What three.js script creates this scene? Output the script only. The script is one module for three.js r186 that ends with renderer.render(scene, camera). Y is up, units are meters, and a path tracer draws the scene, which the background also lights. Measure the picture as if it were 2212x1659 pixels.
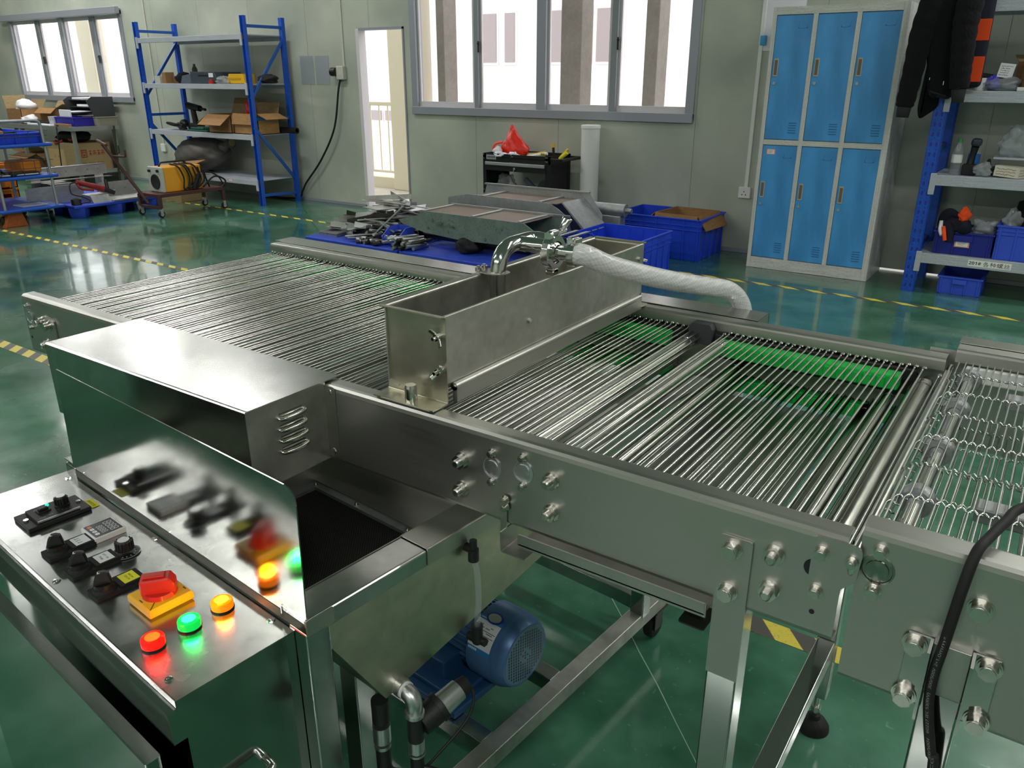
import * as THREE from 'three';
import { mergeGeometries, mergeVertices, toCreasedNormals } from 'three/addons/utils/BufferGeometryUtils.js';
import { RoundedBoxGeometry } from 'three/addons/geometries/RoundedBoxGeometry.js';
import { RectAreaLightUniformsLib } from 'three/addons/lights/RectAreaLightUniformsLib.js';

// ---------- camera, sky, big lights, exposure ----------
const scene = new THREE.Scene();
const camera = new THREE.PerspectiveCamera(51.73, 2212 / 1659, 0.02, 120);
camera.rotation.order = 'YXZ';
camera.position.set(0, 1.4, 0);
camera.rotation.set(-0.37107, 0.60503, 0);
scene.add(camera);
const renderer = new THREE.WebGLRenderer({ antialias: true });
renderer.toneMapping = THREE.LinearToneMapping;
renderer.toneMappingExposure = 1.0;
renderer.shadowMap.enabled = true;
const SKY = 2.6;                       // overcast white sky, seen only through the openings
scene.background = new THREE.Color(0.96, 0.98, 1.0);
scene.backgroundIntensity = SKY;
RectAreaLightUniformsLib.init();
const CEIL = 4.2;
const LAMP = 36, LAMP_GLOW = 17;      // ceiling batten light
// rows of LED battens: [x0, x1, z]
const LAMP_ROWS = [[-13.6, -9.4, -5.9], [-9.7, -7.6, -3.0], [-7.6, -5.6, -4.6], [0.2, 3.8, -6.0], [0.3, 3.9, -3.2], [-13.2, -10.2, -3.4], [-9, -3.5, 1.6], [0.5, 4.0, 1.6], [-6, 2, 4.8]];

// ---------- helpers ----------
let seed = 7;
const rnd = () => { seed = (seed * 1664525 + 1013904223) >>> 0; return seed / 4294967296; };
const rr = (a, b) => a + (b - a) * rnd();
const V = (x, y, z) => new THREE.Vector3(x, y, z);
const PI = Math.PI;
function clean(g) {
  const n = g.index ? g.toNonIndexed() : g;
  for (const k of Object.keys(n.attributes)) if (!['position', 'normal', 'uv'].includes(k)) n.deleteAttribute(k);
  if (!n.attributes.uv) n.setAttribute('uv', new THREE.BufferAttribute(new Float32Array(n.attributes.position.count * 2), 2));
  return n;
}
const mg = (a) => (Array.isArray(a) ? (a.length === 1 ? a[0] : mergeGeometries(a.map(clean), false)) : a);
// uv in metres by the face's main direction
function uvm(g0, s = 1, rot = false) {
  const g = clean(g0), p = g.attributes.position, uv = g.attributes.uv, a = V(), b = V(), c = V(), n = V();
  for (let i = 0; i < p.count; i += 3) {
    a.fromBufferAttribute(p, i); b.fromBufferAttribute(p, i + 1); c.fromBufferAttribute(p, i + 2);
    n.copy(b).sub(a).cross(c.clone().sub(a));
    const x = Math.abs(n.x), y = Math.abs(n.y), z = Math.abs(n.z);
    [a, b, c].forEach((q, k) => {
      let u, v;
      if (y >= x && y >= z) { u = q.x; v = q.z; } else if (z >= x) { u = q.x; v = q.y; } else { u = q.z; v = q.y; }
      if (rot) [u, v] = [v, u];
      uv.setXY(i + k, u * s, v * s);
    });
  }
  return g;
}
function box(x0, x1, y0, y1, z0, z1, r = 0) {
  const w = x1 - x0, h = y1 - y0, d = z1 - z0;
  const g = r > 0 ? new RoundedBoxGeometry(w, h, d, 1, Math.min(r, w / 2.01, h / 2.01, d / 2.01)) : new THREE.BoxGeometry(w, h, d);
  return clean(g).translate((x0 + x1) / 2, (y0 + y1) / 2, (z0 + z1) / 2);
}
const AX = { x: (g) => g.rotateZ(-PI / 2), y: (g) => g, z: (g) => g.rotateX(PI / 2) };
function cyl(r, h, axis, x, y, z, seg = 24, r2 = r) { return clean(AX[axis](new THREE.CylinderGeometry(r2, r, h, seg))).translate(x, y, z); }
function lathe(pts, axis, x, y, z, seg = 28) { return clean(toCreasedNormals(AX[axis](new THREE.LatheGeometry(pts.map((p) => new THREE.Vector2(p[0], p[1])), seg)), 0.6)).translate(x, y, z); }
function rod(a, b, r, seg = 8, r2 = r) {
  const A = V(...a), B = V(...b), d = B.clone().sub(A), g = new THREE.CylinderGeometry(r2, r, d.length(), seg);
  g.applyQuaternion(new THREE.Quaternion().setFromUnitVectors(V(0, 1, 0), d.clone().normalize()));
  const m = A.add(B).multiplyScalar(0.5);
  return clean(g.translate(m.x, m.y, m.z));
}
// square bar between two points
function bar(a, b, w, h) {
  const A = V(...a), B = V(...b), d = B.clone().sub(A), L = d.length();
  const m = new THREE.Matrix4(), z = d.normalize(), up = Math.abs(z.y) > 0.95 ? V(1, 0, 0) : V(0, 1, 0), x = up.clone().cross(z).normalize(), y = z.clone().cross(x);
  m.makeBasis(x, y, z).setPosition(A.add(B).multiplyScalar(0.5));
  return clean(new RoundedBoxGeometry(w, h, L, 1, Math.min(w, h) * 0.12)).applyMatrix4(m);
}
// pipe through points with rounded corners of radius b
function pipe(pts, r, b = 0.02, rad = 10, seg = 6, closed = false) {
  const P = pts.map((p) => V(...p)), path = new THREE.CurvePath();
  let last = P[0];
  for (let i = 1; i < P.length; i++) {
    if (i < P.length - 1) {
      const u = P[i - 1].clone().sub(P[i]), v = P[i + 1].clone().sub(P[i]), k = Math.min(b, u.length() * 0.49, v.length() * 0.49);
      const s = P[i].clone().add(u.setLength(k)), e = P[i].clone().add(v.setLength(k));
      path.add(new THREE.LineCurve3(last, s)); path.add(new THREE.QuadraticBezierCurve3(s, P[i], e)); last = e;
    } else path.add(new THREE.LineCurve3(last, P[i]));
  }
  return sweepCurves(path.curves, r, rad, seg);
}
function sweepCurves(curves, r, rad, seg) {
  const pts = [];
  curves.forEach((c, i) => { const n = c.isLineCurve3 ? 1 : seg; for (let k = i ? 1 : 0; k <= n; k++) pts.push(c.getPoint(k / n)); });
  return sweep(pts, () => r, rad);
}
// tube through a point list, radius by t, flattened by fl (x scale in the frame)
function sweep(pts, rf, rad = 10, fl = 1, cap = true, vs = 1) {
  const n = pts.length, T = pts.map((p, i) => pts[Math.min(i + 1, n - 1)].clone().sub(pts[Math.max(i - 1, 0)]).normalize());
  let N = Math.abs(T[0].y) > 0.9 ? V(1, 0, 0) : V(0, 1, 0);
  N.sub(T[0].clone().multiplyScalar(N.dot(T[0]))).normalize();
  const pos = [], uv = [], idx = []; let len = 0;
  for (let i = 0; i < n; i++) {
    N.sub(T[i].clone().multiplyScalar(N.dot(T[i]))).normalize();
    const B = T[i].clone().cross(N), R = rf(i / (n - 1));
    if (i) len += pts[i].distanceTo(pts[i - 1]);
    for (let k = 0; k <= rad; k++) {
      const a = (k / rad) * 2 * PI, q = pts[i].clone().addScaledVector(N, Math.cos(a) * R).addScaledVector(B, Math.sin(a) * R * fl);
      pos.push(q.x, q.y, q.z); uv.push(k / rad, len * vs);
    }
  }
  for (let i = 0; i < n - 1; i++) for (let k = 0; k < rad; k++) { const a = i * (rad + 1) + k, b = a + rad + 1; idx.push(a, a + 1, b, b, a + 1, b + 1); }
  if (cap) for (const e of [0, n - 1]) {
    const c = pos.length / 3; pos.push(pts[e].x, pts[e].y, pts[e].z); uv.push(0.5, 0);
    for (let k = 0; k < rad; k++) { const a = e * (rad + 1) + k; e ? idx.push(c, a, a + 1) : idx.push(c, a + 1, a); }
  }
  const g = new THREE.BufferGeometry();
  g.setAttribute('position', new THREE.Float32BufferAttribute(pos, 3)); g.setAttribute('uv', new THREE.Float32BufferAttribute(uv, 2)); g.setIndex(idx);
  g.computeVertexNormals();
  // weld seam normals
  const no = g.attributes.normal;
  for (let i = 0; i < n; i++) { const a = i * (rad + 1), b = a + rad, v = V().fromBufferAttribute(no, a).add(V().fromBufferAttribute(no, b)).normalize(); no.setXYZ(a, v.x, v.y, v.z); no.setXYZ(b, v.x, v.y, v.z); }
  return clean(g);
}
const spline = (pts, n = 40, tension = 0.5) => new THREE.CatmullRomCurve3(pts.map((p) => V(...p)), false, 'catmullrom', tension).getPoints(n);
const cable = (pts, r, n = 40, rad = 8) => sweep(spline(pts, n), () => r, rad);
// extrude a polygon: axis z uses (x,y), axis x uses (z,y), axis y uses (x,z)
function extr(pts, axis, a0, a1, holes = [], bev = 0) {
  const f = axis === 'x' ? (p) => [-p[0], p[1]] : axis === 'y' ? (p) => [p[0], -p[1]] : (p) => p;
  const mk = (C, q) => { const s = new C(); q.map(f).forEach((p, i) => (i ? s.lineTo(p[0], p[1]) : s.moveTo(p[0], p[1]))); s.closePath(); return s; };
  const sh = mk(THREE.Shape, pts); holes.forEach((h) => sh.holes.push(mk(THREE.Path, h)));
  const g = new THREE.ExtrudeGeometry(sh, { depth: a1 - a0 - 2 * bev, bevelEnabled: bev > 0, bevelSize: bev, bevelThickness: bev, bevelSegments: 1, bevelOffset: -bev, curveSegments: 6 });
  g.translate(0, 0, a0 + bev);
  if (axis === 'x') g.applyMatrix4(new THREE.Matrix4().makeBasis(V(0, 0, -1), V(0, 1, 0), V(1, 0, 0)));
  if (axis === 'y') g.rotateX(-PI / 2);
  return clean(g);
}
const ring = (cx, cy, r, n = 20, ry = r) => Array.from({ length: n }, (_, i) => [cx + r * Math.cos((i / n) * 2 * PI), cy + ry * Math.sin((i / n) * 2 * PI)]);
// rounded polyline
function roundPts(p, r, closed = false, n = 4) {
  const out = [], L = p.length;
  for (let i = 0; i < L; i++) {
    if (!closed && (i === 0 || i === L - 1)) { out.push(p[i]); continue; }
    const a = p[(i + L - 1) % L], b = p[i], c = p[(i + 1) % L], R = Array.isArray(r) ? r[i] : r;
    if (!R) { out.push(b); continue; }
    const ua = [a[0] - b[0], a[1] - b[1]], uc = [c[0] - b[0], c[1] - b[1]], la = Math.hypot(...ua), lc = Math.hypot(...uc), k = Math.min(R, la * 0.49, lc * 0.49);
    const s = [b[0] + (ua[0] / la) * k, b[1] + (ua[1] / la) * k], e = [b[0] + (uc[0] / lc) * k, b[1] + (uc[1] / lc) * k];
    for (let j = 0; j <= n; j++) { const t = j / n; out.push([(1 - t) * (1 - t) * s[0] + 2 * t * (1 - t) * b[0] + t * t * e[0], (1 - t) * (1 - t) * s[1] + 2 * t * (1 - t) * b[1] + t * t * e[1]]); }
  }
  return out;
}
// bent sheet: open polyline profile of thickness t
function sheet(p0, t, axis, a0, a1, r = 0.004) {
  const p = roundPts(p0, r, false, 3), L = [], R = [];
  for (let i = 0; i < p.length; i++) {
    const a = p[Math.max(i - 1, 0)], c = p[Math.min(i + 1, p.length - 1)], b = p[i];
    let m = i === 0 ? nrm2(b, c) : i === p.length - 1 ? nrm2(a, b) : [nrm2(a, b)[0] + nrm2(b, c)[0], nrm2(a, b)[1] + nrm2(b, c)[1]];
    const l = Math.hypot(...m) || 1; m = [m[0] / l, m[1] / l];
    const k = i > 0 && i < p.length - 1 ? 1 / Math.max(0.5, m[0] * nrm2(a, b)[0] + m[1] * nrm2(a, b)[1]) : 1;
    L.push([b[0] + (m[0] * t * k) / 2, b[1] + (m[1] * t * k) / 2]); R.push([b[0] - (m[0] * t * k) / 2, b[1] - (m[1] * t * k) / 2]);
  }
  return extr([...L, ...R.reverse()], axis, a0, a1);
}
const nrm2 = (a, b) => { const d = [b[0] - a[0], b[1] - a[1]], l = Math.hypot(...d) || 1; return [-d[1] / l, d[0] / l]; };
const smooth = (g, ang = 0.6) => clean(toCreasedNormals(g, ang));
// noisy closed blob
function blob(rx, ry, rz, amp, sd, flat = 0.0, det = 24) {
  const g = new THREE.SphereGeometry(1, det, Math.round(det * 0.66)), p = g.attributes.position, q = V();
  for (let i = 0; i < p.count; i++) {
    q.fromBufferAttribute(p, i);
    const n = Math.sin(q.x * 3.1 + sd) * Math.cos(q.y * 4.3 + sd * 2.1) + 0.6 * Math.sin(q.z * 6.7 + q.x * 5 + sd * 3.3) + 0.4 * Math.cos(q.y * 11 + q.z * 9 + sd) + 0.3 * Math.sin(q.x * 17 + q.y * 13 + sd);
    const k = 1 + amp * n; let y = q.y * k * ry; if (flat && y < -ry * flat) y = -ry * flat;
    p.setXYZ(i, q.x * k * rx, y, q.z * k * rz);
  }
  const m = mergeVertices(new THREE.BufferGeometry().setAttribute('position', p).setIndex(g.index), 1e-5); m.computeVertexNormals();
  m.setAttribute('uv', new THREE.Float32BufferAttribute(new Float32Array(m.attributes.position.count * 2), 2));
  return clean(m);
}

// ---------- naming ----------
const used = {}, BASE = new WeakMap(), CART = -0.0925;      // the hopper cart stands a little askew
const numbered = (n) => { if (!(n in used)) { used[n] = 0; return n; } used[n]++; return n + '_' + String(used[n]).padStart(3, '0'); };
function thing(name, label, category, base = [0, 0, 0], o = {}) {
  const g = new THREE.Group(); g.name = numbered(name); g.userData = { label, category };
  if (o.group) g.userData.group = o.group;
  g.position.set(...base);
  if (o.cart) { g.position.applyAxisAngle(V(0, 1, 0), CART); g.rotation.y = CART; }
  if (o.turn) g.rotation.y = o.turn;
  BASE.set(g, o.local ? [0, 0, 0] : base);
  scene.add(g); return g;
}
function struct(name, geo, mat) { const g = new THREE.Group(); g.name = name; g.userData = { kind: 'structure' }; BASE.set(g, [0, 0, 0]); scene.add(g); if (geo) { const m = new THREE.Mesh(mg(geo), mat); m.name = name; m.userData = { kind: 'structure' }; scene.remove(g); scene.add(m); BASE.set(m, [0, 0, 0]); return m; } return g; }
const rootBase = (p) => { while (!BASE.has(p)) p = p.parent; return BASE.get(p); };
function part(p, name, geo, mat, label) {
  const b = rootBase(p), g = mg(geo); if (b[0] || b[1] || b[2]) g.translate(-b[0], -b[1], -b[2]);
  const m = new THREE.Mesh(g, mat); m.name = name; if (label) m.userData.label = label; p.add(m); return m;
}
const parts = (p, name, geos, mat, label) => geos.forEach((g) => part(p, name, g, mat, label));
function inst(p, name, geo, mat, pos, rot, label) {       // shares geometry
  const b = rootBase(p), m = new THREE.Mesh(geo, mat); m.name = name; m.position.set(pos[0] - b[0], pos[1] - b[1], pos[2] - b[2]);
  if (rot) m.rotation.set(...rot); if (label) m.userData.label = label; p.add(m); return m;
}
function solo(name, label, category, geo, mat, base = [0, 0, 0], o = {}) {
  const g = mg(geo); if (!o.local) g.translate(-base[0], -base[1], -base[2]);
  const m = new THREE.Mesh(g, mat); m.name = numbered(name); m.userData = { label, category }; if (o.group) m.userData.group = o.group; if (o.kind) m.userData.kind = o.kind;
  m.position.set(...base); if (o.cart) { m.position.applyAxisAngle(V(0, 1, 0), CART); m.rotation.y = CART; } if (o.turn) m.rotation.y = o.turn; if (o.rot) m.rotation.set(...o.rot);
  BASE.set(m, [0, 0, 0]); scene.add(m); return m;
}
function dup(o, pos, turn, label, group) { const c = o.clone(); c.name = numbered(o.name.replace(/_\d{3}$/, '')); c.userData = { ...o.userData }; c.position.set(...pos); if (turn !== undefined) c.rotation.y = turn; if (label) c.userData.label = label; if (group) c.userData.group = group; scene.add(c); return c; }

// ---------- textures ----------
const hash = (x, y, s) => { let h = (x * 374761393 + y * 668265263 + s * 974711) | 0; h = Math.imul(h ^ (h >>> 13), 1274126177); return ((h ^ (h >>> 16)) >>> 0) / 4294967296; };
function vnoise(x, y, per, pery, s) {
  const xi = Math.floor(x), yi = Math.floor(y), fx = x - xi, fy = y - yi, u = fx * fx * (3 - 2 * fx), v = fy * fy * (3 - 2 * fy);
  const X0 = ((xi % per) + per) % per, X1 = (X0 + 1) % per, Y0 = ((yi % pery) + pery) % pery, Y1 = (Y0 + 1) % pery;
  return (hash(X0, Y0, s) * (1 - u) + hash(X1, Y0, s) * u) * (1 - v) + (hash(X0, Y1, s) * (1 - u) + hash(X1, Y1, s) * u) * v;
}
function fbm(u, v, px, py, oct, s) { let a = 0, w = 0.5, t = 0; for (let o = 0; o < oct; o++) { a += w * vnoise(u * px, v * py, px, py, s + o * 17); t += w; w *= 0.5; px *= 2; py *= 2; } return a / t; }
function dtex(n, f, srgb = false, rep = 1, repy = rep) {
  const d = new Uint8Array(n * n * 4);
  for (let y = 0; y < n; y++) for (let x = 0; x < n; x++) { const c = f(x / n, y / n), i = (y * n + x) * 4; d[i] = c[0] * 255; d[i + 1] = c[1] * 255; d[i + 2] = c[2] * 255; d[i + 3] = 255; }
  const t = new THREE.DataTexture(d, n, n); t.wrapS = t.wrapT = THREE.RepeatWrapping; t.magFilter = THREE.LinearFilter; t.minFilter = THREE.LinearMipmapLinearFilter; t.generateMipmaps = true;
  if (srgb) t.colorSpace = THREE.SRGBColorSpace; t.repeat.set(rep, repy); t.needsUpdate = true; return t;
}
const rep = (t, a, b = a) => { const c = t.clone(); c.repeat.set(a, b); c.needsUpdate = true; return c; };
function canvasTex(w, h, draw) { const c = document.createElement('canvas'); c.width = w; c.height = h; const x = c.getContext('2d'); draw(x, w, h); const t = new THREE.CanvasTexture(c); t.colorSpace = THREE.SRGBColorSpace; return t; }
const cl = (v) => Math.max(0, Math.min(1, v));
const T = {};
T.brush = dtex(512, (u, v) => { const s = 0.55 * fbm(u, v, 3, 160, 2, 3) + 0.45 * fbm(u, v, 8, 256, 1, 9), c = fbm(u, v, 4, 4, 4, 21); const g = cl(0.66 + 0.1 * (s - 0.5) + 0.22 * (c - 0.5)); return [cl(0.5 + (s - 0.5)), g, 1]; });
T.smudge = dtex(512, (u, v) => { const c = fbm(u, v, 5, 5, 5, 41), e = fbm(u, v, 18, 14, 3, 47); const g = cl(0.6 + 0.5 * (c - 0.5) + 0.15 * (e - 0.5)); return [g, g, 1]; });
T.floor = dtex(1024, (u, v) => {
  const a = fbm(u, v, 5, 5, 6, 61), b = fbm(u, v, 16, 22, 5, 67), c = fbm(u, v, 60, 60, 3, 71), k = cl(0.5 + 1.5 * (a - 0.5) + 1.0 * (b - 0.5) + 0.45 * (c - 0.5));
  const sp = fbm(u, v, 256, 256, 1, 5) > 0.965 ? 0.1 : 0;
  return [0.17 + 0.19 * k + sp, 0.365 + 0.19 * k + sp, 0.27 + 0.19 * k + sp];
}, true);
T.floorBump = dtex(512, (u, v) => { const a = fbm(u, v, 6, 6, 4, 81), b = fbm(u, v, 22, 26, 3, 87); const k = cl(0.65 * a + 0.35 * b); return [k, cl(0.25 + 0.9 * (fbm(u, v, 7, 7, 5, 93) - 0.3)), k]; });
T.grain = dtex(256, (u, v) => { const k = fbm(u, v, 24, 24, 4, 101); return [k, 0.7 + 0.3 * k, k]; });
T.card = dtex(256, (u, v) => { const k = fbm(u, v, 6, 40, 4, 111), f = fbm(u, v, 90, 90, 2, 115); const g = cl(0.84 + 0.2 * (k - 0.5) + 0.16 * (f - 0.5)); return [g, g, g]; }, true);
T.wear = dtex(512, (u, v) => { const a = fbm(u, v, 9, 9, 5, 121), s = fbm(u, v, 70, 70, 2, 127); const g = cl(0.93 + 0.16 * (a - 0.5) - (s > 0.74 ? 0.25 : 0)); return [g, g, g]; }, true);
T.pad = dtex(256, (u, v) => { const k = fbm(u, v, 4, 4, 4, 131); return [cl(0.9 + 0.22 * (k - 0.5)), cl(0.9 + 0.2 * (k - 0.5)), cl(0.9 + 0.18 * (k - 0.5))]; }, true);
T.scale = dtex(512, (u, v) => { const a = fbm(u, v, 7, 7, 6, 141), b = fbm(u, v, 30, 30, 3, 147); const g = cl(0.75 + 0.7 * (a - 0.5) + 0.4 * (b - 0.5)); return [g, g, g * 0.98]; }, true);
T.soft = dtex(256, (u, v) => { const g = cl(0.93 + 0.16 * (fbm(u, v, 5, 5, 5, 151) - 0.5) + 0.1 * (fbm(u, v, 40, 40, 2, 157) - 0.5)); return [g, g, g]; }, true);
T.mesh = dtex(256, (u, v) => { const k = Math.sin(u * 2 * PI * 32) * Math.sin(v * 2 * PI * 32); const g = k > 0.1 ? 0.03 : 0.3; return [g, g, g]; });
T.braid = dtex(256, (u, v) => { const n = 8, a = Math.abs((((u + v) * n) % 1) - 0.5), b = Math.abs((((u - v + 2) * n) % 1) - 0.5); const l = Math.max(a, b) > 0.43; const g = l ? 1.0 : 0.9; return [g, g, g * 1.0]; }, true);

// ---------- materials ----------
const S = (o) => new THREE.MeshStandardMaterial(o), Ph = (o) => new THREE.MeshPhysicalMaterial(o);
const M = {};
const metal = (c, r, o = {}) => S({ color: c, metalness: 1, roughness: r, ...o });
M.steel = metal(0xb8b7b2, 0.6, { roughnessMap: rep(T.brush, 2.2) });
M.steelTop = metal(0xc6c6c4, 0.34, { roughnessMap: rep(T.brush, 2.0), map: rep(T.soft, 1.6) });
M.steelPanel = metal(0xb9bab8, 0.38, { roughnessMap: rep(T.smudge, 2.3), map: rep(T.soft, 2) });
M.mirror = metal(0xb9bab7, 0.17, { roughnessMap: rep(T.smudge, 1.2) });
M.guard = metal(0x9c9d99, 0.2, { roughnessMap: rep(T.smudge, 1.4) });
M.satin = metal(0xc8c7c0, 0.72, { roughnessMap: rep(T.smudge, 2.2), map: rep(T.soft, 2) });
M.chrome = metal(0xd8d8d6, 0.12);
M.rodm = metal(0xd5d4d0, 0.2);
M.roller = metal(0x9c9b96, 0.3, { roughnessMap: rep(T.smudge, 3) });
M.bolt = metal(0xcac8c2, 0.22);
M.hopper = metal(0xcfccb8, 0.62, { roughnessMap: rep(T.smudge, 2.5), map: rep(T.soft, 1.5) });
M.darkSteel = metal(0x55544e, 0.45);
M.galv = metal(0xc2c4c5, 0.55, { map: rep(T.soft, 2) });
M.alu = metal(0xcfd0d2, 0.35);
M.rust = S({ color: 0x6d5345, roughness: 0.75, metalness: 0.5, map: rep(T.soft, 3) });
M.brownPlate = S({ color: 0x8a7767, roughness: 0.4, metalness: 0.4, map: rep(T.soft, 1.5) });
M.machGreen = S({ color: 0x7f9086, roughness: 0.55, map: rep(T.wear, 2) });
const pl = (c, r = 0.45, o = {}) => S({ color: c, roughness: r, ...o });
M.black = pl(0x151516, 0.42); M.blackMatt = pl(0x1b1b1c, 0.75); M.rubber = pl(0x131313, 0.7); M.darkGrey = pl(0x3a3c3f, 0.6); M.grey = pl(0x85878a, 0.55);
M.white = pl(0xe9e9e6, 0.45); M.offwhite = pl(0xd9d7cc, 0.5, { map: rep(T.wear, 1) }); M.paper = pl(0xeceaf0, 0.8);
M.rackBlue = pl(0x1a5cd4, 0.42, { map: rep(T.wear, 3) }); M.rackBlueD = pl(0x1f63c4, 0.42, { map: rep(T.wear, 3) });
M.shelfWhite = pl(0xc9ced8, 0.5, { map: rep(T.wear, 2) });
M.crate = pl(0x2350ee, 0.4, { map: rep(T.pad, 2) }); M.crateD = pl(0x1b2f9e, 0.45); M.binBlue = pl(0x3b5bdc, 0.42); M.binNavy = pl(0x1f2a92, 0.45); M.purple = pl(0x2f27a8, 0.5); M.tan = pl(0x9a9484, 0.6);
M.palletBlue = pl(0x2c50d6, 0.55, { map: rep(T.wear, 2) });
M.lockBlue = pl(0x52aef8, 0.38, { map: rep(T.pad, 0.8) }); M.lockWhite = pl(0xe6e5e0, 0.45, { map: rep(T.wear, 1) }); M.lockHandle = pl(0xb6ad9a, 0.5); M.lockRecess = pl(0x6e675c, 0.6);
M.card = pl(0xb98b5a, 0.85, { map: rep(T.card, 3) }); M.cardDark = pl(0x8f6c47, 0.9, { map: rep(T.card, 3) }); M.cardTan = pl(0xb39a70, 0.85, { map: rep(T.card, 3) });
M.green = pl(0x12c84a, 0.4); M.blackPlastic = pl(0x1c1d1d, 0.5);
M.orange = pl(0xe98a1f, 0.5); M.orangeCloth = pl(0xf2511b, 0.9); M.navyCloth = pl(0x0f1226, 0.92); M.blackCloth = pl(0x030306, 1.0, { bumpMap: rep(T.grain, 3), bumpScale: 0.004 });
M.yellow = pl(0xeab51c, 0.4); M.red = pl(0xc62a22, 0.35); M.redDark = pl(0x8e1f24, 0.45); M.yellowLab = pl(0xe9dc22, 0.6);
M.motor = pl(0x5580b4, 0.38, { metalness: 0.25, map: rep(T.pad, 2) }); M.motorBase = pl(0x28527f, 0.4, { metalness: 0.2 }); M.motorFace = pl(0x567c92, 0.45);
M.machYellow = pl(0xeba021, 0.45); M.brown = pl(0x55302a, 0.55, { map: rep(T.wear, 4) }); M.benchGreen = pl(0x8f9488, 0.5, { map: rep(T.wear, 2) });
M.wall = pl(0xcbd0c2, 0.36, { map: rep(T.pad, 0.5) });
M.alumFrame = pl(0xa3a6b0, 0.4, { metalness: 0.25 }); M.alumWhite = pl(0xd9d3d6, 0.4); M.darkBar = pl(0x8d9298, 0.5);
M.floor = Ph({ color: 0xffffff, map: rep(T.floor, 0.28), roughness: 0.5, roughnessMap: rep(T.floorBump, 0.4), bumpMap: rep(T.floorBump, 0.45), bumpScale: 0.0022, clearcoat: 0.6, clearcoatRoughness: 0.06 });
M.ceiling = pl(0xb4b6b2, 0.8); M.concrete = pl(0xcfc7b8, 0.8, { map: rep(T.soft, 0.7) }); M.pillar = pl(0x8f8782, 0.8, { map: rep(T.soft, 1) }); M.cream = pl(0xe9e0cc, 0.6); M.bldg = pl(0xe6e2e0, 0.8); M.bldgWin = pl(0x9a8f90, 0.5);
M.glass = Ph({ color: 0xffffff, transmission: 1, thickness: 0, roughness: 0.02, ior: 1.45 });
M.clear = Ph({ color: 0xf4f7fa, transmission: 0.9, thickness: 0, roughness: 0.12, ior: 1.4 });
M.clearBag = Ph({ color: 0xe9edf0, transmission: 0.75, thickness: 0, roughness: 0.25, ior: 1.4 });
M.hose = Ph({ color: 0xffffff, map: rep(T.braid, 2, 1), transmission: 0.2, thickness: 0, roughness: 0.4, clearcoat: 0.6, clearcoatRoughness: 0.1 });
M.redBag = Ph({ color: 0xff3a26, transmission: 0.3, thickness: 0, roughness: 0.35, clearcoat: 0.3 });
M.sack = pl(0x5c5856, 0.5, { bumpMap: rep(T.grain, 2), bumpScale: 0.006 }); M.cyan = pl(0x3fa4d8, 0.4); M.graphite = pl(0x5b6674, 0.5);
M.meshScreen = metal(0x8a8983, 0.5, { map: rep(T.mesh, 6) });
const glow = (c, e, i) => S({ color: c, emissive: e, emissiveIntensity: i, roughness: 0.3 });
// ---------- the room ----------
const WZ = -6.6, X0 = -16, X1 = 6, ZF = 7.2;
struct('floor', uvm(box(X0, X1, -0.12, 0, WZ - 0.08, ZF)), M.floor);
struct('ceiling', box(X0, X1, CEIL, CEIL + 0.12, WZ - 0.08, ZF), M.ceiling);
struct('wall_left', uvm(box(X0 - 0.1, X0, 0, CEIL, WZ, ZF)), M.wall);
struct('wall_right', uvm(box(X1, X1 + 0.1, 0, CEIL, WZ, ZF)), M.wall);
struct('wall_front', uvm(box(X0, X1, 0, CEIL, ZF, ZF + 0.1)), M.wall);
{ // sandwich panel wall with its openings
  const w = struct('wall_back');
  const open = [[-13.98, -10.92, 1.07, 2.22], [-6.54, -5.91, -1, 1.85], [-5.79, -2.74, 1.05, 2.85]];
  const seams = [X0, -15.02, -14.06, -13.1, -12.14, -11.18, -10.22, -9.26, -8.3, -7.34, -6.38, -5.0, -4.04, -2.7, -1.74, -0.55, 0.41, 1.37, 2.33, 3.29, 4.25, 5.21, X1];
  for (let i = 0; i < seams.length - 1; i++) {
    const a = seams[i], b = seams[i + 1], cuts = [a, b];
    open.forEach((o) => { if (o[0] > a && o[0] < b) cuts.push(o[0]); if (o[1] > a && o[1] < b) cuts.push(o[1]); });
    cuts.sort((p, q) => p - q); const gs = [];
    for (let k = 0; k < cuts.length - 1; k++) {
      const x0 = cuts[k], x1 = cuts[k + 1], mid = (x0 + x1) / 2; let spans = [[x0 > -1.75 && x0 < -0.5 ? 0.016 : 0, CEIL]];
      open.forEach((o) => { if (mid > o[0] && mid < o[1]) spans = spans.flatMap(([y0, y1]) => [[y0, Math.min(y1, o[2])], [Math.max(y0, o[3]), y1]].filter((s) => s[1] - s[0] > 0.005)); });
      spans.forEach(([y0, y1]) => gs.push(box(x0, x1, y0, y1, WZ - 0.075, WZ - 0.004), box(x0 === a ? a + 0.0018 : x0, x1 === b ? b - 0.0018 : x1, y0, y1, WZ - 0.0042, WZ)));
    }
    part(w, 'panel', uvm(mg(gs)), M.wall);
  }
  // aluminium base strip, left of the door and right of it
  const bb = struct('baseboard_back');
  for (const [a, b] of [[X0, -6.56], [-5.89, -1.12], [-0.5, X1]]) part(bb, 'strip', box(a, b, 0, 0.035, WZ + 0.0005, WZ + 0.012, 0.003), M.alumFrame);
  const db = struct('trim_1');
  part(db, 'jamb', box(-6.575, -6.53, 0, 1.865, WZ - 0.09, WZ + 0.012), M.alumWhite); part(db, 'jamb', box(-5.92, -5.9, 0, 1.865, WZ - 0.09, WZ + 0.01), M.alumFrame);
  part(db, 'head', box(-6.56, -5.9, 1.845, 1.87, WZ - 0.09, WZ + 0.01), M.alumFrame);
}
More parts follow.
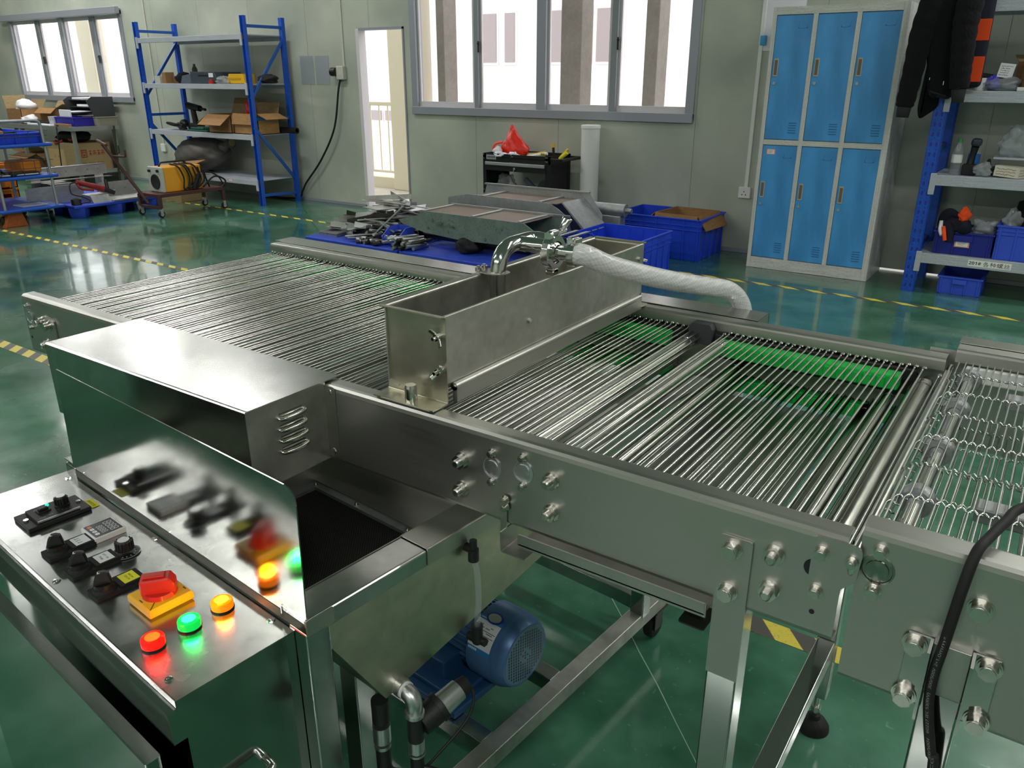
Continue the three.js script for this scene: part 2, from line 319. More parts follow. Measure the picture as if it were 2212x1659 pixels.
function slidingWindow(name, x0, x1, y0, y1, stiles, latchY) {
  const w = struct(name), z0 = WZ - 0.09, z1 = WZ + 0.02, f = 0.055;
  part(w, 'frame', [box(x0 - 0.02, x1 + 0.02, y0 - 0.02, y0 + f, z0, z1 + 0.012, 0.004), box(x0 - 0.02, x1 + 0.02, y1 - f, y1 + 0.02, z0, z1, 0.004), box(x0 - 0.02, x0 + f, y0, y1, z0, z1, 0.004), box(x1 - f, x1 + 0.02, y0, y1, z0, z1, 0.004)], M.alumFrame);
  stiles.forEach(([a, b, main]) => part(w, 'mullion', box(a, b, y0 + f, y1 - f, z0 + 0.01, main ? z1 : z1 - 0.03, 0.003), main ? M.alumFrame : M.darkBar));
  const edges = [x0 + f, ...stiles.flatMap((s) => [s[0], s[1]]), x1 - f];
  for (let i = 0; i < edges.length; i += 2) {
    const a = edges[i], b = edges[i + 1], zc = WZ - (i % 4 ? 0.055 : 0.03), t = 0.022;
    const s = part(w, 'sash', [box(a, b, y0 + f, y0 + f + 0.05, zc - 0.012, zc + 0.012), box(a, b, y1 - f - 0.04, y1 - f, zc - 0.012, zc + 0.012), box(a, a + t, y0 + f + 0.05, y1 - f - 0.04, zc - 0.012, zc + 0.012), box(b - t, b, y0 + f + 0.05, y1 - f - 0.04, zc - 0.012, zc + 0.012)], M.alumWhite);
    part(s, 'pane', box(a + t, b - t, y0 + f + 0.05, y1 - f - 0.04, zc - 0.002, zc + 0.002), M.glass);
  }
  [stiles[0], stiles[stiles.length - 1]].forEach((s) => part(w, 'latch', [box(s[1], s[1] + 0.018, latchY - 0.05, latchY + 0.05, WZ - 0.03, WZ + 0.0, 0.004), box(s[1] + 0.004, s[1] + 0.03, latchY + 0.02, latchY + 0.035, WZ - 0.005, WZ + 0.012, 0.003)], M.black));
  return w;
}
const win1 = slidingWindow('window_1', -13.98, -10.92, 1.07, 2.22, [[-13.24, -13.16], [-12.52, -12.42, true], [-11.74, -11.64]], 1.62);
part(win1, 'head_box', box(-14.15, -10.88, 2.17, 2.26, WZ + 0.033, WZ + 0.10, 0.008), M.alumFrame);
slidingWindow('window_2', -5.79, -2.74, 1.05, 2.85, [[-5.02, -4.97], [-4.28, -4.18, true], [-3.53, -3.47]], 1.66);

// conduits, sockets and plastic pockets on the wall
{
  const t2 = struct('trim_2');
  part(t2, 'conduit', box(-6.79, -6.765, 1.5, CEIL, WZ, WZ + 0.014, 0.003), M.offwhite);
  part(t2, 'conduit', box(-10.375, -10.35, 0.52, CEIL, WZ, WZ + 0.014, 0.003), M.offwhite);
  part(t2, 'conduit', box(-2.225, -2.195, 0.54, CEIL, WZ, WZ + 0.016, 0.003), M.white);
  const s1 = thing('wall_socket', 'white industrial socket box with black plug, between door and paper pockets', 'socket', [-6.8, 1.43, WZ]);
  part(s1, 'housing', box(-6.86, -6.75, 1.36, 1.5, WZ, WZ + 0.06, 0.01), M.offwhite);
  part(s1, 'plug', [cyl(0.045, 0.07, 'x', -6.9, 1.44, WZ + 0.045, 18), box(-6.93, -6.86, 1.40, 1.48, WZ + 0.02, WZ + 0.07, 0.008)], M.black, 'black round plug');
  solo('power_cable', 'black cable hanging from the wall socket down beside the blue rack', 'cable', cable([[-6.83, 1.36, WZ + 0.03], [-6.85, 1.25, WZ + 0.05], [-6.95, 0.85, WZ + 0.06], [-7.2, 0.5, WZ + 0.06], [-7.5, 0.22, WZ + 0.05], [-7.58, 0.12, WZ + 0.05], [-7.7, 0.02, WZ + 0.06], [-8.3, 0.012, WZ + 0.12]], 0.011, 50), M.rubber, [-7.2, 0, WZ + 0.05]);
  const s2 = thing('wall_outlet', 'white square wall outlet under a conduit beside the lockers', 'outlet', [-2.21, 0.5, WZ]);
  part(s2, 'housing', box(-2.265, -2.165, 0.455, 0.545, WZ, WZ + 0.03, 0.006), M.white); part(s2, 'slot', [box(-2.222, -2.212, 0.505, 0.513, WZ + 0.03, WZ + 0.0305), box(-2.235, -2.228, 0.478, 0.49, WZ + 0.03, WZ + 0.0305), box(-2.205, -2.198, 0.478, 0.49, WZ + 0.03, WZ + 0.0305)], M.darkGrey);
  const s3 = thing('wall_outlet', 'small white wall outlet behind the tall blue rack', 'outlet', [-10.37, 0.5, WZ]);
  part(s3, 'housing', box(-10.42, -10.32, 0.43, 0.53, WZ, WZ + 0.03, 0.006), M.white);
  [[-7.48, 'left clear document pocket taped on the wall between rack and door'], [-7.235, 'right clear document pocket, nearest the wall socket']].forEach(([x, l]) => {
    const p = thing('document_pocket', l, 'pocket', [x, 1.46, WZ]);
    part(p, 'sleeve', box(x, x + 0.215, 1.31, 1.61, WZ + 0.002, WZ + 0.006, 0.001), M.clearBag); part(p, 'sheet', box(x + 0.01, x + 0.2, 1.32, 1.595, WZ + 0.0005, WZ + 0.0018), pl(0xa9adb3, 0.6));
  });
  const po = canvasTex(256, 512, (c, w, h) => {
    c.fillStyle = '#eceaf2'; c.fillRect(0, 0, w, h); c.fillStyle = '#f6f6f8'; c.fillRect(64, 0, 110, h * 0.45); c.strokeStyle = '#888'; c.strokeRect(64, -4, 110, h * 0.45);
    c.strokeStyle = '#333'; c.lineWidth = 5; const L = (a) => { c.beginPath(); a.forEach((p, i) => (i ? c.lineTo(...p) : c.moveTo(...p))); c.stroke(); };
    for (const y of [40, 90, 140, 180]) { L([[78, y], [112, y]]); L([[82, y - 26], [82, y]]); L([[108, y - 26], [108, y]]); L([[82, y - 26], [108, y - 26]]); L([[82, y - 13], [108, y - 13]]); L([[130, y - 20], [166, y - 20]]); L([[126, y - 6], [170, y - 6]]); L([[148, y - 28], [148, y + 4]]); }
  });
  solo('wall_poster', 'white notice poster on the wall, half hidden behind the lockers', 'poster', uvPlane(-2.2, -1.9, 1.58, 2.35, WZ + 0.004), S({ map: po, roughness: 0.7 }), [-2.05, 1.9, WZ]);
  solo('cyan_clip', 'small cyan holder on the wall at the left edge of the lockers', 'holder', [box(-2.215, -2.17, 1.62, 1.69, WZ, WZ + 0.03, 0.005), box(-2.205, -2.18, 1.635, 1.675, WZ + 0.03, WZ + 0.034)], M.cyan, [-2.19, 1.65, WZ]);
}
function uvPlane(x0, x1, y0, y1, z) { return clean(new THREE.BoxGeometry(x1 - x0, y1 - y0, 0.002)).translate((x0 + x1) / 2, (y0 + y1) / 2, z); }

// hazard tape lines on the floor
{
  const tape = canvasTex(128, 64, (c, w, h) => { c.fillStyle = '#55534f'; c.fillRect(0, 0, w, h); c.fillStyle = '#e2cf4e'; c.beginPath(); c.moveTo(2, h); c.lineTo(54, 0); c.lineTo(122, 0); c.lineTo(70, h); c.fill(); c.fillStyle = 'rgba(70,70,50,0.25)'; for (let i = 0; i < 90; i++) c.fillRect(rnd() * w, rnd() * h, rr(1, 5), rr(1, 3)); });
  tape.wrapS = tape.wrapT = THREE.RepeatWrapping;
  const mt = S({ map: tape, roughness: 0.45 }), strip = (n, x0, x1, z, w, p) => {
    const g = clean(new THREE.BoxGeometry(x1 - x0, 0.001, w)), q = g.attributes.position, u = g.attributes.uv;
    for (let i = 0; i < q.count; i++) u.setXY(i, (q.getX(i) + x1) / p, q.getZ(i) / w + 0.5);
    struct('trim_' + n, g.translate((x0 + x1) / 2, 0.0006, z), mt);
  };
  { // pale crack line in the floor coating
    const p = [[-0.96, -1.83], [-0.937, -1.806], [-0.848, -1.729], [-0.763, -1.649], [-0.68, -1.565], [-0.587, -1.479], [-0.501, -1.393], [-0.423, -1.317], [-0.36, -1.25], [-0.2, -1.1]];
    const L = p.map(([x, z], i) => [x + 0.0016 + rr(-0.0008, 0.0012), z]), R = p.map(([x, z]) => [x - 0.0016 - rr(-0.0008, 0.0012), z]).reverse();
    struct('trim_3', extr([...L, ...R], 'y', 0.0002, 0.0006), pl(0x8fae9c, 0.6));
  }
  strip(4, -15.5, -4.6, -3.53, 0.05, 0.16); strip(5, -8.5, 2.5, -1.845, 0.068, 0.14); strip(6, -9.6, 5, -5.62, 0.05, 0.19);
}

// ---------- outside: gallery, railing, building across ----------
{
  struct('trim_7', uvm(box(-17, 6.5, -0.2, -0.02, -8.3, WZ - 0.08)), M.concrete);
  struct('trim_8', uvm(box(-17, 6.5, -0.2, 0.12, -8.3, -8.08)), M.cream);
  const rl = thing('balcony_railing', 'cream painted balcony railing with vertical bars outside the open door', 'railing', [-7.6, 0, -8.05]);
  part(rl, 'handrail', box(-16, -3.9, 1.03, 1.08, -8.2, -8.15, 0.01), M.cream); part(rl, 'bottom_rail', box(-16, -3.9, 0.17, 0.2, -8.19, -8.16), M.cream);
  const bg = cyl(0.009, 0.84, 'y', 0, 0, 0, 8); for (let x = -8.6; x < -6.7; x += 0.158) inst(rl, 'baluster', bg, M.cream, [x, 0.615, -8.175]);
  const pil = (x0, x1, z, m, l) => solo('gallery_column', l, 'column', uvm(box(x0, x1, -0.02, 4.2, z - 0.25, z, 0.01)), m, [(x0 + x1) / 2, -0.02, z]);
  pil(-7.44, -6.93, -8.0, M.cream, 'wide cream column seen through the open door');
  pil(-6.68, -6.56, -8.05, M.pillar, 'narrow grey column behind the left pane of the big window');
  pil(-4.92, -4.66, -8.05, M.pillar, 'wide grey concrete column behind the middle of the big window');
  pil(-3.91, -3.76, -8.05, M.pillar, 'grey column behind the rightmost pane of the big window');
  pil(-14.75, -14.35, -8.05, M.cream, 'cream column behind the left pane of the small window');
  const b = thing('opposite_building', 'pale building with rows of windows across the yard', 'building', [-12, -3.4, -16.3]);
  part(b, 'facade', box(-30, 8, -3.4, 9, -17, -16.05), M.bldg);
  for (const [x0, x1] of [[-14.2, -13.6], [-11.97, -11.51], [-11.27, -11.0], [-10.07, -9.06], [-8.9, -8.3], [-6.2, -5.4]]) { const f = part(b, 'window', box(x0 - 0.05, x1 + 0.05, 1.63, 2.77, -16.06, -16.02), M.alumWhite); part(f, 'pane', box(x0, x1, 1.69, 2.71, -16.02, -16.0), M.bldgWin); }
  for (const x of [-15.65, -15.1, -14.6]) { const f = part(b, 'window', box(x, x + 0.48, 0.28, 0.6, -16.05, -16.01), M.alumWhite); part(f, 'pane', box(x + 0.03, x + 0.45, 0.32, 0.56, -16.01, -15.99), M.bldgWin); }
  struct('trim_9', box(-60, 40, -3.5, -3.4, -60, -8.3), M.concrete);
}

// ---------- ceiling battens (out of frame, they light the room) ----------
{
  const lg = S({ color: 0xffffff, emissive: 0xfdfcf8, emissiveIntensity: LAMP_GLOW }), bodyG = clean(new RoundedBoxGeometry(1.5, 0.05, 0.2, 1, 0.01)), difG = clean(new THREE.BoxGeometry(1.46, 0.012, 0.17));
  let k = 0;
  LAMP_ROWS.forEach(([a, b, z]) => {
    const n = Math.max(1, Math.round((b - a) / 1.75));
    for (let i = 0; i < n; i++) {
      const x = a + ((i + 0.5) * (b - a)) / n, t = thing('ceiling_batten', 'long white LED batten light on the workshop ceiling', 'ceiling light', [x, CEIL - 0.06, z], { group: 'LED battens on the ceiling' });
      inst(t, 'housing', bodyG, M.white, [x, CEIL - 0.035, z]); inst(t, 'diffuser', difG, lg, [x, CEIL - 0.066, z]);
      const L = new THREE.RectAreaLight(0xfcfcf8, LAMP, 1.46, 0.17); L.position.set(x, CEIL - 0.075, z); L.lookAt(x, 0, z); scene.add(L); k++;
    }
  });
}
// ---------- fasteners ----------
// all point along +z, seat at z = 0
const hexG = (r, h) => clean(new THREE.CylinderGeometry(r, r * 0.98, h, 6)).rotateX(PI / 2).translate(0, 0, h / 2);
const discG = (r, h, z = 0, n = 20) => clean(new THREE.CylinderGeometry(r, r, h, n)).rotateX(PI / 2).translate(0, 0, z + h / 2);
const G = {};
G.bolt = mg([discG(0.0085, 0.0016), discG(0.0075, 0.0018, 0.0016), hexG(0.0066, 0.0085).translate(0, 0, 0.002), discG(0.0052, 0.0008, 0.0104)]);
G.boltBig = mg([discG(0.0125, 0.002), discG(0.0108, 0.002, 0.002), hexG(0.0098, 0.0085).translate(0, 0, 0.004), discG(0.0076, 0.001, 0.0124)]);
G.nut = mg([discG(0.0125, 0.002), hexG(0.0112, 0.0095).translate(0, 0, 0.002), lathe([[0.0, 0.0], [0.0064, 0.0], [0.0064, 0.0055], [0.0045, 0.0072], [0, 0.0072]], 'z', 0, 0, 0.0112, 16)]);
G.boltSmall = mg([discG(0.0066, 0.0012), discG(0.0058, 0.0015, 0.0012), hexG(0.0052, 0.006).translate(0, 0, 0.0016), discG(0.0033, 0.001, 0.0074)]);
G.screw = mg([lathe([[0, 0.0022], [0.0022, 0.0022], [0.0046, 0.0014], [0.0056, 0], [0, 0]].reverse(), 'z', 0, 0, 0, 16), box(-0.0026, 0.0026, -0.0005, 0.0005, 0.0019, 0.0026), box(-0.0005, 0.0005, -0.0026, 0.0026, 0.0019, 0.0026)]);
G.bearing = mg([lathe([[0.0165, 0.0], [0.0165, 0.0016], [0.0148, 0.002], [0.0142, 0.0006], [0.0112, 0.0006], [0.0108, 0.0024], [0.0, 0.0021], [0, 0]], 'z', 0, 0, 0, 32)]);
const wheelG = (r, w) => lathe([[0, -w / 2], [r * 0.86, -w / 2], [r, -w * 0.3], [r, w * 0.3], [r * 0.86, w / 2], [0, w / 2]], 'x', 0, 0, 0, 24);

// ---------- main wire conveyor ----------
const HR = 0.94, XL = -1.907, XR = -0.118;
const conv = thing('wire_conveyor', 'long stainless conveyor with a belt of parallel wire rods, trough standing on it', 'conveyor', [-1.01, 0, -1.17]);
{
  // near side rail: channel section with folded top flange
  part(conv, 'side_rail', uvm(sheet([[-0.828, 0.932], [-0.8315, 0.9392], [-0.803, 0.9392], [-0.803, 0.8055], [-0.824, 0.8055]], 0.002, 'x', XL, XR, [0, 0.002, 0.009, 0.006, 0])), M.steel);
  part(conv, 'side_rail', uvm(sheet([[-1.5055, 0.917], [-1.5055, 0.9392], [-1.539, 0.9392], [-1.539, 0.8055], [-1.52, 0.8055]], 0.002, 'x', XL, XR, [0, 0.006, 0.006, 0.006, 0])), M.steel);
  // long cover behind the far rail
  const rc = part(conv, 'rear_cover', uvm(sheet([[-1.538, 0.9415], [-1.608, 0.9415], [-1.608, 0.82]], 0.0015, 'x', -1.925, -0.462, 0.004)), M.steelTop);
  part(rc, 'end_flap', uvm(extr([[-1.541, 0.86], [-1.541, 0.941], [-1.606, 0.941], [-1.606, 0.86]], 'x', -0.464, -0.4625)), M.steel);
  // motor cover in front of the near rail
  const mc = part(conv, 'motor_cover', uvm(mg([
    sheet([[-0.836, 0.9435], [-0.6485, 0.9435], [-0.6485, 0.806]], 0.0015, 'x', -1.49, -0.9205, 0.004),
    extr([[-0.803, 0.806], [-0.803, 0.9435], [-0.6485, 0.9435], [-0.6485, 0.806]], 'x', -1.4905, -1.489)])), M.steelTop);
  part(mc, 'end_wall', uvm(mg([extr([[-0.803, 0.809], [-0.803, 0.9435], [-0.6485, 0.9435], [-0.6485, 0.809]], 'x', -0.9215, -0.92),
    extr(roundPts([[-0.921, 0.814], [-0.897, 0.814], [-0.897, 0.9385], [-0.921, 0.9385]], [0, 0.006, 0.006, 0], true), 'z', -0.8015, -0.8)])), M.satin);
  for (const y of [0.93, 0.825]) inst(mc, 'screw', G.screw, M.bolt, [-0.9085, y, -0.8]);
  for (let i = 0; i < 4; i++) { // pressed louvres
    const y = 0.9165 - i * 0.0187;
    const g = mg([sweep(spline([[0, 0, 0.026], [0.004, -0.0035, 0.023], [0.0055, -0.005, 0], [0.004, -0.0035, -0.023], [0, 0, -0.026]], 14), (t) => 0.0032 * Math.sin(PI * (0.12 + 0.76 * t)) + 0.0008, 8), box(-0.0004, 0.0008, -0.001, 0.0035, -0.0235, 0.0235)]);
    part(mc, 'louvre', g.translate(-0.92, y, -0.73), M.chrome); part(mc, 'louvre_slot', box(-0.9204, -0.9196, y + 0.001, y + 0.0042, -0.753, -0.707), M.blackMatt);
  }
  // wire rods, upper run and return run
  const mk = (up) => { const y = up ? 1 : -1; return clean(mg([pipe([[0, 0, 0.331], [0, 0, -0.322], [0, 0.004 * y, -0.3285], [0.003, 0.006 * y, -0.328], [0.005, 0.004 * y, -0.324]], 0.002, 0.003, 7, 2), pipe([[0, 0, 0.329], [0, 0.006 * y, 0.334], [0.004, 0.008 * y, 0.331]], 0.002, 0.003, 6, 2)])); };
  const up = mk(true), dn = mk(false);
  for (let x = XL + 0.025; x < XR - 0.02; x += 0.01255) {
    if (x > -0.572 && x < -0.505) continue;
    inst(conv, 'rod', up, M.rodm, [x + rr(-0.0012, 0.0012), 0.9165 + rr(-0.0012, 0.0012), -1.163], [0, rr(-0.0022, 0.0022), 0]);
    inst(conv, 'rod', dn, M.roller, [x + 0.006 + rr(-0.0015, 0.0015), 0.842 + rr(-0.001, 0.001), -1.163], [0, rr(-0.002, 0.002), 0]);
  }
  for (const [x, y] of [[-0.5655, 0.9125], [-0.561, 0.903], [-0.563, 0.891], [-0.57, 0.883], [-0.5145, 0.9125], [-0.519, 0.903], [-0.517, 0.891], [-0.51, 0.883], [-0.1235, 0.908], [-0.1195, 0.893], [-0.1235, 0.875], [-0.135, 0.865]]) inst(conv, 'rod', up, M.rodm, [x, y, -1.163]);
  // rollers and cross shafts
  const Rl = (x, y, r, m = M.roller) => part(conv, 'roller', [cyl(r, 0.6, 'z', x, y, -1.17, 28), cyl(r * 0.45, 0.7, 'z', x, y, -1.17, 16), cyl(r * 1.06, 0.02, 'z', x, y, -1.455, 28), cyl(r * 1.06, 0.02, 'z', x, y, -0.885, 28)], m);
  Rl(XL + 0.028, 0.891, 0.02); Rl(-0.142, 0.889, 0.02); Rl(-0.575, 0.899, 0.0125, M.chrome); Rl(-0.505, 0.899, 0.0125, M.chrome); Rl(-0.19, 0.866, 0.012); Rl(-0.6, 0.862, 0.012); Rl(-0.47, 0.862, 0.012); Rl(-0.225, 0.83, 0.011); Rl(-1.1, 0.862, 0.012); Rl(-1.5, 0.862, 0.012);
  part(conv, 'detailing_rod', [cyl(0.0062, 0.71, 'z', -0.1105, 0.9185, -1.172, 16), cyl(0.0042, 0.018, 'z', -0.1105, 0.9185, -0.806, 12)], M.chrome);
  // dark wear strips and green sprocket guides
  for (const [a, b] of [[XL + 0.02, -0.6], [-0.53, -0.16]]) {
    parts(conv, 'wear_strip', [box(a, b, 0.893, 0.9125, -1.504, -1.488), box(a, b, 0.86, 0.8935, -1.537, -1.505), box(a, b, 0.8975, 0.9125, -0.848, -0.838)], M.blackPlastic);
    for (const [y0, y1, z0, z1] of [[0.882, 0.9085, -1.487, -1.452], [0.806, 0.834, -1.504, -1.476]]) {
      const g = part(conv, 'guide_strip', box(a + 0.015, b - 0.02, y0, y1, z0, z1, 0.003), M.green, 'green plastic guide strip under the wires');
      const n = Math.round((b - a) / 0.025), t = clean(new RoundedBoxGeometry(0.015, (y1 - y0) * 0.8, 0.006, 1, 0.002)); for (let i = 1; i < n - 1; i++) inst(g, 'tooth', t, M.green, [a + 0.015 + (i + 0.5) * ((b - a - 0.03) / n), (y0 + y1) / 2 - 0.001, z1 + 0.001]);
    }
  }
  part(conv, 'bearing_block', extr([[-0.585, 0.89], [-0.535, 0.89], [-0.535, 0.922], [-0.541, 0.932], [-0.578, 0.932], [-0.585, 0.925]], 'z', -1.503, -1.482), M.darkGrey);
  // drip tray slid in under the right half, with its hanger brackets
  part(conv, 'drip_tray', uvm(mg([box(-0.535, -0.262, 0.786, 0.788, -1.5, -0.79), sheet([[-0.79, 0.79], [-0.7895, 0.804]], 0.002, 'x', -0.535, -0.262, 0), box(-0.537, -0.26, 0.783, 0.802, -0.793, -0.79)])), M.steel);
  part(conv, 'tray_bracket', uvm(mg([sheet([[-0.800, 0.846], [-0.799, 0.768], [-0.82, 0.768]], 0.002, 'x', -0.572, -0.562, 0.002), sheet([[-0.563, 0.80], [-0.562, 0.7685], [-0.522, 0.7685]], 0.002, 'z', -0.826, -0.785, 0.003)])), M.steel);
  part(conv, 'tray_bracket', uvm(extr(roundPts([[-0.292, -0.83], [-0.258, -0.83], [-0.258, -0.783], [-0.292, -0.783]], 0.005, true), 'y', 0.768, 0.77)), M.darkSteel);
  inst(conv, 'bolt', G.boltSmall, M.bolt, [-0.5635, 0.8455, -0.799]); inst(conv, 'bolt', G.boltSmall, M.bolt, [-0.5635, 0.834, -0.799]);
  // legs with bolted head plates, cross bars and levelling feet
  const leg = (x, z, near) => {
    const zz = near ? [-0.802, -0.764] : [-1.578, -1.54];
    const l = part(conv, 'leg', uvm(box(x - 0.0195, x + 0.0195, 0.1, near ? 0.803 : 0.9, zz[0], zz[1], 0.003), 1, true), M.mirror);
    const p = part(l, 'head_plate', uvm(extr(roundPts([[x - 0.0195, 0.7], [x + 0.0195, 0.7], [x + 0.0195, 0.9], [x - 0.0195, 0.9]], [0, 0, 0.005, 0.005], true), 'z', near ? -0.8015 : -1.545, near ? -0.798 : -1.5405)), M.steel);
    part(l, 'levelling_foot', [cyl(0.006, 0.09, 'y', x, 0.085, (zz[0] + zz[1]) / 2, 12), cyl(0.011, 0.012, 'y', x, 0.058, (zz[0] + zz[1]) / 2, 6), cyl(0.011, 0.01, 'y', x, 0.1, (zz[0] + zz[1]) / 2, 6)], M.bolt);
    part(l, 'foot_pad', lathe([[0, 0.04], [0.012, 0.04], [0.014, 0.03], [0.026, 0.024], [0.035, 0.01], [0.036, 0], [0, 0]].reverse(), 'y', x, 0, (zz[0] + zz[1]) / 2, 28), M.blackMatt);
  };
  // in front of the web so that the plate shows
  for (const x of [-0.2355, -1.792]) {
    leg(x, 0, false);
    const l = part(conv, 'leg', uvm(box(x - 0.0195, x + 0.0195, 0.1, 0.803, -0.838, -0.799, 0.003), 1, true), M.mirror);
    part(l, 'head_plate', uvm(extr(roundPts([[x - 0.0197, 0.7], [x + 0.0197, 0.7], [x + 0.0197, 0.9005], [x - 0.0197, 0.9005]], [0, 0, 0.005, 0.005], true), 'z', -0.8015, -0.7985)), M.steel);
    part(l, 'levelling_foot', [cyl(0.006, 0.09, 'y', x, 0.085, -0.8185, 12), cyl(0.011, 0.012, 'y', x, 0.058, -0.8185, 6)], M.bolt);
    part(l, 'foot_pad', lathe([[0, 0], [0.036, 0], [0.035, 0.01], [0.026, 0.024], [0.014, 0.03], [0.012, 0.04], [0, 0.04]], 'y', x, 0, -0.8185, 28), M.blackMatt);
    part(conv, 'cross_bar', uvm(box(x - 0.019, x + 0.019, 0.222, 0.26, -1.54, -0.838, 0.003)), M.mirror);
    for (const y of [0.885, 0.826]) inst(conv, 'bolt', G.boltBig, M.bolt, [x - 0.0035, y, -0.7985]);
  }
  // side plate hardware
  for (const [x, y] of [[-0.641, 0.884], [-0.642, 0.837], [-0.49, 0.8965], [-0.489, 0.849], [-0.192, 0.894], [-0.192, 0.846], [-1.827, 0.889], [-1.825, 0.836]]) inst(conv, 'nut', G.nut, M.bolt, [x, y, -0.802], [0, 0, rr(0, 1)]);
  for (const [x, y] of [[-0.588, 0.91], [-0.588, 0.866], [-0.536, 0.918], [-0.536, 0.874], [-1.885, 0.916], [-1.883, 0.866]]) inst(conv, 'bolt', G.boltSmall, M.bolt, [x, y, -0.802], [0, 0, rr(0, 1)]);
  for (const [x, y] of [[-0.5885, 0.8875], [-0.5355, 0.8965], [-1.884, 0.891]]) inst(conv, 'bearing_cap', G.bearing, M.alu, [x, y, -0.8018]);
  for (const [x, y] of [[-0.222, 0.829], [-0.143, 0.836], [-1.897, 0.84]]) part(conv, 'hole', cyl(0.003, 0.001, 'z', x, y, -0.8018, 14), M.blackMatt);
  // end plate carrying the detailing rod
  part(conv, 'end_plate', uvm(extr(roundPts([[-0.152, 0.856], [-0.128, 0.868], [-0.104, 0.89], [-0.1005, 0.9355], [-0.152, 0.934]], [0, 0.004, 0.006, 0.012, 0.005], true), 'z', -0.8015, -0.799, [ring(-0.1105, 0.91, 0.004, 14, 0.012)])), M.steel);
  part(conv, 'end_plate', uvm(extr([[-0.15, 0.86], [-0.104, 0.89], [-0.1005, 0.945], [-0.15, 0.945]], 'z', -1.545, -1.542)), M.steel);
  for (const [x, y] of [[-0.142, 0.9165], [-0.142, 0.8665]]) inst(conv, 'bolt', G.bolt, M.bolt, [x, y, -0.799]);
  inst(conv, 'bolt', G.boltSmall, M.bolt, [-0.1105, 0.9155, -0.797]);
  part(conv, 'bearing_cap', cyl(0.011, 0.002, 'z', -0.148, 0.892, -0.8022, 24), M.blackMatt);
}
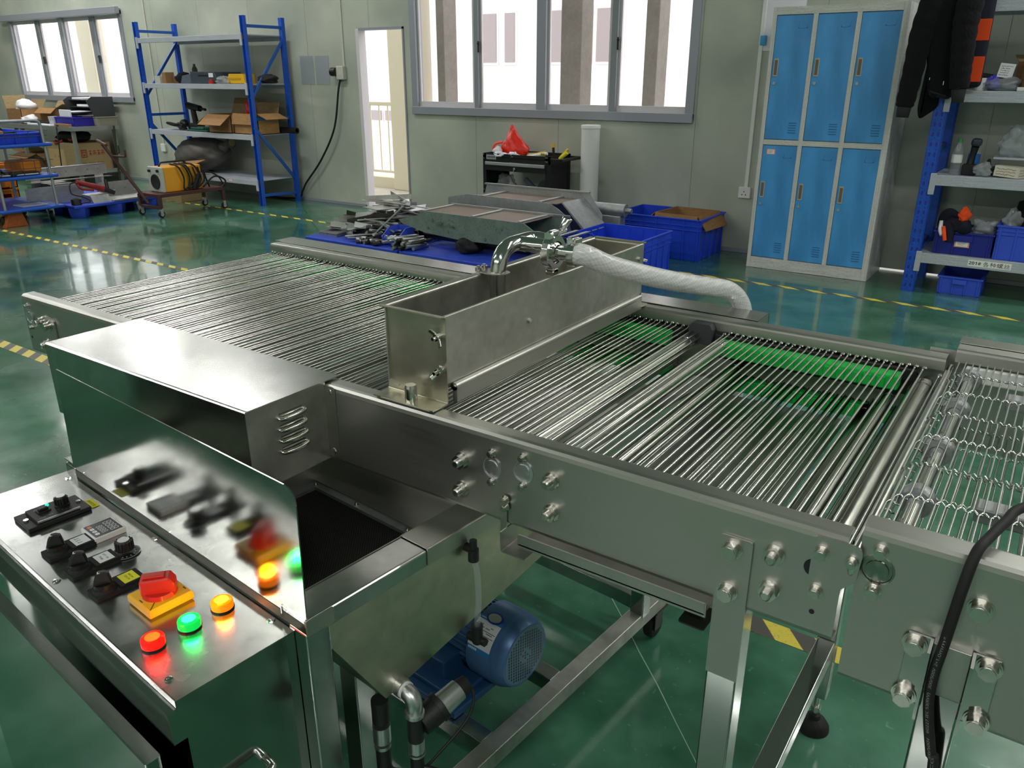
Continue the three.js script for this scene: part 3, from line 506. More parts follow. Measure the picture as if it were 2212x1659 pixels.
// ---------- trough standing across the belt ----------
{
  const x0 = -0.813, x1 = -0.7, z1 = -0.843, z0 = -1.487, yb = 0.958, yt = 1.0785;
  const t = thing('curtain_trough', 'open stainless trough standing across the wire belt with wing nuts at its end', 'trough', [-0.756, 0.942, -1.165]);
  part(t, 'back_wall', uvm(sheet([[x0 - 0.011, yt + 0.001], [x0, yt], [x0, yb], [x0 + 0.02, yb - 0.004]], 0.0018, 'z', z0, z1 + 0.004, 0.003)), M.satin);
  part(t, 'front_wall', uvm(sheet([[x1 - 0.002, yt - 0.002], [x1 - 0.004, yt - 0.0005], [x1, yt], [x1, yb + 0.016], [x1 - 0.02, yb + 0.004]], 0.0018, 'z', z0, z1, 0.002)), M.satin);
  part(t, 'floor_plate', uvm(box(x0, x1 - 0.018, yb + 0.002, yb + 0.0038, z0, z1)), M.steel);
  for (const [z, s] of [[z1, 1], [z0, -1]]) {
    part(t, 'end_wall', uvm(mg([sheet([[s * z + 0.012 , yt + 0.001], [s * z, yt], [s * z, 0.9435], [s * z + 0.036, 0.9435]].map(([a, b]) => [a * s, b]), 0.0018, 'x', x0 - 0.004, x1 + 0.0015, 0.004)])), M.hopper);
    part(t, 'foot_plate', uvm(extr(roundPts([[x0 + 0.012, z], [x1, z], [x1 + 0.001, z + s * 0.038], [x0 + 0.008, z + s * 0.038]].map(([a, b]) => [a, b]), [0, 0, 0.014, 0.008], true), 'y', 0.9415, 0.9435)), M.steel);
  }
  // rounded lower gate bar along the front
  part(t, 'gate_bar', uvm(mg([sweep([V(x1 + 0.0035, yb + 0.01, z1 - 0.012), V(x1 + 0.0035, yb + 0.01, z0 + 0.012)], () => 0.0065, 16), box(x1 + 0.001, x1 + 0.0095, yb - 0.0135, yb + 0.01, z0 + 0.012, z1 - 0.012)])), M.steel);
  part(t, 'locating_pin', lathe([[0.0095, 0], [0.0095, 0.021], [0.008, 0.0255], [0.003, 0.027], [0, 0.0275], [0, 0.03]], 'y', -0.7535, 0.9435, -0.8225, 24), M.chrome);
  const wing = (a) => mg([cyl(0.005, 0.01, 'z', 0, 0, 0.005, 12), cyl(0.0028, 0.017, 'z', 0, 0, 0.0085, 10), ...[0, 1].map((k) => clean(new RoundedBoxGeometry(0.013, 0.0065, 0.003, 1, 0.0012)).rotateY(-0.45).translate(0.0095, 0, 0.009).rotateZ(a + k * PI * 0.98))]);
  part(t, 'wing_nut', wing(2.3).translate(-0.7095, 1.0475, z1 + 0.001), M.chrome); part(t, 'wing_nut', wing(0.9).translate(-0.7095, 0.9945, z1 + 0.001), M.chrome);
  part(t, 'wing_nut', wing(0.3).rotateY(PI).translate(-0.7095, 1.045, z0 - 0.001), M.chrome);
  for (const [y, z] of [[1.05, z0 + 0.02], [1.02, -1.06]]) part(t, 'stud', cyl(0.0045, 0.005, 'x', x1 + 0.0025, y, z, 10), M.bolt);
  // inlet pipe: riser from inside, bend, run along, elbow to the clamp
  const px = -0.79, pz = -1.099, py = 1.124, r = 0.014;
  const ip = part(t, 'inlet_pipe', [pipe([[px, 0.97, pz], [px, py, pz], [px, py, pz - 0.112], [-0.742, py - 0.003, pz - 0.112]], r, 0.05, 20, 9), pipe([[px + 0.004, py - 0.001, pz - 0.062], [-0.728, py - 0.003, pz - 0.07]], r * 0.96, 0.01, 18, 2)], M.chrome);
  part(t, 'collar_plate', uvm(extr(roundPts([[px - 0.045, pz + 0.012], [px - 0.045, pz - 0.012], [px, pz - 0.022], [px + 0.022, pz - 0.012], [px + 0.022, pz + 0.012], [px, pz + 0.022]], 0.012, true), 'y', yt + 0.002, yt + 0.0038)), M.steel);
  for (const z of [0.008, -0.009]) part(t, 'bolt', [cyl(0.006, 0.0055, 'y', px - 0.036, yt + 0.0065, pz + z, 6), cyl(0.003, 0.003, 'y', px - 0.036, yt + 0.0105, pz + z, 10)], M.bolt);
  // tri-clamp ring with wing nut
  const cx = -0.722, cyy = 1.1135, cz = -1.170;
  const cl1 = part(t, 'pipe_clamp', [lathe([[0.0195, -0.0085], [0.0285, -0.0085], [0.0305, -0.006], [0.0305, 0.006], [0.0285, 0.0085], [0.0195, 0.0085]], 'x', cx, cyy, cz, 32), box(cx - 0.008, cx + 0.008, cyy - 0.037, cyy - 0.027, cz - 0.008, cz + 0.01, 0.003), box(cx - 0.006, cx + 0.006, cyy + 0.026, cyy + 0.038, cz - 0.012, cz + 0.012, 0.003), cyl(0.008, 0.016, 'x', cx, cyy - 0.036, cz + 0.002, 14)], M.chrome);
  part(cl1, 'wing_nut', [cyl(0.0045, 0.05, 'z', cx, cyy + 0.032, cz - 0.014, 10), sweep(spline([[cx, cyy + 0.03, cz - 0.026], [cx + 0.003, cyy + 0.042, cz - 0.03], [cx + 0.006, cyy + 0.054, cz - 0.037]], 8), (u) => 0.0045 + 0.006 * u, 10, 0.5), cyl(0.008, 0.008, 'z', cx, cyy + 0.03, cz + 0.014, 6)], M.chrome);
  part(t, 'hose_tail', [lathe([[0.0, -0.014], [0.021, -0.014], [0.021, -0.008], [0.0135, -0.002], [0.0135, 0.03], [0, 0.03]], 'x', cx + 0.012, cyy, cz, 24)], M.chrome);
}
// braided hose from the trough inlet over the far rail
{
  const pts = spline([[-0.69, 1.1135, -1.170], [-0.666, 1.112, -1.183], [-0.642, 1.09, -1.225], [-0.612, 1.06, -1.31], [-0.583, 1.03, -1.41], [-0.560, 1.005, -1.505], [-0.541, 0.985, -1.575], [-0.527, 0.95, -1.617], [-0.521, 0.9, -1.63], [-0.52, 0.80, -1.63], [-0.53, 0.60, -1.61]], 90);
  const h = thing('braided_hose', 'thick translucent white braided hose arching from the trough over the rear rail', 'hose', [-0.56, 0.6, -1.5]);
  part(h, 'hose_wall', smooth(sweep(pts, () => 0.0185, 24, 1, true, 12)), M.hose);
  part(h, 'hose_clamp', [lathe([[0.0192, -0.006], [0.0208, -0.006], [0.0208, 0.006], [0.0192, 0.006]], 'x', 0, 0, 0, 28).rotateY(0.2).translate(-0.684, 1.1135, -1.1735), box(-0.692, -0.672, 1.132, 1.142, -1.185, -1.163, 0.002), cyl(0.005, 0.022, 'z', -0.682, 1.139, -1.172, 6)], M.chrome, 'steel worm-drive hose clamp');
}
// ---------- hopper cart (authored in the cart's own frame) ----------
const CT = { cart: true };
{
  const t = thing('hopper_cart', 'stainless hopper cart on castors pushed under the wire conveyor', 'hopper', [-1.07, 0, -1.0], CT);
  // rim
  const rm = part(t, 'rim', uvm(mg([sheet([[-0.772, 0.752], [-0.772, 0.766], [-0.718, 0.766], [-0.718, 0.741]], 0.0018, 'z', -1.6, -0.4575, 0.003), box(-1.424, -0.772, 0.764, 0.766, -0.495, -0.459), box(-1.424, -1.37, 0.764, 0.766, -1.6, -0.495)])), M.steelTop);
  part(rm, 'corner_cap', uvm(extr(roundPts([[-0.4562, 0.7665], [-0.4562, 0.744], [-0.4985, 0.744], [-0.4985, 0.7665]], [0, 0, 0.006, 0.002], true), 'x', -0.7185, -0.7162)), M.steel);
  part(rm, 'cover_strip', uvm(sheet([[-0.7725, 0.756], [-0.7725, 0.7695], [-0.7155, 0.7695], [-0.7155, 0.742]], 0.0018, 'z', -1.3, -0.665, 0.003)), M.steel);
  // side plate, bottom, near and inner walls
  part(t, 'side_plate', uvm(extr([[-0.457, 0.764], [-0.4575, 0.755], [-0.492, 0.703], [-0.576, 0.559], [-0.95, 0.618], [-1.58, 0.7], [-1.58, 0.764]], 'x', -0.7225, -0.7205)), M.hopper);
  part(t, 'bottom_plate', uvm(mg([extr([[-0.492, 0.703], [-0.494, 0.703], [-0.578, 0.561], [-0.95, 0.62], [-1.58, 0.702], [-1.58, 0.7], [-0.95, 0.618], [-0.576, 0.559]], 'x', -1.42, -0.7225)])), M.hopper);
  parts(t, 'inner_wall', [box(-0.776, -0.774, 0.65, 0.765, -0.80, -0.49), box(-1.118, -1.116, 0.65, 0.80, -0.84, -0.49), box(-1.118, -0.774, 0.65, 0.765, -0.492, -0.49)].map((g) => uvm(g)), M.steel);
  part(t, 'chute_plate', uvm(extr([[-0.765, 0.702], [-0.768, 0.702], [-0.83, 0.792], [-0.827, 0.792]], 'x', -1.117, -0.775)), M.steel);
  const sc = part(t, 'screen', uvm(box(-1.116, -0.776, 0.692, 0.694, -0.766, -0.492)), M.meshScreen, 'dark perforated sieve screen');
  part(sc, 'screen_frame', uvm(mg([box(-1.116, -0.776, 0.694, 0.70, -0.768, -0.75), box(-1.116, -1.098, 0.694, 0.70, -0.75, -0.492), box(-0.79, -0.776, 0.694, 0.699, -0.75, -0.492)])), M.galv);
  for (const x of [-1.105, -0.99, -0.86]) part(sc, 'bolt', [cyl(0.003, 0.006, 'y', x, 0.702, -0.757, 8), cyl(0.0048, 0.002, 'y', x, 0.7, -0.757, 6)], M.bolt);
  part(t, 'catch_plate', uvm(extr([[-0.84, 0.78], [-1.58, 0.67], [-1.58, 0.668], [-0.84, 0.778]], 'x', -1.42, -0.724)), M.steel);
  // posts
  part(t, 'post', uvm(box(-0.7575, -0.7195, 0.1, 0.744, -0.4935, -0.4565, 0.003), 1, true), M.mirror);
  part(t, 'post', uvm(box(-0.835, -0.797, 0.13, 0.562, -0.618, -0.58, 0.003), 1, true), M.mirror);
  part(t, 'post', uvm(box(-1.42, -1.382, 0.1, 0.76, -0.4935, -0.4565, 0.003), 1, true), M.mirror);
  for (const x of [-0.8, -1.36]) part(t, 'post', uvm(box(x - 0.038, x, 0.13, 0.70, -1.5, -1.462, 0.003), 1, true), M.mirror);
  // base frame
  for (const x of [-0.802, -1.36]) part(t, 'long_beam', uvm(box(x - 0.039, x, 0.101, 0.14, -1.59, -0.41, 0.002)), M.satin);
  for (const z of [-0.905, -1.138, -1.52]) part(t, 'cross_beam', uvm(box(-1.36, -0.841, 0.101, 0.1395, z - 0.038, z, 0.002)), M.steelTop);
  const cw = wheelG(0.034, 0.026);
  for (const [x, z] of [[-0.83, -1.57], [-1.385, -1.57], [-0.83, -0.45], [-1.385, -0.45]]) {
    const c = part(t, 'castor', [box(x - 0.03, x + 0.03, 0.096, 0.101, z - 0.03, z + 0.03), box(x - 0.019, x - 0.015, 0.03, 0.09, z - 0.022, z + 0.016, 0.002), box(x + 0.015, x + 0.019, 0.03, 0.09, z - 0.022, z + 0.016, 0.002), cyl(0.02, 0.012, 'y', x, 0.09, z, 18)], M.black);
    inst(c, 'wheel', cw, M.rubber, [x, 0.034, z - 0.006]);
    part(c, 'brake_pedal', extr(roundPts([[x - 0.016, z - 0.06], [x - 0.05, z - 0.045], [x - 0.105, z - 0.028], [x - 0.112, z + 0.006], [x - 0.06, z + 0.008], [x - 0.016, z + 0.0]], 0.006, true), 'y', 0.062, 0.072, [[[x - 0.095, z - 0.02], [x - 0.072, z - 0.026], [x - 0.07, z - 0.006], [x - 0.095, z - 0.004]]], 0.002), M.black);
  }
  // sight glass
  part(t, 'sight_tube', cable([[-0.704, 0.716, -0.75], [-0.6995, 0.69, -0.7515], [-0.699, 0.64, -0.753], [-0.7035, 0.585, -0.753]], 0.005, 16, 12), M.clear, 'clear plastic level tube');
  part(t, 'tube_fitting', [cyl(0.0085, 0.02, 'y', -0.705, 0.722, -0.75, 16), cyl(0.006, 0.02, 'y', -0.705, 0.737, -0.75, 12), cyl(0.007, 0.018, 'x', -0.712, 0.73, -0.75, 12)], M.blackPlastic, 'black push-in fitting');
  part(t, 'tube_fitting', [cyl(0.009, 0.026, 'y', -0.703, 0.576, -0.753, 16), cyl(0.0095, 0.004, 'y', -0.703, 0.588, -0.753, 16), cyl(0.0075, 0.02, 'x', -0.711, 0.563, -0.753, 12), clean(new THREE.SphereGeometry(0.0095, 14, 10)).translate(-0.703, 0.563, -0.753), cyl(0.007, 0.008, 'x', -0.692, 0.562, -0.756, 6)], M.blackPlastic, 'black elbow push-in fitting');
  // drain elbow and solenoid valve
  part(t, 'pipe_elbow', [pipe([[-0.722, 0.565, -0.602], [-0.69, 0.562, -0.602], [-0.69, 0.53, -0.602]], 0.0125, 0.032, 18, 9), cyl(0.015, 0.012, 'x', -0.715, 0.565, -0.602, 8), cyl(0.0145, 0.006, 'y', -0.69, 0.532, -0.602, 22)], M.alu);
  part(t, 'pipe_elbow', cyl(0.0132, 0.004, 'x', -0.7065, 0.5645, -0.602, 20), M.white, 'white sealing tape');
  part(t, 'solenoid_valve', [cyl(0.012, 0.05, 'y', -0.69, 0.508, -0.602, 18), cyl(0.0105, 0.03, 'y', -0.69, 0.44, -0.602, 16), rod([-0.69, 0.505, -0.612], [-0.685, 0.515, -0.648], 0.02, 22, 0.022), rod([-0.686, 0.513, -0.642], [-0.6845, 0.516, -0.65], 0.0235, 22), rod([-0.68, 0.524, -0.682], [-0.677, 0.528, -0.7], 0.015, 18, 0.013), cable([[-0.677, 0.528, -0.695], [-0.664, 0.515, -0.7], [-0.66, 0.48, -0.68], [-0.68, 0.43, -0.62], [-0.71, 0.38, -0.59], [-0.75, 0.2, -0.57]], 0.0025, 30, 6)], M.blackPlastic, 'black solenoid valve');
  parts(t, 'valve_body', [rod([-0.6845, 0.515, -0.65], [-0.68, 0.524, -0.684], 0.0185, 22, 0.017), cyl(0.0125, 0.022, 'y', -0.69, 0.472, -0.602, 8), cyl(0.0128, 0.004, 'y', -0.69, 0.457, -0.602, 18)], M.alu, 'bright metal valve housing');
  part(t, 'drain_pipe', [cyl(0.013, 0.04, 'y', -0.735, 0.53, -0.575, 16), cyl(0.0115, 0.06, 'y', -0.735, 0.43, -0.575, 16), cable([[-0.735, 0.42, -0.575], [-0.73, 0.40, -0.585], [-0.70, 0.405, -0.6], [-0.69, 0.42, -0.602]], 0.01, 16, 10), cable([[-0.735, 0.43, -0.57], [-0.72, 0.37, -0.56], [-0.70, 0.3, -0.55], [-0.72, 0.15, -0.52]], 0.003, 20, 6), cable([[-0.69, 0.43, -0.602], [-0.66, 0.42, -0.62], [-0.665, 0.39, -0.59], [-0.70, 0.33, -0.56], [-0.73, 0.15, -0.54]], 0.004, 24, 6)], M.blackPlastic, 'black drain pipe and wires');
  part(t, 'pipe_union', [cyl(0.0135, 0.03, 'y', -0.735, 0.488, -0.575, 18), cyl(0.0125, 0.006, 'y', -0.735, 0.464, -0.575, 18)], M.alu);
}
// ---------- pump motor under the hopper ----------
{
  const t = thing('pump_motor', 'blue electric pump motor with round fan grille under the hopper', 'motor', [-1.03, 0.14, -1.085], CT);
  const cy = 0.226, cz = -1.085, xf = -0.872;
  part(t, 'fan_cowl', [lathe([[0.0, 0.0], [0.072, 0.0], [0.0735, -0.002], [0.0835, -0.024], [0.0845, -0.03], [0.0845, -0.098], [0.081, -0.1], [0.0, -0.1]], 'x', xf, cy, cz, 48)], M.motor);
  // grille: slots in a tilted grid
  const slots = []; for (let i = -8; i <= 8; i++) for (let j = -8; j <= 8; j++) {
    const y = i * 0.0082 * 0.9 + j * 0.0025, z = j * 0.0078; const d = Math.hypot(y, z); if (d > 0.062 || (Math.abs(y) + Math.abs(z) < 0.021 && !(Math.abs(y) + Math.abs(z) < 0.0115))) continue;
    slots.push(clean(new THREE.BoxGeometry(0.0014, 0.0048, 0.0036)).translate(xf + 0.0001, cy + y, cz + z));
  }
  part(t, 'fan_grille', cyl(0.068, 0.0012, 'x', xf, cy, cz, 40), M.motorFace);
  part(t, 'grille_slots', slots, M.black).userData.kind = 'stuff';
  const fins = [cyl(0.064, 0.16, 'x', -1.05, cy, cz, 32)]; for (let k = 0; k < 28; k++) { const a = (k / 28) * 2 * PI; fins.push(clean(new THREE.BoxGeometry(0.15, 0.016, 0.003)).translate(0, 0.068, 0).rotateX(a).translate(-1.05, cy, cz)); }
  part(t, 'finned_body', fins, M.motor);
  part(t, 'base', [box(-1.28, -0.922, 0.14, 0.158, -1.19, -0.913, 0.004), box(-1.25, -0.94, 0.158, 0.17, -1.17, -0.935, 0.004), box(-1.1, -1.0, 0.165, 0.2, -1.14, -1.03, 0.006)], M.motorBase);
  part(t, 'pump_head', [cyl(0.06, 0.05, 'x', -1.16, cy, cz, 28), cyl(0.045, 0.04, 'x', -1.205, cy, cz, 24), cyl(0.03, 0.07, 'y', -1.17, cy + 0.075, cz, 20), box(-1.13, -1.0, 0.165, 0.215, -1.03, -0.96, 0.006)], M.motorBase);
  for (const z of [-0.955, -1.15]) part(t, 'bolt', [cyl(0.009, 0.008, 'y', -0.96, 0.174, z, 6), cyl(0.012, 0.003, 'y', -0.96, 0.171, z, 18)], M.bolt);
  const lab = canvasTex(256, 256, (c, w, h) => {
    c.fillStyle = '#dfe3e6'; c.fillRect(0, 0, w, h); c.fillStyle = '#2a7fc4'; c.fillRect(0, 0, w, 34); c.fillRect(0, h - 30, w, 30);
    c.fillStyle = '#e8f2fb'; for (let i = 0; i < 5; i++) c.fillRect(16 + i * 20, 9, 14, 15); c.font = '14px sans-serif'; for (let i = 0; i < 12; i++) c.fillRect(14 + i * 13, h - 20, 9, 8);
    c.fillStyle = '#b01822'; c.beginPath(); c.moveTo(70, 58); c.lineTo(92, 50); c.lineTo(112, 62); c.lineTo(110, 92); c.lineTo(74, 92); c.fill(); c.fillStyle = '#fff'; c.font = 'bold 24px sans-serif'; c.fillText('3.', 80, 84);
    c.strokeStyle = '#33383c'; c.lineWidth = 4; for (const y of [124, 156]) { c.beginPath(); c.moveTo(14, y); c.lineTo(w - 12, y); c.stroke(); }
    c.fillStyle = '#4b5156'; for (const [x, y, n] of [[150, 140, 7], [14, 172, 9], [120, 172, 5], [14, 190, 7], [170, 186, 3], [20, 108, 2]]) for (let i = 0; i < n; i++) c.fillRect(x + i * 10, y, 7, 8);
  });
  const ml = S({ map: lab, roughness: 0.35 });
  const lg = clean(new THREE.CylinderGeometry(0.0851, 0.0851, 0.062, 14, 1, true, 0, 0.95)); // curved label
  { const u = lg.attributes.uv; for (let i = 0; i < u.count; i++) { const a = u.getX(i), b = u.getY(i); u.setXY(i, b, a); } }
  part(t, 'rating_label', lg.rotateZ(-PI / 2).rotateX(-1.22).translate(xf - 0.066, cy, cz), ml, 'white and blue rating sticker');
  part(t, 'oval_badge', [lathe([[0.0, 0.002], [0.011, 0.002], [0.011, 0], [0, 0]].reverse(), 'y', 0, 0, 0, 24).scale(1.5, 1, 1).translate(0, 0.0848, 0).rotateX(0.32).translate(xf - 0.062, cy, cz)], M.alu, 'oval silver badge');
  part(t, 'badge_ring', [lathe([[0.011, 0.0012], [0.0145, 0.0012], [0.0145, 0], [0.011, 0]].reverse(), 'y', 0, 0, 0, 24).scale(1.45, 1, 1).translate(0, 0.0845, 0).rotateX(0.32).translate(xf - 0.062, cy, cz)], M.binNavy);
}
// ---------- control cabinet ----------
{
  const t = thing('control_cabinet', 'stainless control cabinet with sloping row of switches, lit pilot lamps and a splash guard', 'control cabinet', [-1.085, 0.08, -0.38], CT);
  const YP = 0.74, xa = -1.424, xb = -0.7455;
  part(t, 'body', uvm(extr([[-0.4555, 0.738], [-0.297, 0.738], [-0.2965, 0.7295], [-0.284, 0.7285], [-0.2855, 0.682], [-0.302, 0.682], [-0.302, 0.08], [-0.4555, 0.08]], 'x', xa, xb), 1, true), M.mirror);
  part(t, 'panel', uvm(mg([box(xa - 0.0005, xb + 0.0005, 0.738, YP, -0.4575, -0.296), box(xa, xb, 0.7305, YP, -0.2965, -0.295)])), M.steelPanel, 'brushed top panel carrying the switches');
  part(t, 'gasket', box(xa, xb, 0.70, 0.736, -0.4575, -0.4552), M.rubber);
  part(t, 'door', uvm(mg([extr(roundPts([[xa, -0.277], [-0.767, -0.277], [-0.766, -0.2575], [xa, -0.2575]].map(([a, b]) => [a, b + (a + 1.42) * 0.0]), [0, 0.004, 0.004, 0], true), 'y', 0.1, 0.66)])).rotateY(0.0), M.mirror, 'front door standing slightly ajar');
  part(t, 'handle', pipe([[-0.745, 0.572, -0.30], [-0.724, 0.574, -0.30], [-0.724, 0.578, -0.392], [-0.745, 0.578, -0.392]].map((p) => p), 0.0058, 0.008, 12, 5), M.chrome);
  parts(t, 'foot', [cyl(0.03, 0.08, 'y', -1.38, 0.04, -0.34, 18), cyl(0.03, 0.08, 'y', -0.78, 0.04, -0.34, 18), cyl(0.03, 0.08, 'y', -1.38, 0.04, -0.42, 18), cyl(0.03, 0.08, 'y', -0.78, 0.04, -0.42, 18)], M.rubber);
  // splash guard behind the panel
  const gp = roundPts([[-1.391, 0.756], [-0.7195, 0.757], [-0.7135, 0.953], [-1.3725, 0.9465]], [0, 0, 0.022, 0.001], true);
  part(t, 'splash_guard', uvm(extr(gp, 'z', -0.4605, -0.4588)), M.guard, 'mirror-like upright splash guard');
  part(t, 'hinge_bar', uvm(box(-1.40, -0.7205, 0.744, 0.757, -0.4625, -0.458)), M.darkSteel);
  for (const [x, z] of [[-1.393, -0.4475], [-1.089, -0.449], [-0.785, -0.449], [-1.089, -0.306], [-0.784, -0.309], [-1.393, -0.306]]) inst(t, 'screw', G.screw, M.chrome, [x, YP, z], [-PI / 2, 0, rr(0, 2)]);
  const plane = (w, h, x, y, z) => clean(new THREE.PlaneGeometry(w, h)).rotateX(-PI / 2).translate(x, y, z);
  // inverter strip
  {
    const p = part(t, 'speed_controller', [box(-1.3115, -1.251, YP, YP + 0.007, -0.426, -0.331, 0.0015), box(-1.307, -1.2555, YP + 0.006, YP + 0.0115, -0.411, -0.347, 0.001), box(-1.2925, -1.279, YP + 0.011, YP + 0.0135, -0.377, -0.357, 0.001)], M.blackPlastic, 'black speed controller with knob and green indicator');
    part(p, 'knob', [lathe([[0.0, 0.017], [0.0075, 0.017], [0.0085, 0.0155], [0.0095, 0.004], [0.0115, 0.003], [0.0115, 0], [0, 0]].reverse(), 'y', -1.281, YP + 0.0115, -0.394, 20), ...Array.from({ length: 14 }, (_, i) => cyl(0.0012, 0.013, 'y', -1.281 + 0.0093 * Math.cos(i * 0.4488), YP + 0.02, -0.394 + 0.0093 * Math.sin(i * 0.4488), 6))], M.black);
    part(p, 'knob_cap', cyl(0.0068, 0.0012, 'y', -1.281, YP + 0.029, -0.394, 20), M.alu);
    part(p, 'rocker', box(-1.29, -1.2815, YP + 0.0125, YP + 0.018, -0.3745, -0.3595, 0.002).rotateX(0), M.black);
    parts(p, 'screw', [cyl(0.004, 0.003, 'y', -1.2815, YP + 0.008, -0.339, 6), cyl(0.004, 0.003, 'y', -1.2815, YP + 0.008, -0.4185, 6)], M.chrome);
    part(p, 'edge_strip', box(-1.2562, -1.2552, YP + 0.0085, YP + 0.0118, -0.411, -0.347), M.alu);
    part(p, 'indicator', clean(new THREE.SphereGeometry(0.0026, 12, 8)).translate(-1.2985, YP + 0.0125, -0.3775), glow(0x0aff8a, 0x18ff96, 4));
    const pr = canvasTex(256, 128, (c, w, h) => { c.fillStyle = '#151616'; c.fillRect(0, 0, w, h); c.strokeStyle = c.fillStyle = '#9aa0a0'; c.lineWidth = 2; for (let i = 0; i < 11; i++) { const a = 2.3 + i * 0.5; c.beginPath(); c.moveTo(66 + 40 * Math.cos(a), 64 + 40 * Math.sin(a)); c.lineTo(66 + 47 * Math.cos(a), 64 + 47 * Math.sin(a)); c.stroke(); } c.font = '13px sans-serif'; c.fillText('RUN', 148, 30); c.fillText('STOP', 190, 108); c.fillText('SPEED', 196, 24); });
    const pg = plane(0.064, 0.05, 0, 0, 0).rotateY(-PI / 2).translate(-1.281, YP + 0.0117, -0.379); part(p, 'print', pg, S({ map: pr, roughness: 0.5 }));
    const yl = canvasTex(128, 48, (c, w, h) => { c.fillStyle = '#d8cf1e'; c.fillRect(0, 0, w, h); c.fillStyle = '#26260c'; c.font = 'bold 21px monospace'; c.fillText('INVERTER', 10, 32); });
    part(t, 'name_label', plane(0.034, 0.0125, -1.272, YP + 0.0008, -0.4345), S({ map: yl, roughness: 0.5 }), 'yellow name label');
  }
  // temperature display
  {
    const p = part(t, 'timer_display', box(-1.1905, -1.1415, YP, YP + 0.009, -0.4305, -0.3835, 0.001), M.white, 'white framed digital display');
    const dt = canvasTex(512, 512, (c, w, h) => {
      c.fillStyle = '#15161a'; c.fillRect(0, 0, w, h); c.strokeStyle = '#cfd3d6';
      const seg = (x, y, a, b, lw) => { c.lineWidth = lw; const g = 5; const L = (x0, y0, x1, y1) => { c.beginPath(); c.moveTo(x0, y0); c.lineTo(x1, y1); c.stroke(); }; L(x + g, y, x + a - g, y); L(x + g, y + b / 2, x + a - g, y + b / 2); L(x + g, y + b, x + a - g, y + b); L(x, y + g, x, y + b / 2 - g); L(x + a, y + g, x + a, y + b / 2 - g); L(x, y + b / 2 + g, x, y + b - g); L(x + a, y + b / 2 + g, x + a, y + b - g); c.fillRect(x + a + 10, y + b - 5, 9, 9); };
      c.fillStyle = '#cfd3d6'; for (let i = 0; i < 4; i++) seg(90 + i * 100, 48, 62, 142, 13); for (let i = 0; i < 4; i++) seg(150 + i * 78, 240, 46, 104, 10);
      c.fillStyle = '#c8703a'; c.fillRect(36, 396, 88, 74); c.fillStyle = '#e9ebec'; for (let i = 0; i < 3; i++) { c.beginPath(); c.arc(190 + i * 108, 432, 40, 0, 7); c.fill(); c.fillRect(150 + i * 108, 400, 80, 64); }
      c.fillStyle = '#222'; c.font = 'bold 60px sans-serif'; ['<', 'v', '^'].forEach((s, i) => c.fillText(s, 172 + i * 108, 454)); c.fillStyle = '#9a9da0'; c.font = '26px sans-serif'; c.fillText('OUT  SET', 380, 498);
    });
    part(p, 'screen', plane(0.0435, 0.0415, -1.166, YP + 0.0096, -0.407), S({ map: dt, roughness: 0.3 }));
  }
  // three selector switches with label holders
  const lt = (bg, ink, draw) => S({ roughness: 0.6, map: canvasTex(128, 128, (c, w, h) => { c.fillStyle = bg; c.fillRect(0, 0, w, h); c.fillStyle = ink; draw(c, w, h); }) });
  const labs = [lt('#e4e6e8', '#2a2c30', (c) => { c.font = 'bold 22px monospace'; ['Man', 'Off', 'Run'].forEach((s, i) => { c.save(); c.translate(36 + i * 34, 100); c.rotate(-PI / 2); c.fillText(s, 0, 0); c.restore(); }); }),
    lt('#e4e6e8', '#2a2c30', (c) => { c.font = 'bold 24px monospace'; c.fillText('Off On', 18, 54); c.fillText('Pump', 34, 92); }),
    lt('#e6e02c', '#3a380c', (c) => { c.font = 'bold 24px monospace'; c.fillText('Water', 28, 50); c.fillText('Cycle', 28, 82); })];
  const base = mg([lathe([[0.0, 0.009], [0.0135, 0.009], [0.0155, 0.006], [0.0165, 0], [0, 0]].reverse(), 'y', 0, 0, 0, 24), extr(roundPts([[-0.017, 0.017], [0.017, 0.017], [0.019, -0.05], [-0.015, -0.05]], 0.003, true), 'y', 0, 0.0045), extr(roundPts([[-0.0155, -0.0165], [0.0155, -0.0165], [0.017, -0.05], [-0.014, -0.05]], 0.002, true), 'y', 0.0045, 0.0075)]);
  const knob = clean(toCreasedNormals(extr([[-0.0125, 0.0], [0.0125, 0.0], [0.009, 0.017], [0.0035, 0.0195], [-0.003, 0.0195], [-0.0085, 0.012]], 'z', -0.005, 0.005, [], 0.002), 0.5)).rotateY(1.15);
  const grip = mg([lathe([[0.0, 0.006], [0.011, 0.006], [0.0125, 0], [0, 0]].reverse(), 'y', 0, 0, 0, 24), knob.translate(0, 0.005, 0)]);
  [[-1.16, -0.336], [-1.087, -0.338], [-1.0115, -0.338]].forEach(([x, z], i) => {
    const p = inst(t, 'selector_switch', base, M.blackMatt, [x, YP, z], null, ['black selector switch with white label, nearest the display', 'black selector switch with white label, in the middle', 'black selector switch with yellow label'][i]);
    const kb = new THREE.Mesh(grip, M.black); kb.name = 'knob'; kb.position.set(0, 0.009, 0); p.add(kb);
    const tip = new THREE.Mesh(clean(new RoundedBoxGeometry(0.0035, 0.001, 0.005, 1, 0.0003)), M.white); tip.name = 'pointer'; tip.position.set(0, 0.0328, 0.003); tip.rotation.y = 1.15; p.add(tip);
    const lb = new THREE.Mesh(plane(0.0255, 0.0215, 0.0008, 0.0078, -0.0335), labs[i]); lb.name = 'label_insert'; p.add(lb);
  });
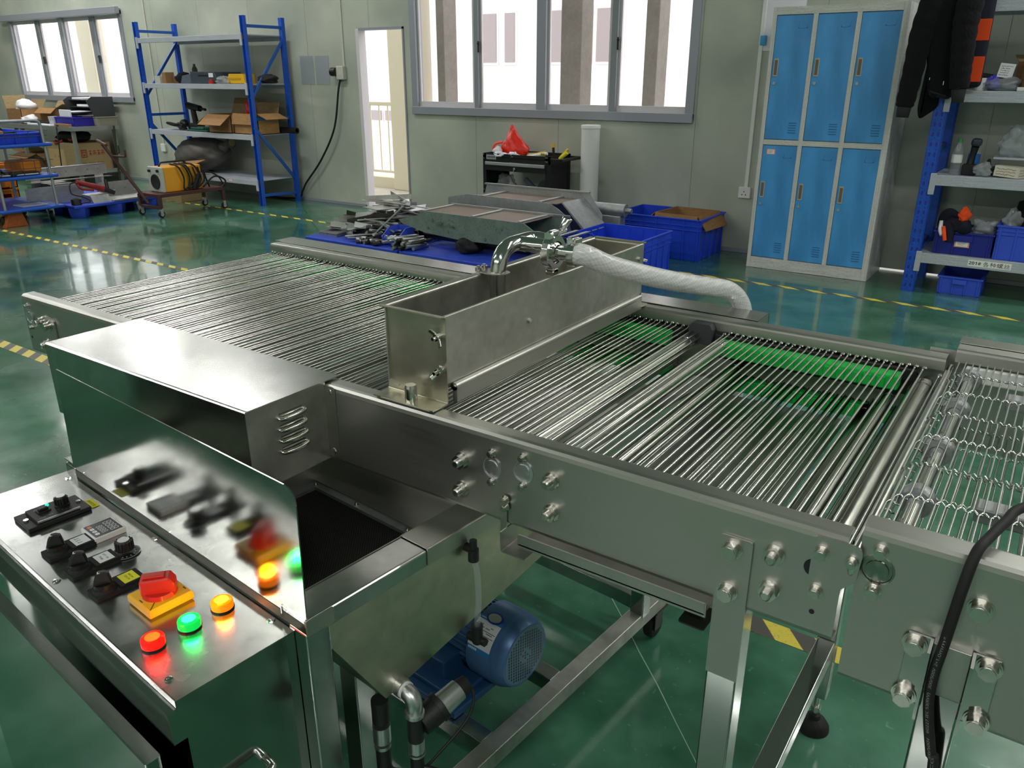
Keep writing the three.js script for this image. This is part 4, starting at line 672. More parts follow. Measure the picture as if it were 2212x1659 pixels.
  // dial knob
  {
    const x = -1.0835, z = -0.4015, p = part(t, 'dial_knob', [lathe([[0.0, 0.0205], [0.0095, 0.0205], [0.011, 0.019], [0.0125, 0.006], [0.0, 0.006]].reverse(), 'y', x, YP + 0.002, z, 24), ...Array.from({ length: 16 }, (_, i) => cyl(0.0014, 0.014, 'y', x + 0.0118 * Math.cos(i * PI / 8), YP + 0.015, z + 0.0118 * Math.sin(i * PI / 8), 6))], M.black, 'fluted black dial knob with silver cap');
    part(p, 'cap', cyl(0.0082, 0.0012, 'y', x, YP + 0.0232, z, 24), M.alu);
    part(p, 'skirt_ring', lathe([[0.0195, 0.0], [0.0205, 0.001], [0.0195, 0.0016], [0.0185, 0.0012], [0.0185, 0.0]], 'y', x, YP + 0.001, z, 36), M.alu);
    const dt = canvasTex(256, 256, (c, w, h) => { c.fillStyle = '#121313'; c.fillRect(0, 0, w, h); c.strokeStyle = c.fillStyle = '#d6d8d8'; c.lineWidth = 3; for (let i = 0; i <= 30; i++) { const a = 2.4 + i * 0.157, r = i % 3 ? 112 : 100; c.beginPath(); c.moveTo(128 + r * Math.cos(a), 128 + r * Math.sin(a)); c.lineTo(128 + 122 * Math.cos(a), 128 + 122 * Math.sin(a)); c.stroke(); } c.font = 'bold 18px sans-serif'; for (let i = 0; i <= 10; i++) { const a = 2.4 + i * 0.471; c.fillText(String(i * 10), 120 + 86 * Math.cos(a), 134 + 86 * Math.sin(a)); } });
    const cg = clean(new THREE.CircleGeometry(0.019, 32)).rotateX(-PI / 2).translate(x, YP + 0.0015, z); part(p, 'scale', cg, S({ map: dt, roughness: 0.4 }));
  }
  // red and yellow main switch
  {
    const x = -0.934, z = -0.3785, p = part(t, 'main_switch', [extr(roundPts([[x - 0.031, z - 0.031], [x + 0.031, z - 0.031], [x + 0.031, z + 0.031], [x - 0.031, z + 0.031]], 0.002, true), 'y', YP, YP + 0.0135, [], 0.003)], M.yellow, 'yellow plate of the main switch');
    part(p, 'switch_base', lathe([[0.0, 0.006], [0.0205, 0.006], [0.0225, 0], [0, 0]].reverse(), 'y', x, YP + 0.0135, z, 30), M.red);
    const hs = roundPts([[-0.0215, 0.0], [0.0215, 0.0], [0.0215, 0.014], [0.0155, 0.023], [-0.0205, 0.0225], [-0.0215, 0.02]], 0.002, true);
    part(p, 'switch_handle', mg([extr(hs, 'z', -0.0115, 0.0115, [], 0.002), box(-0.018, 0.01, 0.022, 0.026, -0.006, 0.006, 0.0015)]).rotateY(0.95).translate(x, YP + 0.017, z), M.red, 'red turning handle');
    part(p, 'marking', [box(x + 0.012, x + 0.019, YP + 0.0136, YP + 0.0139, z - 0.027, z - 0.0255), box(x - 0.004, x + 0.004, YP + 0.0136, YP + 0.0139, z + 0.0255, z + 0.0268)], M.black);
  }
  // pilot lamps
  [[-0.855, -0.327, 0xff1408, 'red', 0xff5a10], [-0.854, -0.3745, 0x04c848, 'green', 0x30ffa0], [-0.857, -0.423, 0xff7a04, 'orange', 0xffb020]].forEach(([x, z, c, n, hot]) => {
    const p = part(t, 'pilot_lamp', lathe([[0.0, 0.0025], [0.015, 0.0025], [0.0155, 0.0], [0, 0]].reverse(), 'y', x, YP, z, 28), M.black, 'lit ' + n + ' pilot lamp');
    part(p, 'lens', lathe([[0.0, 0.0135], [0.0115, 0.0135], [0.0135, 0.0125], [0.0143, 0.011], [0.0145, 0.0022], [0, 0.0022]].reverse(), 'y', x, YP, z, 32), glow(c, c, 1.0));
    part(p, 'hot_spot', lathe([[0.0, 0.0008], [0.0075, 0.0006], [0.0095, 0], [0, 0]].reverse(), 'y', x, YP + 0.0134, z, 24), glow(hot, hot, 2.0));
    const L = new THREE.PointLight(c, 0.012, 0.6); L.position.set(x, YP + 0.02, z).applyAxisAngle(V(0, 1, 0), CART); L.shadow.radius = 0.5; scene.add(L);
  });
}
// ---------- second conveyor with the crimped wire mesh belt ----------
{
  const t = thing('mesh_conveyor', 'second stainless conveyor with a crimped wire mesh belt at the right edge', 'conveyor', [0.25, 0, -1.18]);
  const a = -0.106, b = 0.62, y1 = 0.957;
  part(t, 'side_rail', uvm(sheet([[-0.838, 0.948], [-0.839, 0.956], [-0.807, 0.956], [-0.807, 0.762], [-0.83, 0.762]], 0.002, 'x', a, b, [0, 0.003, 0.009, 0.005, 0])), M.steel);
  part(t, 'side_rail', uvm(sheet([[-1.5205, 0.932], [-1.5205, 0.956], [-1.556, 0.956], [-1.556, 0.762]], 0.002, 'x', a, b, [0, 0.006, 0.006, 0])), M.steel);
  part(t, 'rear_cover', uvm(sheet([[-1.553, 0.9585], [-1.6, 0.9585], [-1.6, 0.86]], 0.0015, 'x', a - 0.001, b, 0.004)), M.steelTop);
  // crimped wires: straight runs with a jog at each row of links
  const rows = [-1.44, -1.345, -1.245, -1.147, -1.047, -0.945], pitch = 0.0112;
  const wire = (y) => { const p = [[0, y, -1.515]]; rows.forEach((z, i) => { const s = i % 2, e = pitch * 0.34; const x0 = s ? e : 0, x1 = s ? 0 : e; p.push([x0, y, z - 0.005], [x0 * 0.8 + x1 * 0.2, y + 0.0018, z - 0.0015], [x1, y, z + 0.004]); }); p.push([0, y, -0.842]); return sweep(p.map((q) => V(...q)), () => 0.0014, 6); };
  const link = (y) => mg(rows.map((z) => sweep(spline([[pitch * 0.5, y + 0.002, z - 0.0035], [pitch * 0.95, y - 0.001, z - 0.0005], [pitch * 1.3, y + 0.0015, z + 0.0035]], 4), () => 0.0013, 5)));
  const wg = mg([wire(0), link(0)]);
  for (let x = a + 0.018; x < b - 0.02; x += pitch) { inst(t, 'wire', wg, M.chrome, [x + rr(-0.0008, 0.0008), 0.936, 0]); inst(t, 'wire', wg, M.rodm, [x + 0.004 + rr(-0.001, 0.001), 0.842, 0]); }
  for (let i = 1; i < 6; i++) { const an = PI / 2 + (i * PI) / 6; inst(t, 'wire', wg, M.chrome, [a + 0.018 + 0.02 * Math.cos(an), 0.91 + 0.026 * Math.sin(an), 0]); }
  // end roller with sprocket collars
  const r = part(t, 'roller', [cyl(0.0105, 0.7, 'z', -0.078, 0.908, -1.18, 24)], M.chrome);
  for (const z of [-1.5, -1.33, -1.16, -0.99]) part(r, 'sprocket', lathe([[0.011, -0.02], [0.019, -0.02], [0.021, -0.016], [0.021, 0.0], [0.0185, 0.004], [0.011, 0.004]], 'z', -0.078, 0.908, z, 16), M.galv, 'toothed light metal collar');
  for (const z of [-1.41, -1.0]) part(t, 'support_rail', uvm(box(a + 0.09, b, 0.905, 0.925, z - 0.015, z + 0.015, 0.003)), M.galv);
  part(t, 'cross_member', uvm(box(0.045, 0.075, 0.87, 0.92, -1.515, -0.845, 0.003)), M.galv);
  parts(t, 'wear_strip', [box(0.03, b, 0.905, 0.931, -0.868, -0.845, 0.003), box(a + 0.02, b, 0.905, 0.931, -1.515, -1.502, 0.002)], M.white, 'white plastic wear strip');
  for (const [x, y] of [[-0.086, 0.935], [-0.086, 0.886]]) inst(t, 'bolt', G.bolt, M.bolt, [x, y, -0.806]);
  inst(t, 'bearing_cap', mg([G.bearing.clone().scale(1.05, 1.05, 1)]), M.roller, [-0.086, 0.9115, -0.8062]);
  inst(t, 'bolt', G.boltBig, M.bolt, [0.012, 0.904, -0.806]);
  // leg in its bracket
  const l = part(t, 'leg', uvm(mg([box(-0.0215, 0.0165, 0.1, 0.792, -0.838, -0.8, 0.003)]), 1, true), M.mirror);
  part(l, 'leg_cap', uvm(box(-0.0205, 0.0155, 0.79, 0.853, -0.83, -0.7975, 0.0015)), M.steel);
  part(l, 'bracket', uvm(mg([box(-0.045, -0.0225, 0.767, 0.853, -0.8055, -0.803, 0.0008), box(0.0175, 0.041, 0.767, 0.853, -0.8055, -0.803, 0.0008), box(-0.0235, -0.0205, 0.767, 0.853, -0.804, -0.776), box(0.0155, 0.0185, 0.767, 0.853, -0.804, -0.776)])), M.mirror);
  for (const [x, y] of [[-0.037, 0.841], [0.0315, 0.842], [-0.037, 0.7735], [0.0325, 0.7735]]) inst(l, 'bolt', G.boltBig, M.bolt, [x, y, -0.803]);
  part(t, 'leg', uvm(box(0.52, 0.558, 0.0, 0.8, -1.6, -1.562, 0.003)), M.mirror);
  part(t, 'foot_pad', [cyl(0.006, 0.1, 'y', -0.0025, 0.06, -0.819, 12), cyl(0.035, 0.02, 'y', -0.0025, 0.01, -0.819, 24, 0.015)], M.blackMatt);
}
{
  const pts = [[0.16, 0.97, -1.06], [0.09, 0.985, -0.97], [0.029, 0.975, -0.912], [0.015, 0.974, -0.868], [0.004, 0.971, -0.828], [-0.003, 0.967, -0.798], [-0.007, 0.933, -0.784], [-0.011, 0.864, -0.783], [-0.0135, 0.828, -0.783], [-0.0125, 0.794, -0.783], [-0.007, 0.762, -0.782], [0.001, 0.729, -0.78], [0.006, 0.709, -0.778], [0.02, 0.5, -0.77], [0.03, 0.2, -0.74], [0.06, 0.02, -0.7], [0.2, 0.01, -0.6]];
  const t = thing('control_cable', 'thick black rubber cable hanging over the rail of the mesh conveyor', 'cable', [0.05, 0.01, -0.8]);
  part(t, 'sheath', cable(pts, 0.0053, 120, 14), M.rubber);
  // printed legend along the cable, raised a hair off its side facing the aisle
  const tx = canvasTex(1024, 48, (c, w, h) => { c.fillStyle = '#151515'; c.fillRect(0, 0, w, h); c.fillStyle = '#8d8f90'; c.font = '30px sans-serif'; c.fillText('CCC   RVV 300/500V   60227 IEC 53(RVV)   300/500V  2×1.0mm²', 8, 35); });
  const p2 = spline(pts, 200), seg = p2.filter((p) => p.y < 0.95 && p.y > 0.70 && p.x < 0.01), pos = [], uv = [], idx = [];
  seg.forEach((p, i) => { const q = seg[Math.min(i + 1, seg.length - 1)], o = seg[Math.max(i - 1, 0)], d = q.clone().sub(o).normalize(), out = V(-0.15, 0.1, 0.98); out.sub(d.clone().multiplyScalar(out.dot(d))).normalize(); const sd = d.clone().cross(out).normalize(); [-1, -0.33, 0.33, 1].forEach((k) => { const an = k * 0.55, v = p.clone().addScaledVector(out, Math.cos(an) * 0.00545).addScaledVector(sd, Math.sin(an) * 0.00545); pos.push(v.x, v.y, v.z); uv.push(1 - i / (seg.length - 1), (k + 1) / 2); }); });
  for (let i = 0; i < seg.length - 1; i++) for (let k = 0; k < 3; k++) { const a = i * 4 + k, b = a + 4; idx.push(a, b, a + 1, b, b + 1, a + 1); }
  const g = new THREE.BufferGeometry(); g.setAttribute('position', new THREE.Float32BufferAttribute(pos, 3)); g.setAttribute('uv', new THREE.Float32BufferAttribute(uv, 2)); g.setIndex(idx); g.computeVertexNormals();
  part(t, 'print', clean(g), S({ map: tx, roughness: 0.7 }));
}
// ---------- storage goods helpers ----------
// open plastic crate, outer size w,h,d, base at y = 0, centred
function crate(name, label, w, h, d, pos, m, o = {}) {
  const t = thing(name, label, o.cat || 'crate', pos, { local: true, turn: o.turn || 0, group: o.group }), k = 0.006, tp = o.taper ?? 0.012;
  const shell = [box(-w / 2 + tp, w / 2 - tp, 0, 0.006, -d / 2 + tp, d / 2 - tp)];
  const side = (L, dd) => extr([[-L / 2 + tp, 0.004], [L / 2 - tp, 0.004], [L / 2, h], [-L / 2, h]], 'z', -k / 2, k / 2).rotateX(-Math.atan2(tp, h) * dd);
  shell.push(side(w, -1).translate(0, 0, d / 2 - tp), side(w, 1).translate(0, 0, -d / 2 + tp), side(d, -1).rotateY(PI / 2).translate(w / 2 - tp, 0, 0), side(d, 1).rotateY(PI / 2).translate(-w / 2 + tp, 0, 0));
  part(t, 'body', shell, m);
  const rim = (y0, y1, e) => [box(-w / 2 - e, w / 2 + e, y0, y1, d / 2 - 0.004, d / 2 + e, 0.003), box(-w / 2 - e, w / 2 + e, y0, y1, -d / 2 - e, -d / 2 + 0.004, 0.003), box(w / 2 - 0.004, w / 2 + e, y0, y1, -d / 2, d / 2, 0.003), box(-w / 2 - e, -w / 2 + 0.004, y0, y1, -d / 2, d / 2, 0.003)];
  part(t, 'rim', [...rim(h - 0.012, h, 0.012), ...(o.bands ? [...rim(h * 0.82, h * 0.85, 0.007), ...rim(h * 0.72, h * 0.745, 0.007)] : [])], m);
  const rb = clean(new RoundedBoxGeometry(0.012, h * (o.bands ? 0.97 : 0.93), 0.016, 1, 0.003)), n = o.ribs ?? 5;
  for (let i = 0; i < n; i++) { const f = n === 1 ? 0 : i / (n - 1) - 0.5; for (const s of [-1, 1]) { const q = inst(t, 'rib', rb, m, [f * (w - 0.03), h * 0.48, s * (d / 2 - tp * 0.35)]); q.rotation.x = s * Math.atan2(tp, h) * 0.8; } }
  const n2 = Math.max(2, Math.round((n * d) / w)); for (let i = 0; i < n2; i++) { const f = i / (n2 - 1) - 0.5; for (const s of [-1, 1]) { const q = inst(t, 'rib', rb, m, [s * (w / 2 - tp * 0.35), h * 0.48, f * (d - 0.03)]); q.rotation.set(0, PI / 2, 0); } }
  if (o.grip) part(t, 'grip', box(-w * 0.17, w * 0.17, h * 0.6, h * 0.86, d / 2, d / 2 + 0.018, 0.004), m);
  if (o.tag) part(t, 'tag', [box(-0.045 + (o.tagx || 0), 0.045 + (o.tagx || 0), h * 0.36, h * 0.66, d / 2 + 0.006, d / 2 + 0.0075)], TAG, 'white paper tag with red border');
  return t;
}
const TAG = S({ roughness: 0.7, map: canvasTex(128, 96, (c, w, h) => { c.fillStyle = '#f2ece8'; c.fillRect(0, 0, w, h); c.strokeStyle = '#e07a70'; c.lineWidth = 9; c.strokeRect(6, 6, w - 12, h - 12); c.fillStyle = '#a8a4a0'; for (let i = 0; i < 3; i++) c.fillRect(28, 30 + i * 15, 70 - i * 12, 6); }) });
// cardboard carton; flaps: [front, back, left, right] opening angle from upright, null = none
function carton(name, label, w, h, d, pos, o = {}) {
  const t = thing(name, label, 'box', pos, { local: true, turn: o.turn || 0, group: o.group }), k = 0.006, m = o.m || M.card;
  part(t, 'walls', uvm(mg([box(-w / 2, w / 2, 0, h, d / 2 - k, d / 2), box(-w / 2, w / 2, 0, h, -d / 2, -d / 2 + k), box(-w / 2, -w / 2 + k, 0, h, -d / 2, d / 2), box(w / 2 - k, w / 2, 0, h, -d / 2, d / 2), box(-w / 2, w / 2, 0, k, -d / 2, d / 2)])), m);
  const fl = o.flaps || [0, 0, 0, 0], L = (o.fl || 0.45);
  const F = (a, ww, len, yr, tx, tz) => { if (a === null) return; part(t, 'flap', uvm(box(-ww / 2, ww / 2, 0, len, -k / 2, k / 2)).rotateX(a).rotateY(yr).translate(tx, h, tz), a > 1.6 ? m : M.cardTan); };
  F(fl[0], w, d * L, 0, 0, d / 2); F(fl[1], w, d * L, PI, 0, -d / 2); F(fl[2], d, w * L, -PI / 2, -w / 2, 0); F(fl[3], d, w * L, PI / 2, w / 2, 0);
  return t;
}
// ---------- the six door locker ----------
{
  const x0 = -1.985, x1 = -1.095, z1 = -6.115, z0 = -6.585, H = 1.85;
  const t = thing('locker', 'white steel locker with six blue doors standing by the back wall', 'locker', [-1.54, 0, -6.35]);
  part(t, 'carcass', [box(x0, x1, 0.001, H, z0, z1 - 0.02), box(x0 + 0.0003, x0 + 0.028, 0.0015, H - 0.0003, z1 - 0.0199, z1), box(x1 - 0.04, x1 - 0.0003, 0.0015, H - 0.0003, z1 - 0.0199, z1), box(x0 + 0.0285, x1 - 0.0405, H - 0.05, H - 0.0005, z1 - 0.0198, z1 - 0.0006), box(x0 + 0.0285, x1 - 0.0405, 0.002, 0.085, z1 - 0.0198, z1 - 0.0006), box(x0 + 0.0285, x1 - 0.0405, 0.925, 0.96, z1 - 0.0198, z1 - 0.0008)], M.lockWhite);
  const dw = 0.254, xs = [-1.957, -1.672, -1.387];
  parts(t, 'divider', [box(-1.703, -1.672, 0.0855, H - 0.0505, z1 - 0.0197, z1 - 0.0003), box(-1.418, -1.387, 0.0855, H - 0.0505, z1 - 0.0197, z1 - 0.0003)], M.lockWhite);
  xs.forEach((x, i) => [[0.09, 0.92], [0.965, 1.795]].forEach(([y0, y1], j) => {
    const a = x + (i ? 0.002 : 0.002), b = x + dw + (i === 2 ? -0.002 : 0);
    const d = part(t, 'door', box(a, b, y0, y1, z1 - 0.018, z1 - 0.004, 0.003), M.lockBlue), zf = z1 - 0.004;
    const hy = y1 - (j ? 0.34 : 0.32);
    part(d, 'handle', [box(a + 0.012, a + 0.045, hy - 0.06, hy + 0.06, zf, zf + 0.004, 0.0015)], M.lockHandle); part(d, 'handle_recess', box(a + 0.0185, a + 0.0385, hy - 0.05, hy + 0.05, zf + 0.003, zf + 0.0045), M.lockRecess);
    part(d, 'lock', [cyl(0.011, 0.008, 'z', a + 0.028, hy - 0.105, zf + 0.003, 16)], M.galv);
    for (let k = 0; k < 5; k++) part(d, 'vent_slot', box(b - 0.085, b - 0.03, y0 + 0.045 + k * 0.017, y0 + 0.0505 + k * 0.017, zf - 0.001, zf + 0.002, 0.0008), pl(0x2b6ba3, 0.5));
    part(d, 'name_frame', [box(b - 0.095, b - 0.035, y1 - 0.085, y1 - 0.08, zf, zf + 0.003), box(b - 0.095, b - 0.09, y1 - 0.085, y1 - 0.045, zf, zf + 0.003), box(b - 0.04, b - 0.035, y1 - 0.085, y1 - 0.045, zf, zf + 0.003)], M.lockBlue);
    if (i === 0 && j === 0) part(d, 'sticker', box(a + 0.03, a + 0.095, y1 - 0.065, y1 - 0.025, zf, zf + 0.001), TAG, 'small white sticker');
  }));
}
// ---------- blue racks ----------
function shelfBeam(p, x0, x1, y, z, hh, endPlates, front) {
  const b = part(p, 'beam', [box(x0, x1, y - hh, y, z - 0.018, z + 0.018, 0.003)], M.shelfWhite);
  endPlates.forEach((x) => part(b, 'end_plate', box(x - 0.018, x + 0.018, y - hh - 0.06, y + 0.01, front ? z + 0.012 : z - 0.016, front ? z + 0.026 : z - 0.012, 0.003), M.shelfWhite));
}
{
  const xl = -9.62, xr = -7.62, zf = -5.98, zb = -6.5;
  const t = thing('storage_rack', 'tall blue boltless rack with four pale metal shelves against the back wall', 'rack', [-8.62, 0, -6.24]);
  const pg = clean(extr([[-0.027, -0.022], [0.027, -0.022], [0.027, 0.022], [0.02, 0.022], [0.02, -0.015], [-0.02, -0.015], [-0.02, 0.022], [-0.027, 0.022]], 'y', 0, 2.0));
  for (const x of [xl, xr]) for (const z of [zf, zb]) { const p = inst(t, 'post', pg, M.rackBlue, [x, 0, z]); if (z === zb) p.rotation.y = PI; }
  for (const x of [xl, xr]) for (const [a, b] of [[[1.9, zf], [1.9, zb]], [[0.95, zf], [0.95, zb]], [[0.12, zf], [0.1, zb]], [[1.16, zf], [1.78, zb]], [[0.86, zf], [0.25, zb]]]) part(t, 'brace', bar([x, a[0], a[1]], [x, b[0], b[1]], 0.022, 0.032), M.rackBlueD);
  for (const y of [1.82, 1.315, 0.78, 0.285]) { shelfBeam(t, xl + 0.02, xr - 0.02, y, zf + 0.01, 0.055, [xl + 0.028, xr - 0.028], true); shelfBeam(t, xl + 0.02, xr - 0.02, y, zb - 0.01, 0.055, [], false); part(t, 'shelf', box(xl + 0.02, xr - 0.02, y - 0.012, y - 0.001, zb, zf, 0.002), M.shelfWhite); }
  part(t, 'label', box(-8.16, -8.09, 0.245, 0.275, zf + 0.0285, zf + 0.0295), TAG);
}
{
  const xl = -0.80, xr = 1.2, zf = -6.03, zb = -6.52;
  const t = thing('storage_rack', 'blue perforated rack with white shelves at the right edge, coats hanging on it', 'rack', [0.2, 0, -6.28]);
  const pg = clean(extr([[-0.04, -0.03], [0.04, -0.03], [0.04, 0.022], [0.034, 0.022], [0.034, 0.03], [-0.034, 0.03], [-0.034, 0.022], [-0.04, 0.022]], 'y', 0, 2.1));
  const slot = mg([0, 1].map((k) => extr(roundPts([[-0.006, 0], [0.005, 0.002], [0.008, 0.022], [0.002, 0.03], [-0.007, 0.024]], 0.003, true).map(([x, y]) => [(k ? -x : x) + (k ? 0.016 : -0.016), y]), 'z', 0, 0.001)).concat([cyl(0.0035, 0.001, 'z', -0.018, 0.044, 0.0005, 10), cyl(0.0035, 0.001, 'z', 0.018, 0.044, 0.0005, 10)]));
  for (const x of [xl, xr]) for (const z of [zf, zb]) { const p = inst(t, 'post', pg, M.rackBlue, [x, 0, z]); if (z === zf && x === xl) for (let y = 0.03; y < 2.0; y += 0.0625) { const s = new THREE.Mesh(slot, M.crateD); s.name = 'slot'; s.position.set(0, y, 0.0302); p.add(s); } }
  for (const x of [xl, xr]) { for (const y of [0.3, 0.95, 1.55]) part(t, 'brace', bar([x, y, zf - 0.03], [x, y, zb + 0.03], 0.025, 0.04), M.rackBlueD); part(t, 'side_web', box(x - 0.012, x + 0.012, 0.05, 2.05, zf - 0.052, zf - 0.03), M.rackBlueD); }
  for (const y of [1.83, 1.312, 0.792, 0.275]) { shelfBeam(t, xl + 0.03, xr - 0.03, y, zf + 0.012, 0.068, [xl + 0.035], true); shelfBeam(t, xl + 0.03, xr - 0.03, y, zb - 0.01, 0.06, [], false); part(t, 'shelf', box(xl + 0.03, xr - 0.03, y - 0.012, y - 0.001, zb, zf, 0.002), M.shelfWhite); }
  // printed shelf label 201#各种螺丝, drawn stroke by stroke
  const lb = canvasTex(512, 96, (c, w, h) => {
    c.fillStyle = '#f4f4f2'; c.fillRect(0, 0, w, h); c.fillStyle = '#1d1d1d'; c.font = 'bold 66px sans-serif'; c.fillText('201#', 8, 70); c.strokeStyle = '#2a2a2a'; c.lineWidth = 5.5; c.lineCap = 'round';
    const K = (x, s) => s.forEach((l) => { c.beginPath(); l.forEach(([a, b], i) => (i ? c.lineTo(x + a * 0.72, 14 + b * 0.7) : c.moveTo(x + a * 0.72, 14 + b * 0.7))); c.stroke(); });
    K(180, [[[42, 2], [28, 24], [12, 38]], [[38, 14], [74, 14], [54, 38], [10, 58]], [[36, 24], [60, 44], [92, 58]], [[26, 66], [26, 98], [78, 98], [78, 66], [26, 66]]]);
    K(262, [[[36, 4], [10, 12]], [[4, 30], [44, 30]], [[26, 10], [26, 98]], [[26, 36], [4, 66]], [[28, 40], [44, 56]], [[54, 28], [54, 68], [94, 68], [94, 28], [54, 28]], [[74, 4], [74, 98]]]);
    K(344, [[[6, 22], [6, 56], [38, 56], [38, 22], [6, 22]], [[22, 4], [22, 82]], [[2, 86], [42, 80]], [[38, 74], [44, 92]], [[54, 6], [54, 42], [92, 42], [92, 6], [54, 6]], [[54, 24], [92, 24]], [[73, 6], [73, 42]], [[66, 48], [52, 58], [82, 64]], [[84, 54], [50, 76], [96, 76]], [[73, 76], [73, 98]], [[56, 84], [48, 94]], [[88, 84], [98, 94]]]);
    K(426, [[[28, 4], [10, 34], [40, 34], [12, 70], [44, 66]], [[70, 4], [54, 34], [86, 34], [56, 70], [92, 66]], [[4, 92], [98, 92]]]);
  });
  part(t, 'shelf_label', box(-0.465, -0.215, 0.222, 0.264, zf + 0.0305, zf + 0.0315), S({ map: lb, roughness: 0.6 }), 'printed paper shelf label');
}
// things on the left rack
{
  solo('small_carton', 'small white carton at the left end of the middle rack shelf', 'box', box(-9.42, -9.31, 1.316, 1.40, -6.12, -6.0, 0.003), M.offwhite, [-9.36, 1.316, -6.06]);
  solo('small_carton', 'narrow tan carton beside the white one on the rack shelf', 'box', box(-9.29, -9.22, 1.316, 1.44, -6.14, -6.02, 0.003), M.card, [-9.25, 1.316, -6.08]);
  solo('small_carton', 'low brown carton behind the grey instrument on the rack shelf', 'box', box(-9.2, -9.07, 1.316, 1.40, -6.25, -6.1, 0.003), M.cardDark, [-9.13, 1.316, -6.17]);
  solo('spray_can', 'dark olive bottle standing at the back of the rack shelf', 'bottle', [lathe([[0, 0], [0.033, 0], [0.033, 0.16], [0.02, 0.19], [0.014, 0.19], [0.014, 0.22], [0, 0.22]], 'y', -9.2, 1.316, -6.42, 20)], pl(0x4b5138, 0.5), [-9.2, 1.316, -6.42]);
  const t = thing('instrument', 'grey and dark slate desktop instrument on the rack shelf', 'instrument', [-8.75, 1.316, -6.2]);
  part(t, 'side_box', extr([[-9.02, 1.318], [-8.78, 1.318], [-8.76, 1.43], [-8.98, 1.4]], 'z', -6.4, -6.08, [], 0.004), M.graphite);
  part(t, 'housing', extr([[-8.78, 1.318], [-8.3, 1.318], [-8.28, 1.37], [-8.32, 1.44], [-8.77, 1.445]], 'z', -6.42, -6.05, [], 0.005), pl(0x3c4652, 0.5)); part(t, 'slot', box(-8.62, -8.44, 1.395, 1.41, -6.0505, -6.047), M.black); part(t, 'sticker', box(-8.42, -8.34, 1.385, 1.43, -6.0505, -6.0475), M.paper);
  solo('blue_sack', 'small navy bag slumped at the left of the grey instrument', 'bag', blob(0.07, 0.07, 0.09, 0.12, 3, 0.8).translate(-9.06, 1.372, -6.15), M.navyCloth, [-9.06, 1.316, -6.15]);
  solo('red_button', 'small red and white knob lying on the rack shelf edge', 'knob', [cyl(0.03, 0.03, 'y', -8.33, 1.331, -6.01, 18), cyl(0.018, 0.05, 'y', -8.33, 1.34, -6.01, 14)], M.red, [-8.33, 1.316, -6.01]);
  solo('plastic_bag', 'crumpled clear plastic bag on the rack shelf', 'bag', blob(0.09, 0.05, 0.07, 0.25, 8, 0.6).translate(-8.14, 1.346, -6.04), M.clearBag, [-8.14, 1.316, -6.04]);
  const yb = thing('tool_case', 'small yellow case on the rack shelf beside the right post', 'case', [-7.95, 1.316, -6.1]);
  part(yb, 'shell', extr([[-8.1, 1.318], [-7.78, 1.318], [-7.8, 1.42], [-8.05, 1.42]], 'z', -6.2, -6.04, [], 0.006), M.yellow); part(yb, 'band', box(-8.06, -7.84, 1.36, 1.38, -6.041, -6.035), pl(0xc79a12, 0.5));
  solo('black_pouch', 'dark brown pouch behind the right rack post', 'pouch', blob(0.13, 0.055, 0.09, 0.14, 5, 0.7).translate(-7.6, 1.36, -6.22), M.blackMatt, [-7.6, 1.316, -6.22]);
  // third shelf
  const dr = thing('power_tool', 'black pistol-grip power tool standing upright on the rack shelf', 'power tool', [-9.0, 0.781, -6.2]);
  part(dr, 'body', [box(-9.1, -8.9, 0.781, 0.86, -6.26, -6.14, 0.02), rod([-9.0, 0.85, -6.2], [-9.03, 1.03, -6.2], 0.035, 14, 0.03)], M.blackMatt); part(dr, 'handle', [rod([-9.12, 1.06, -6.2], [-8.88, 1.03, -6.2], 0.042, 16, 0.035), rod([-8.88, 1.03, -6.2], [-8.78, 1.02, -6.2], 0.016, 12)], M.black);
  solo('tool_coil', 'coil of black cable lying on the left of the rack shelf', 'cable', [0, 1, 2, 3].map((i) => clean(new THREE.TorusGeometry(0.07 - i * 0.004, 0.012, 8, 24)).rotateX(1.25 + i * 0.1).translate(-9.33 + i * 0.025, 0.84, -6.1)), M.rubber, [-9.3, 0.781, -6.1]);
  solo('angle_grinder', 'black angle grinder lying beside the cable coil on the shelf', 'grinder', [rod([-9.28, 0.83, -6.15], [-9.08, 0.82, -6.08], 0.036, 14, 0.03), cyl(0.05, 0.02, 'y', -9.07, 0.80, -6.06, 20), blob(0.05, 0.045, 0.05, 0.1, 2).translate(-9.12, 0.86, -6.12)], M.black, [-9.17, 0.781, -6.11]);
  solo('green_tool_set', 'flat dark green tool set lying on the rack shelf', 'tools', [box(-8.93, -8.52, 0.781, 0.80, -6.16, -6.0, 0.006), rod([-8.9, 0.81, -6.06], [-8.6, 0.815, -6.02], 0.014, 10), rod([-8.85, 0.815, -6.12], [-8.5, 0.82, -6.1], 0.016, 10)], pl(0x1d5a48, 0.5), [-8.72, 0.781, -6.08]);
  carton('cardboard_box', 'open cardboard box with drooping flaps on the rack shelf', 0.42, 0.2, 0.34, [-8.29, 0.782, -6.19], { flaps: [2.2, 0.4, 2.0, null], fl: 0.55, m: M.card });
  carton('cardboard_box', 'second open cardboard box behind the right rack post', 0.42, 0.22, 0.3, [-7.83, 0.782, -6.18], { flaps: [2.9, 0.2, 2.6, 1.9], fl: 0.4, m: pl(0xc9975f, 0.85, { map: rep(T.card, 3) }) });
  solo('red_rag', 'red plastic bag tip sticking out of the cardboard box', 'bag', blob(0.035, 0.1, 0.035, 0.15, 12).translate(-7.98, 1.03, -6.2), M.red, [-7.98, 0.93, -6.2]);
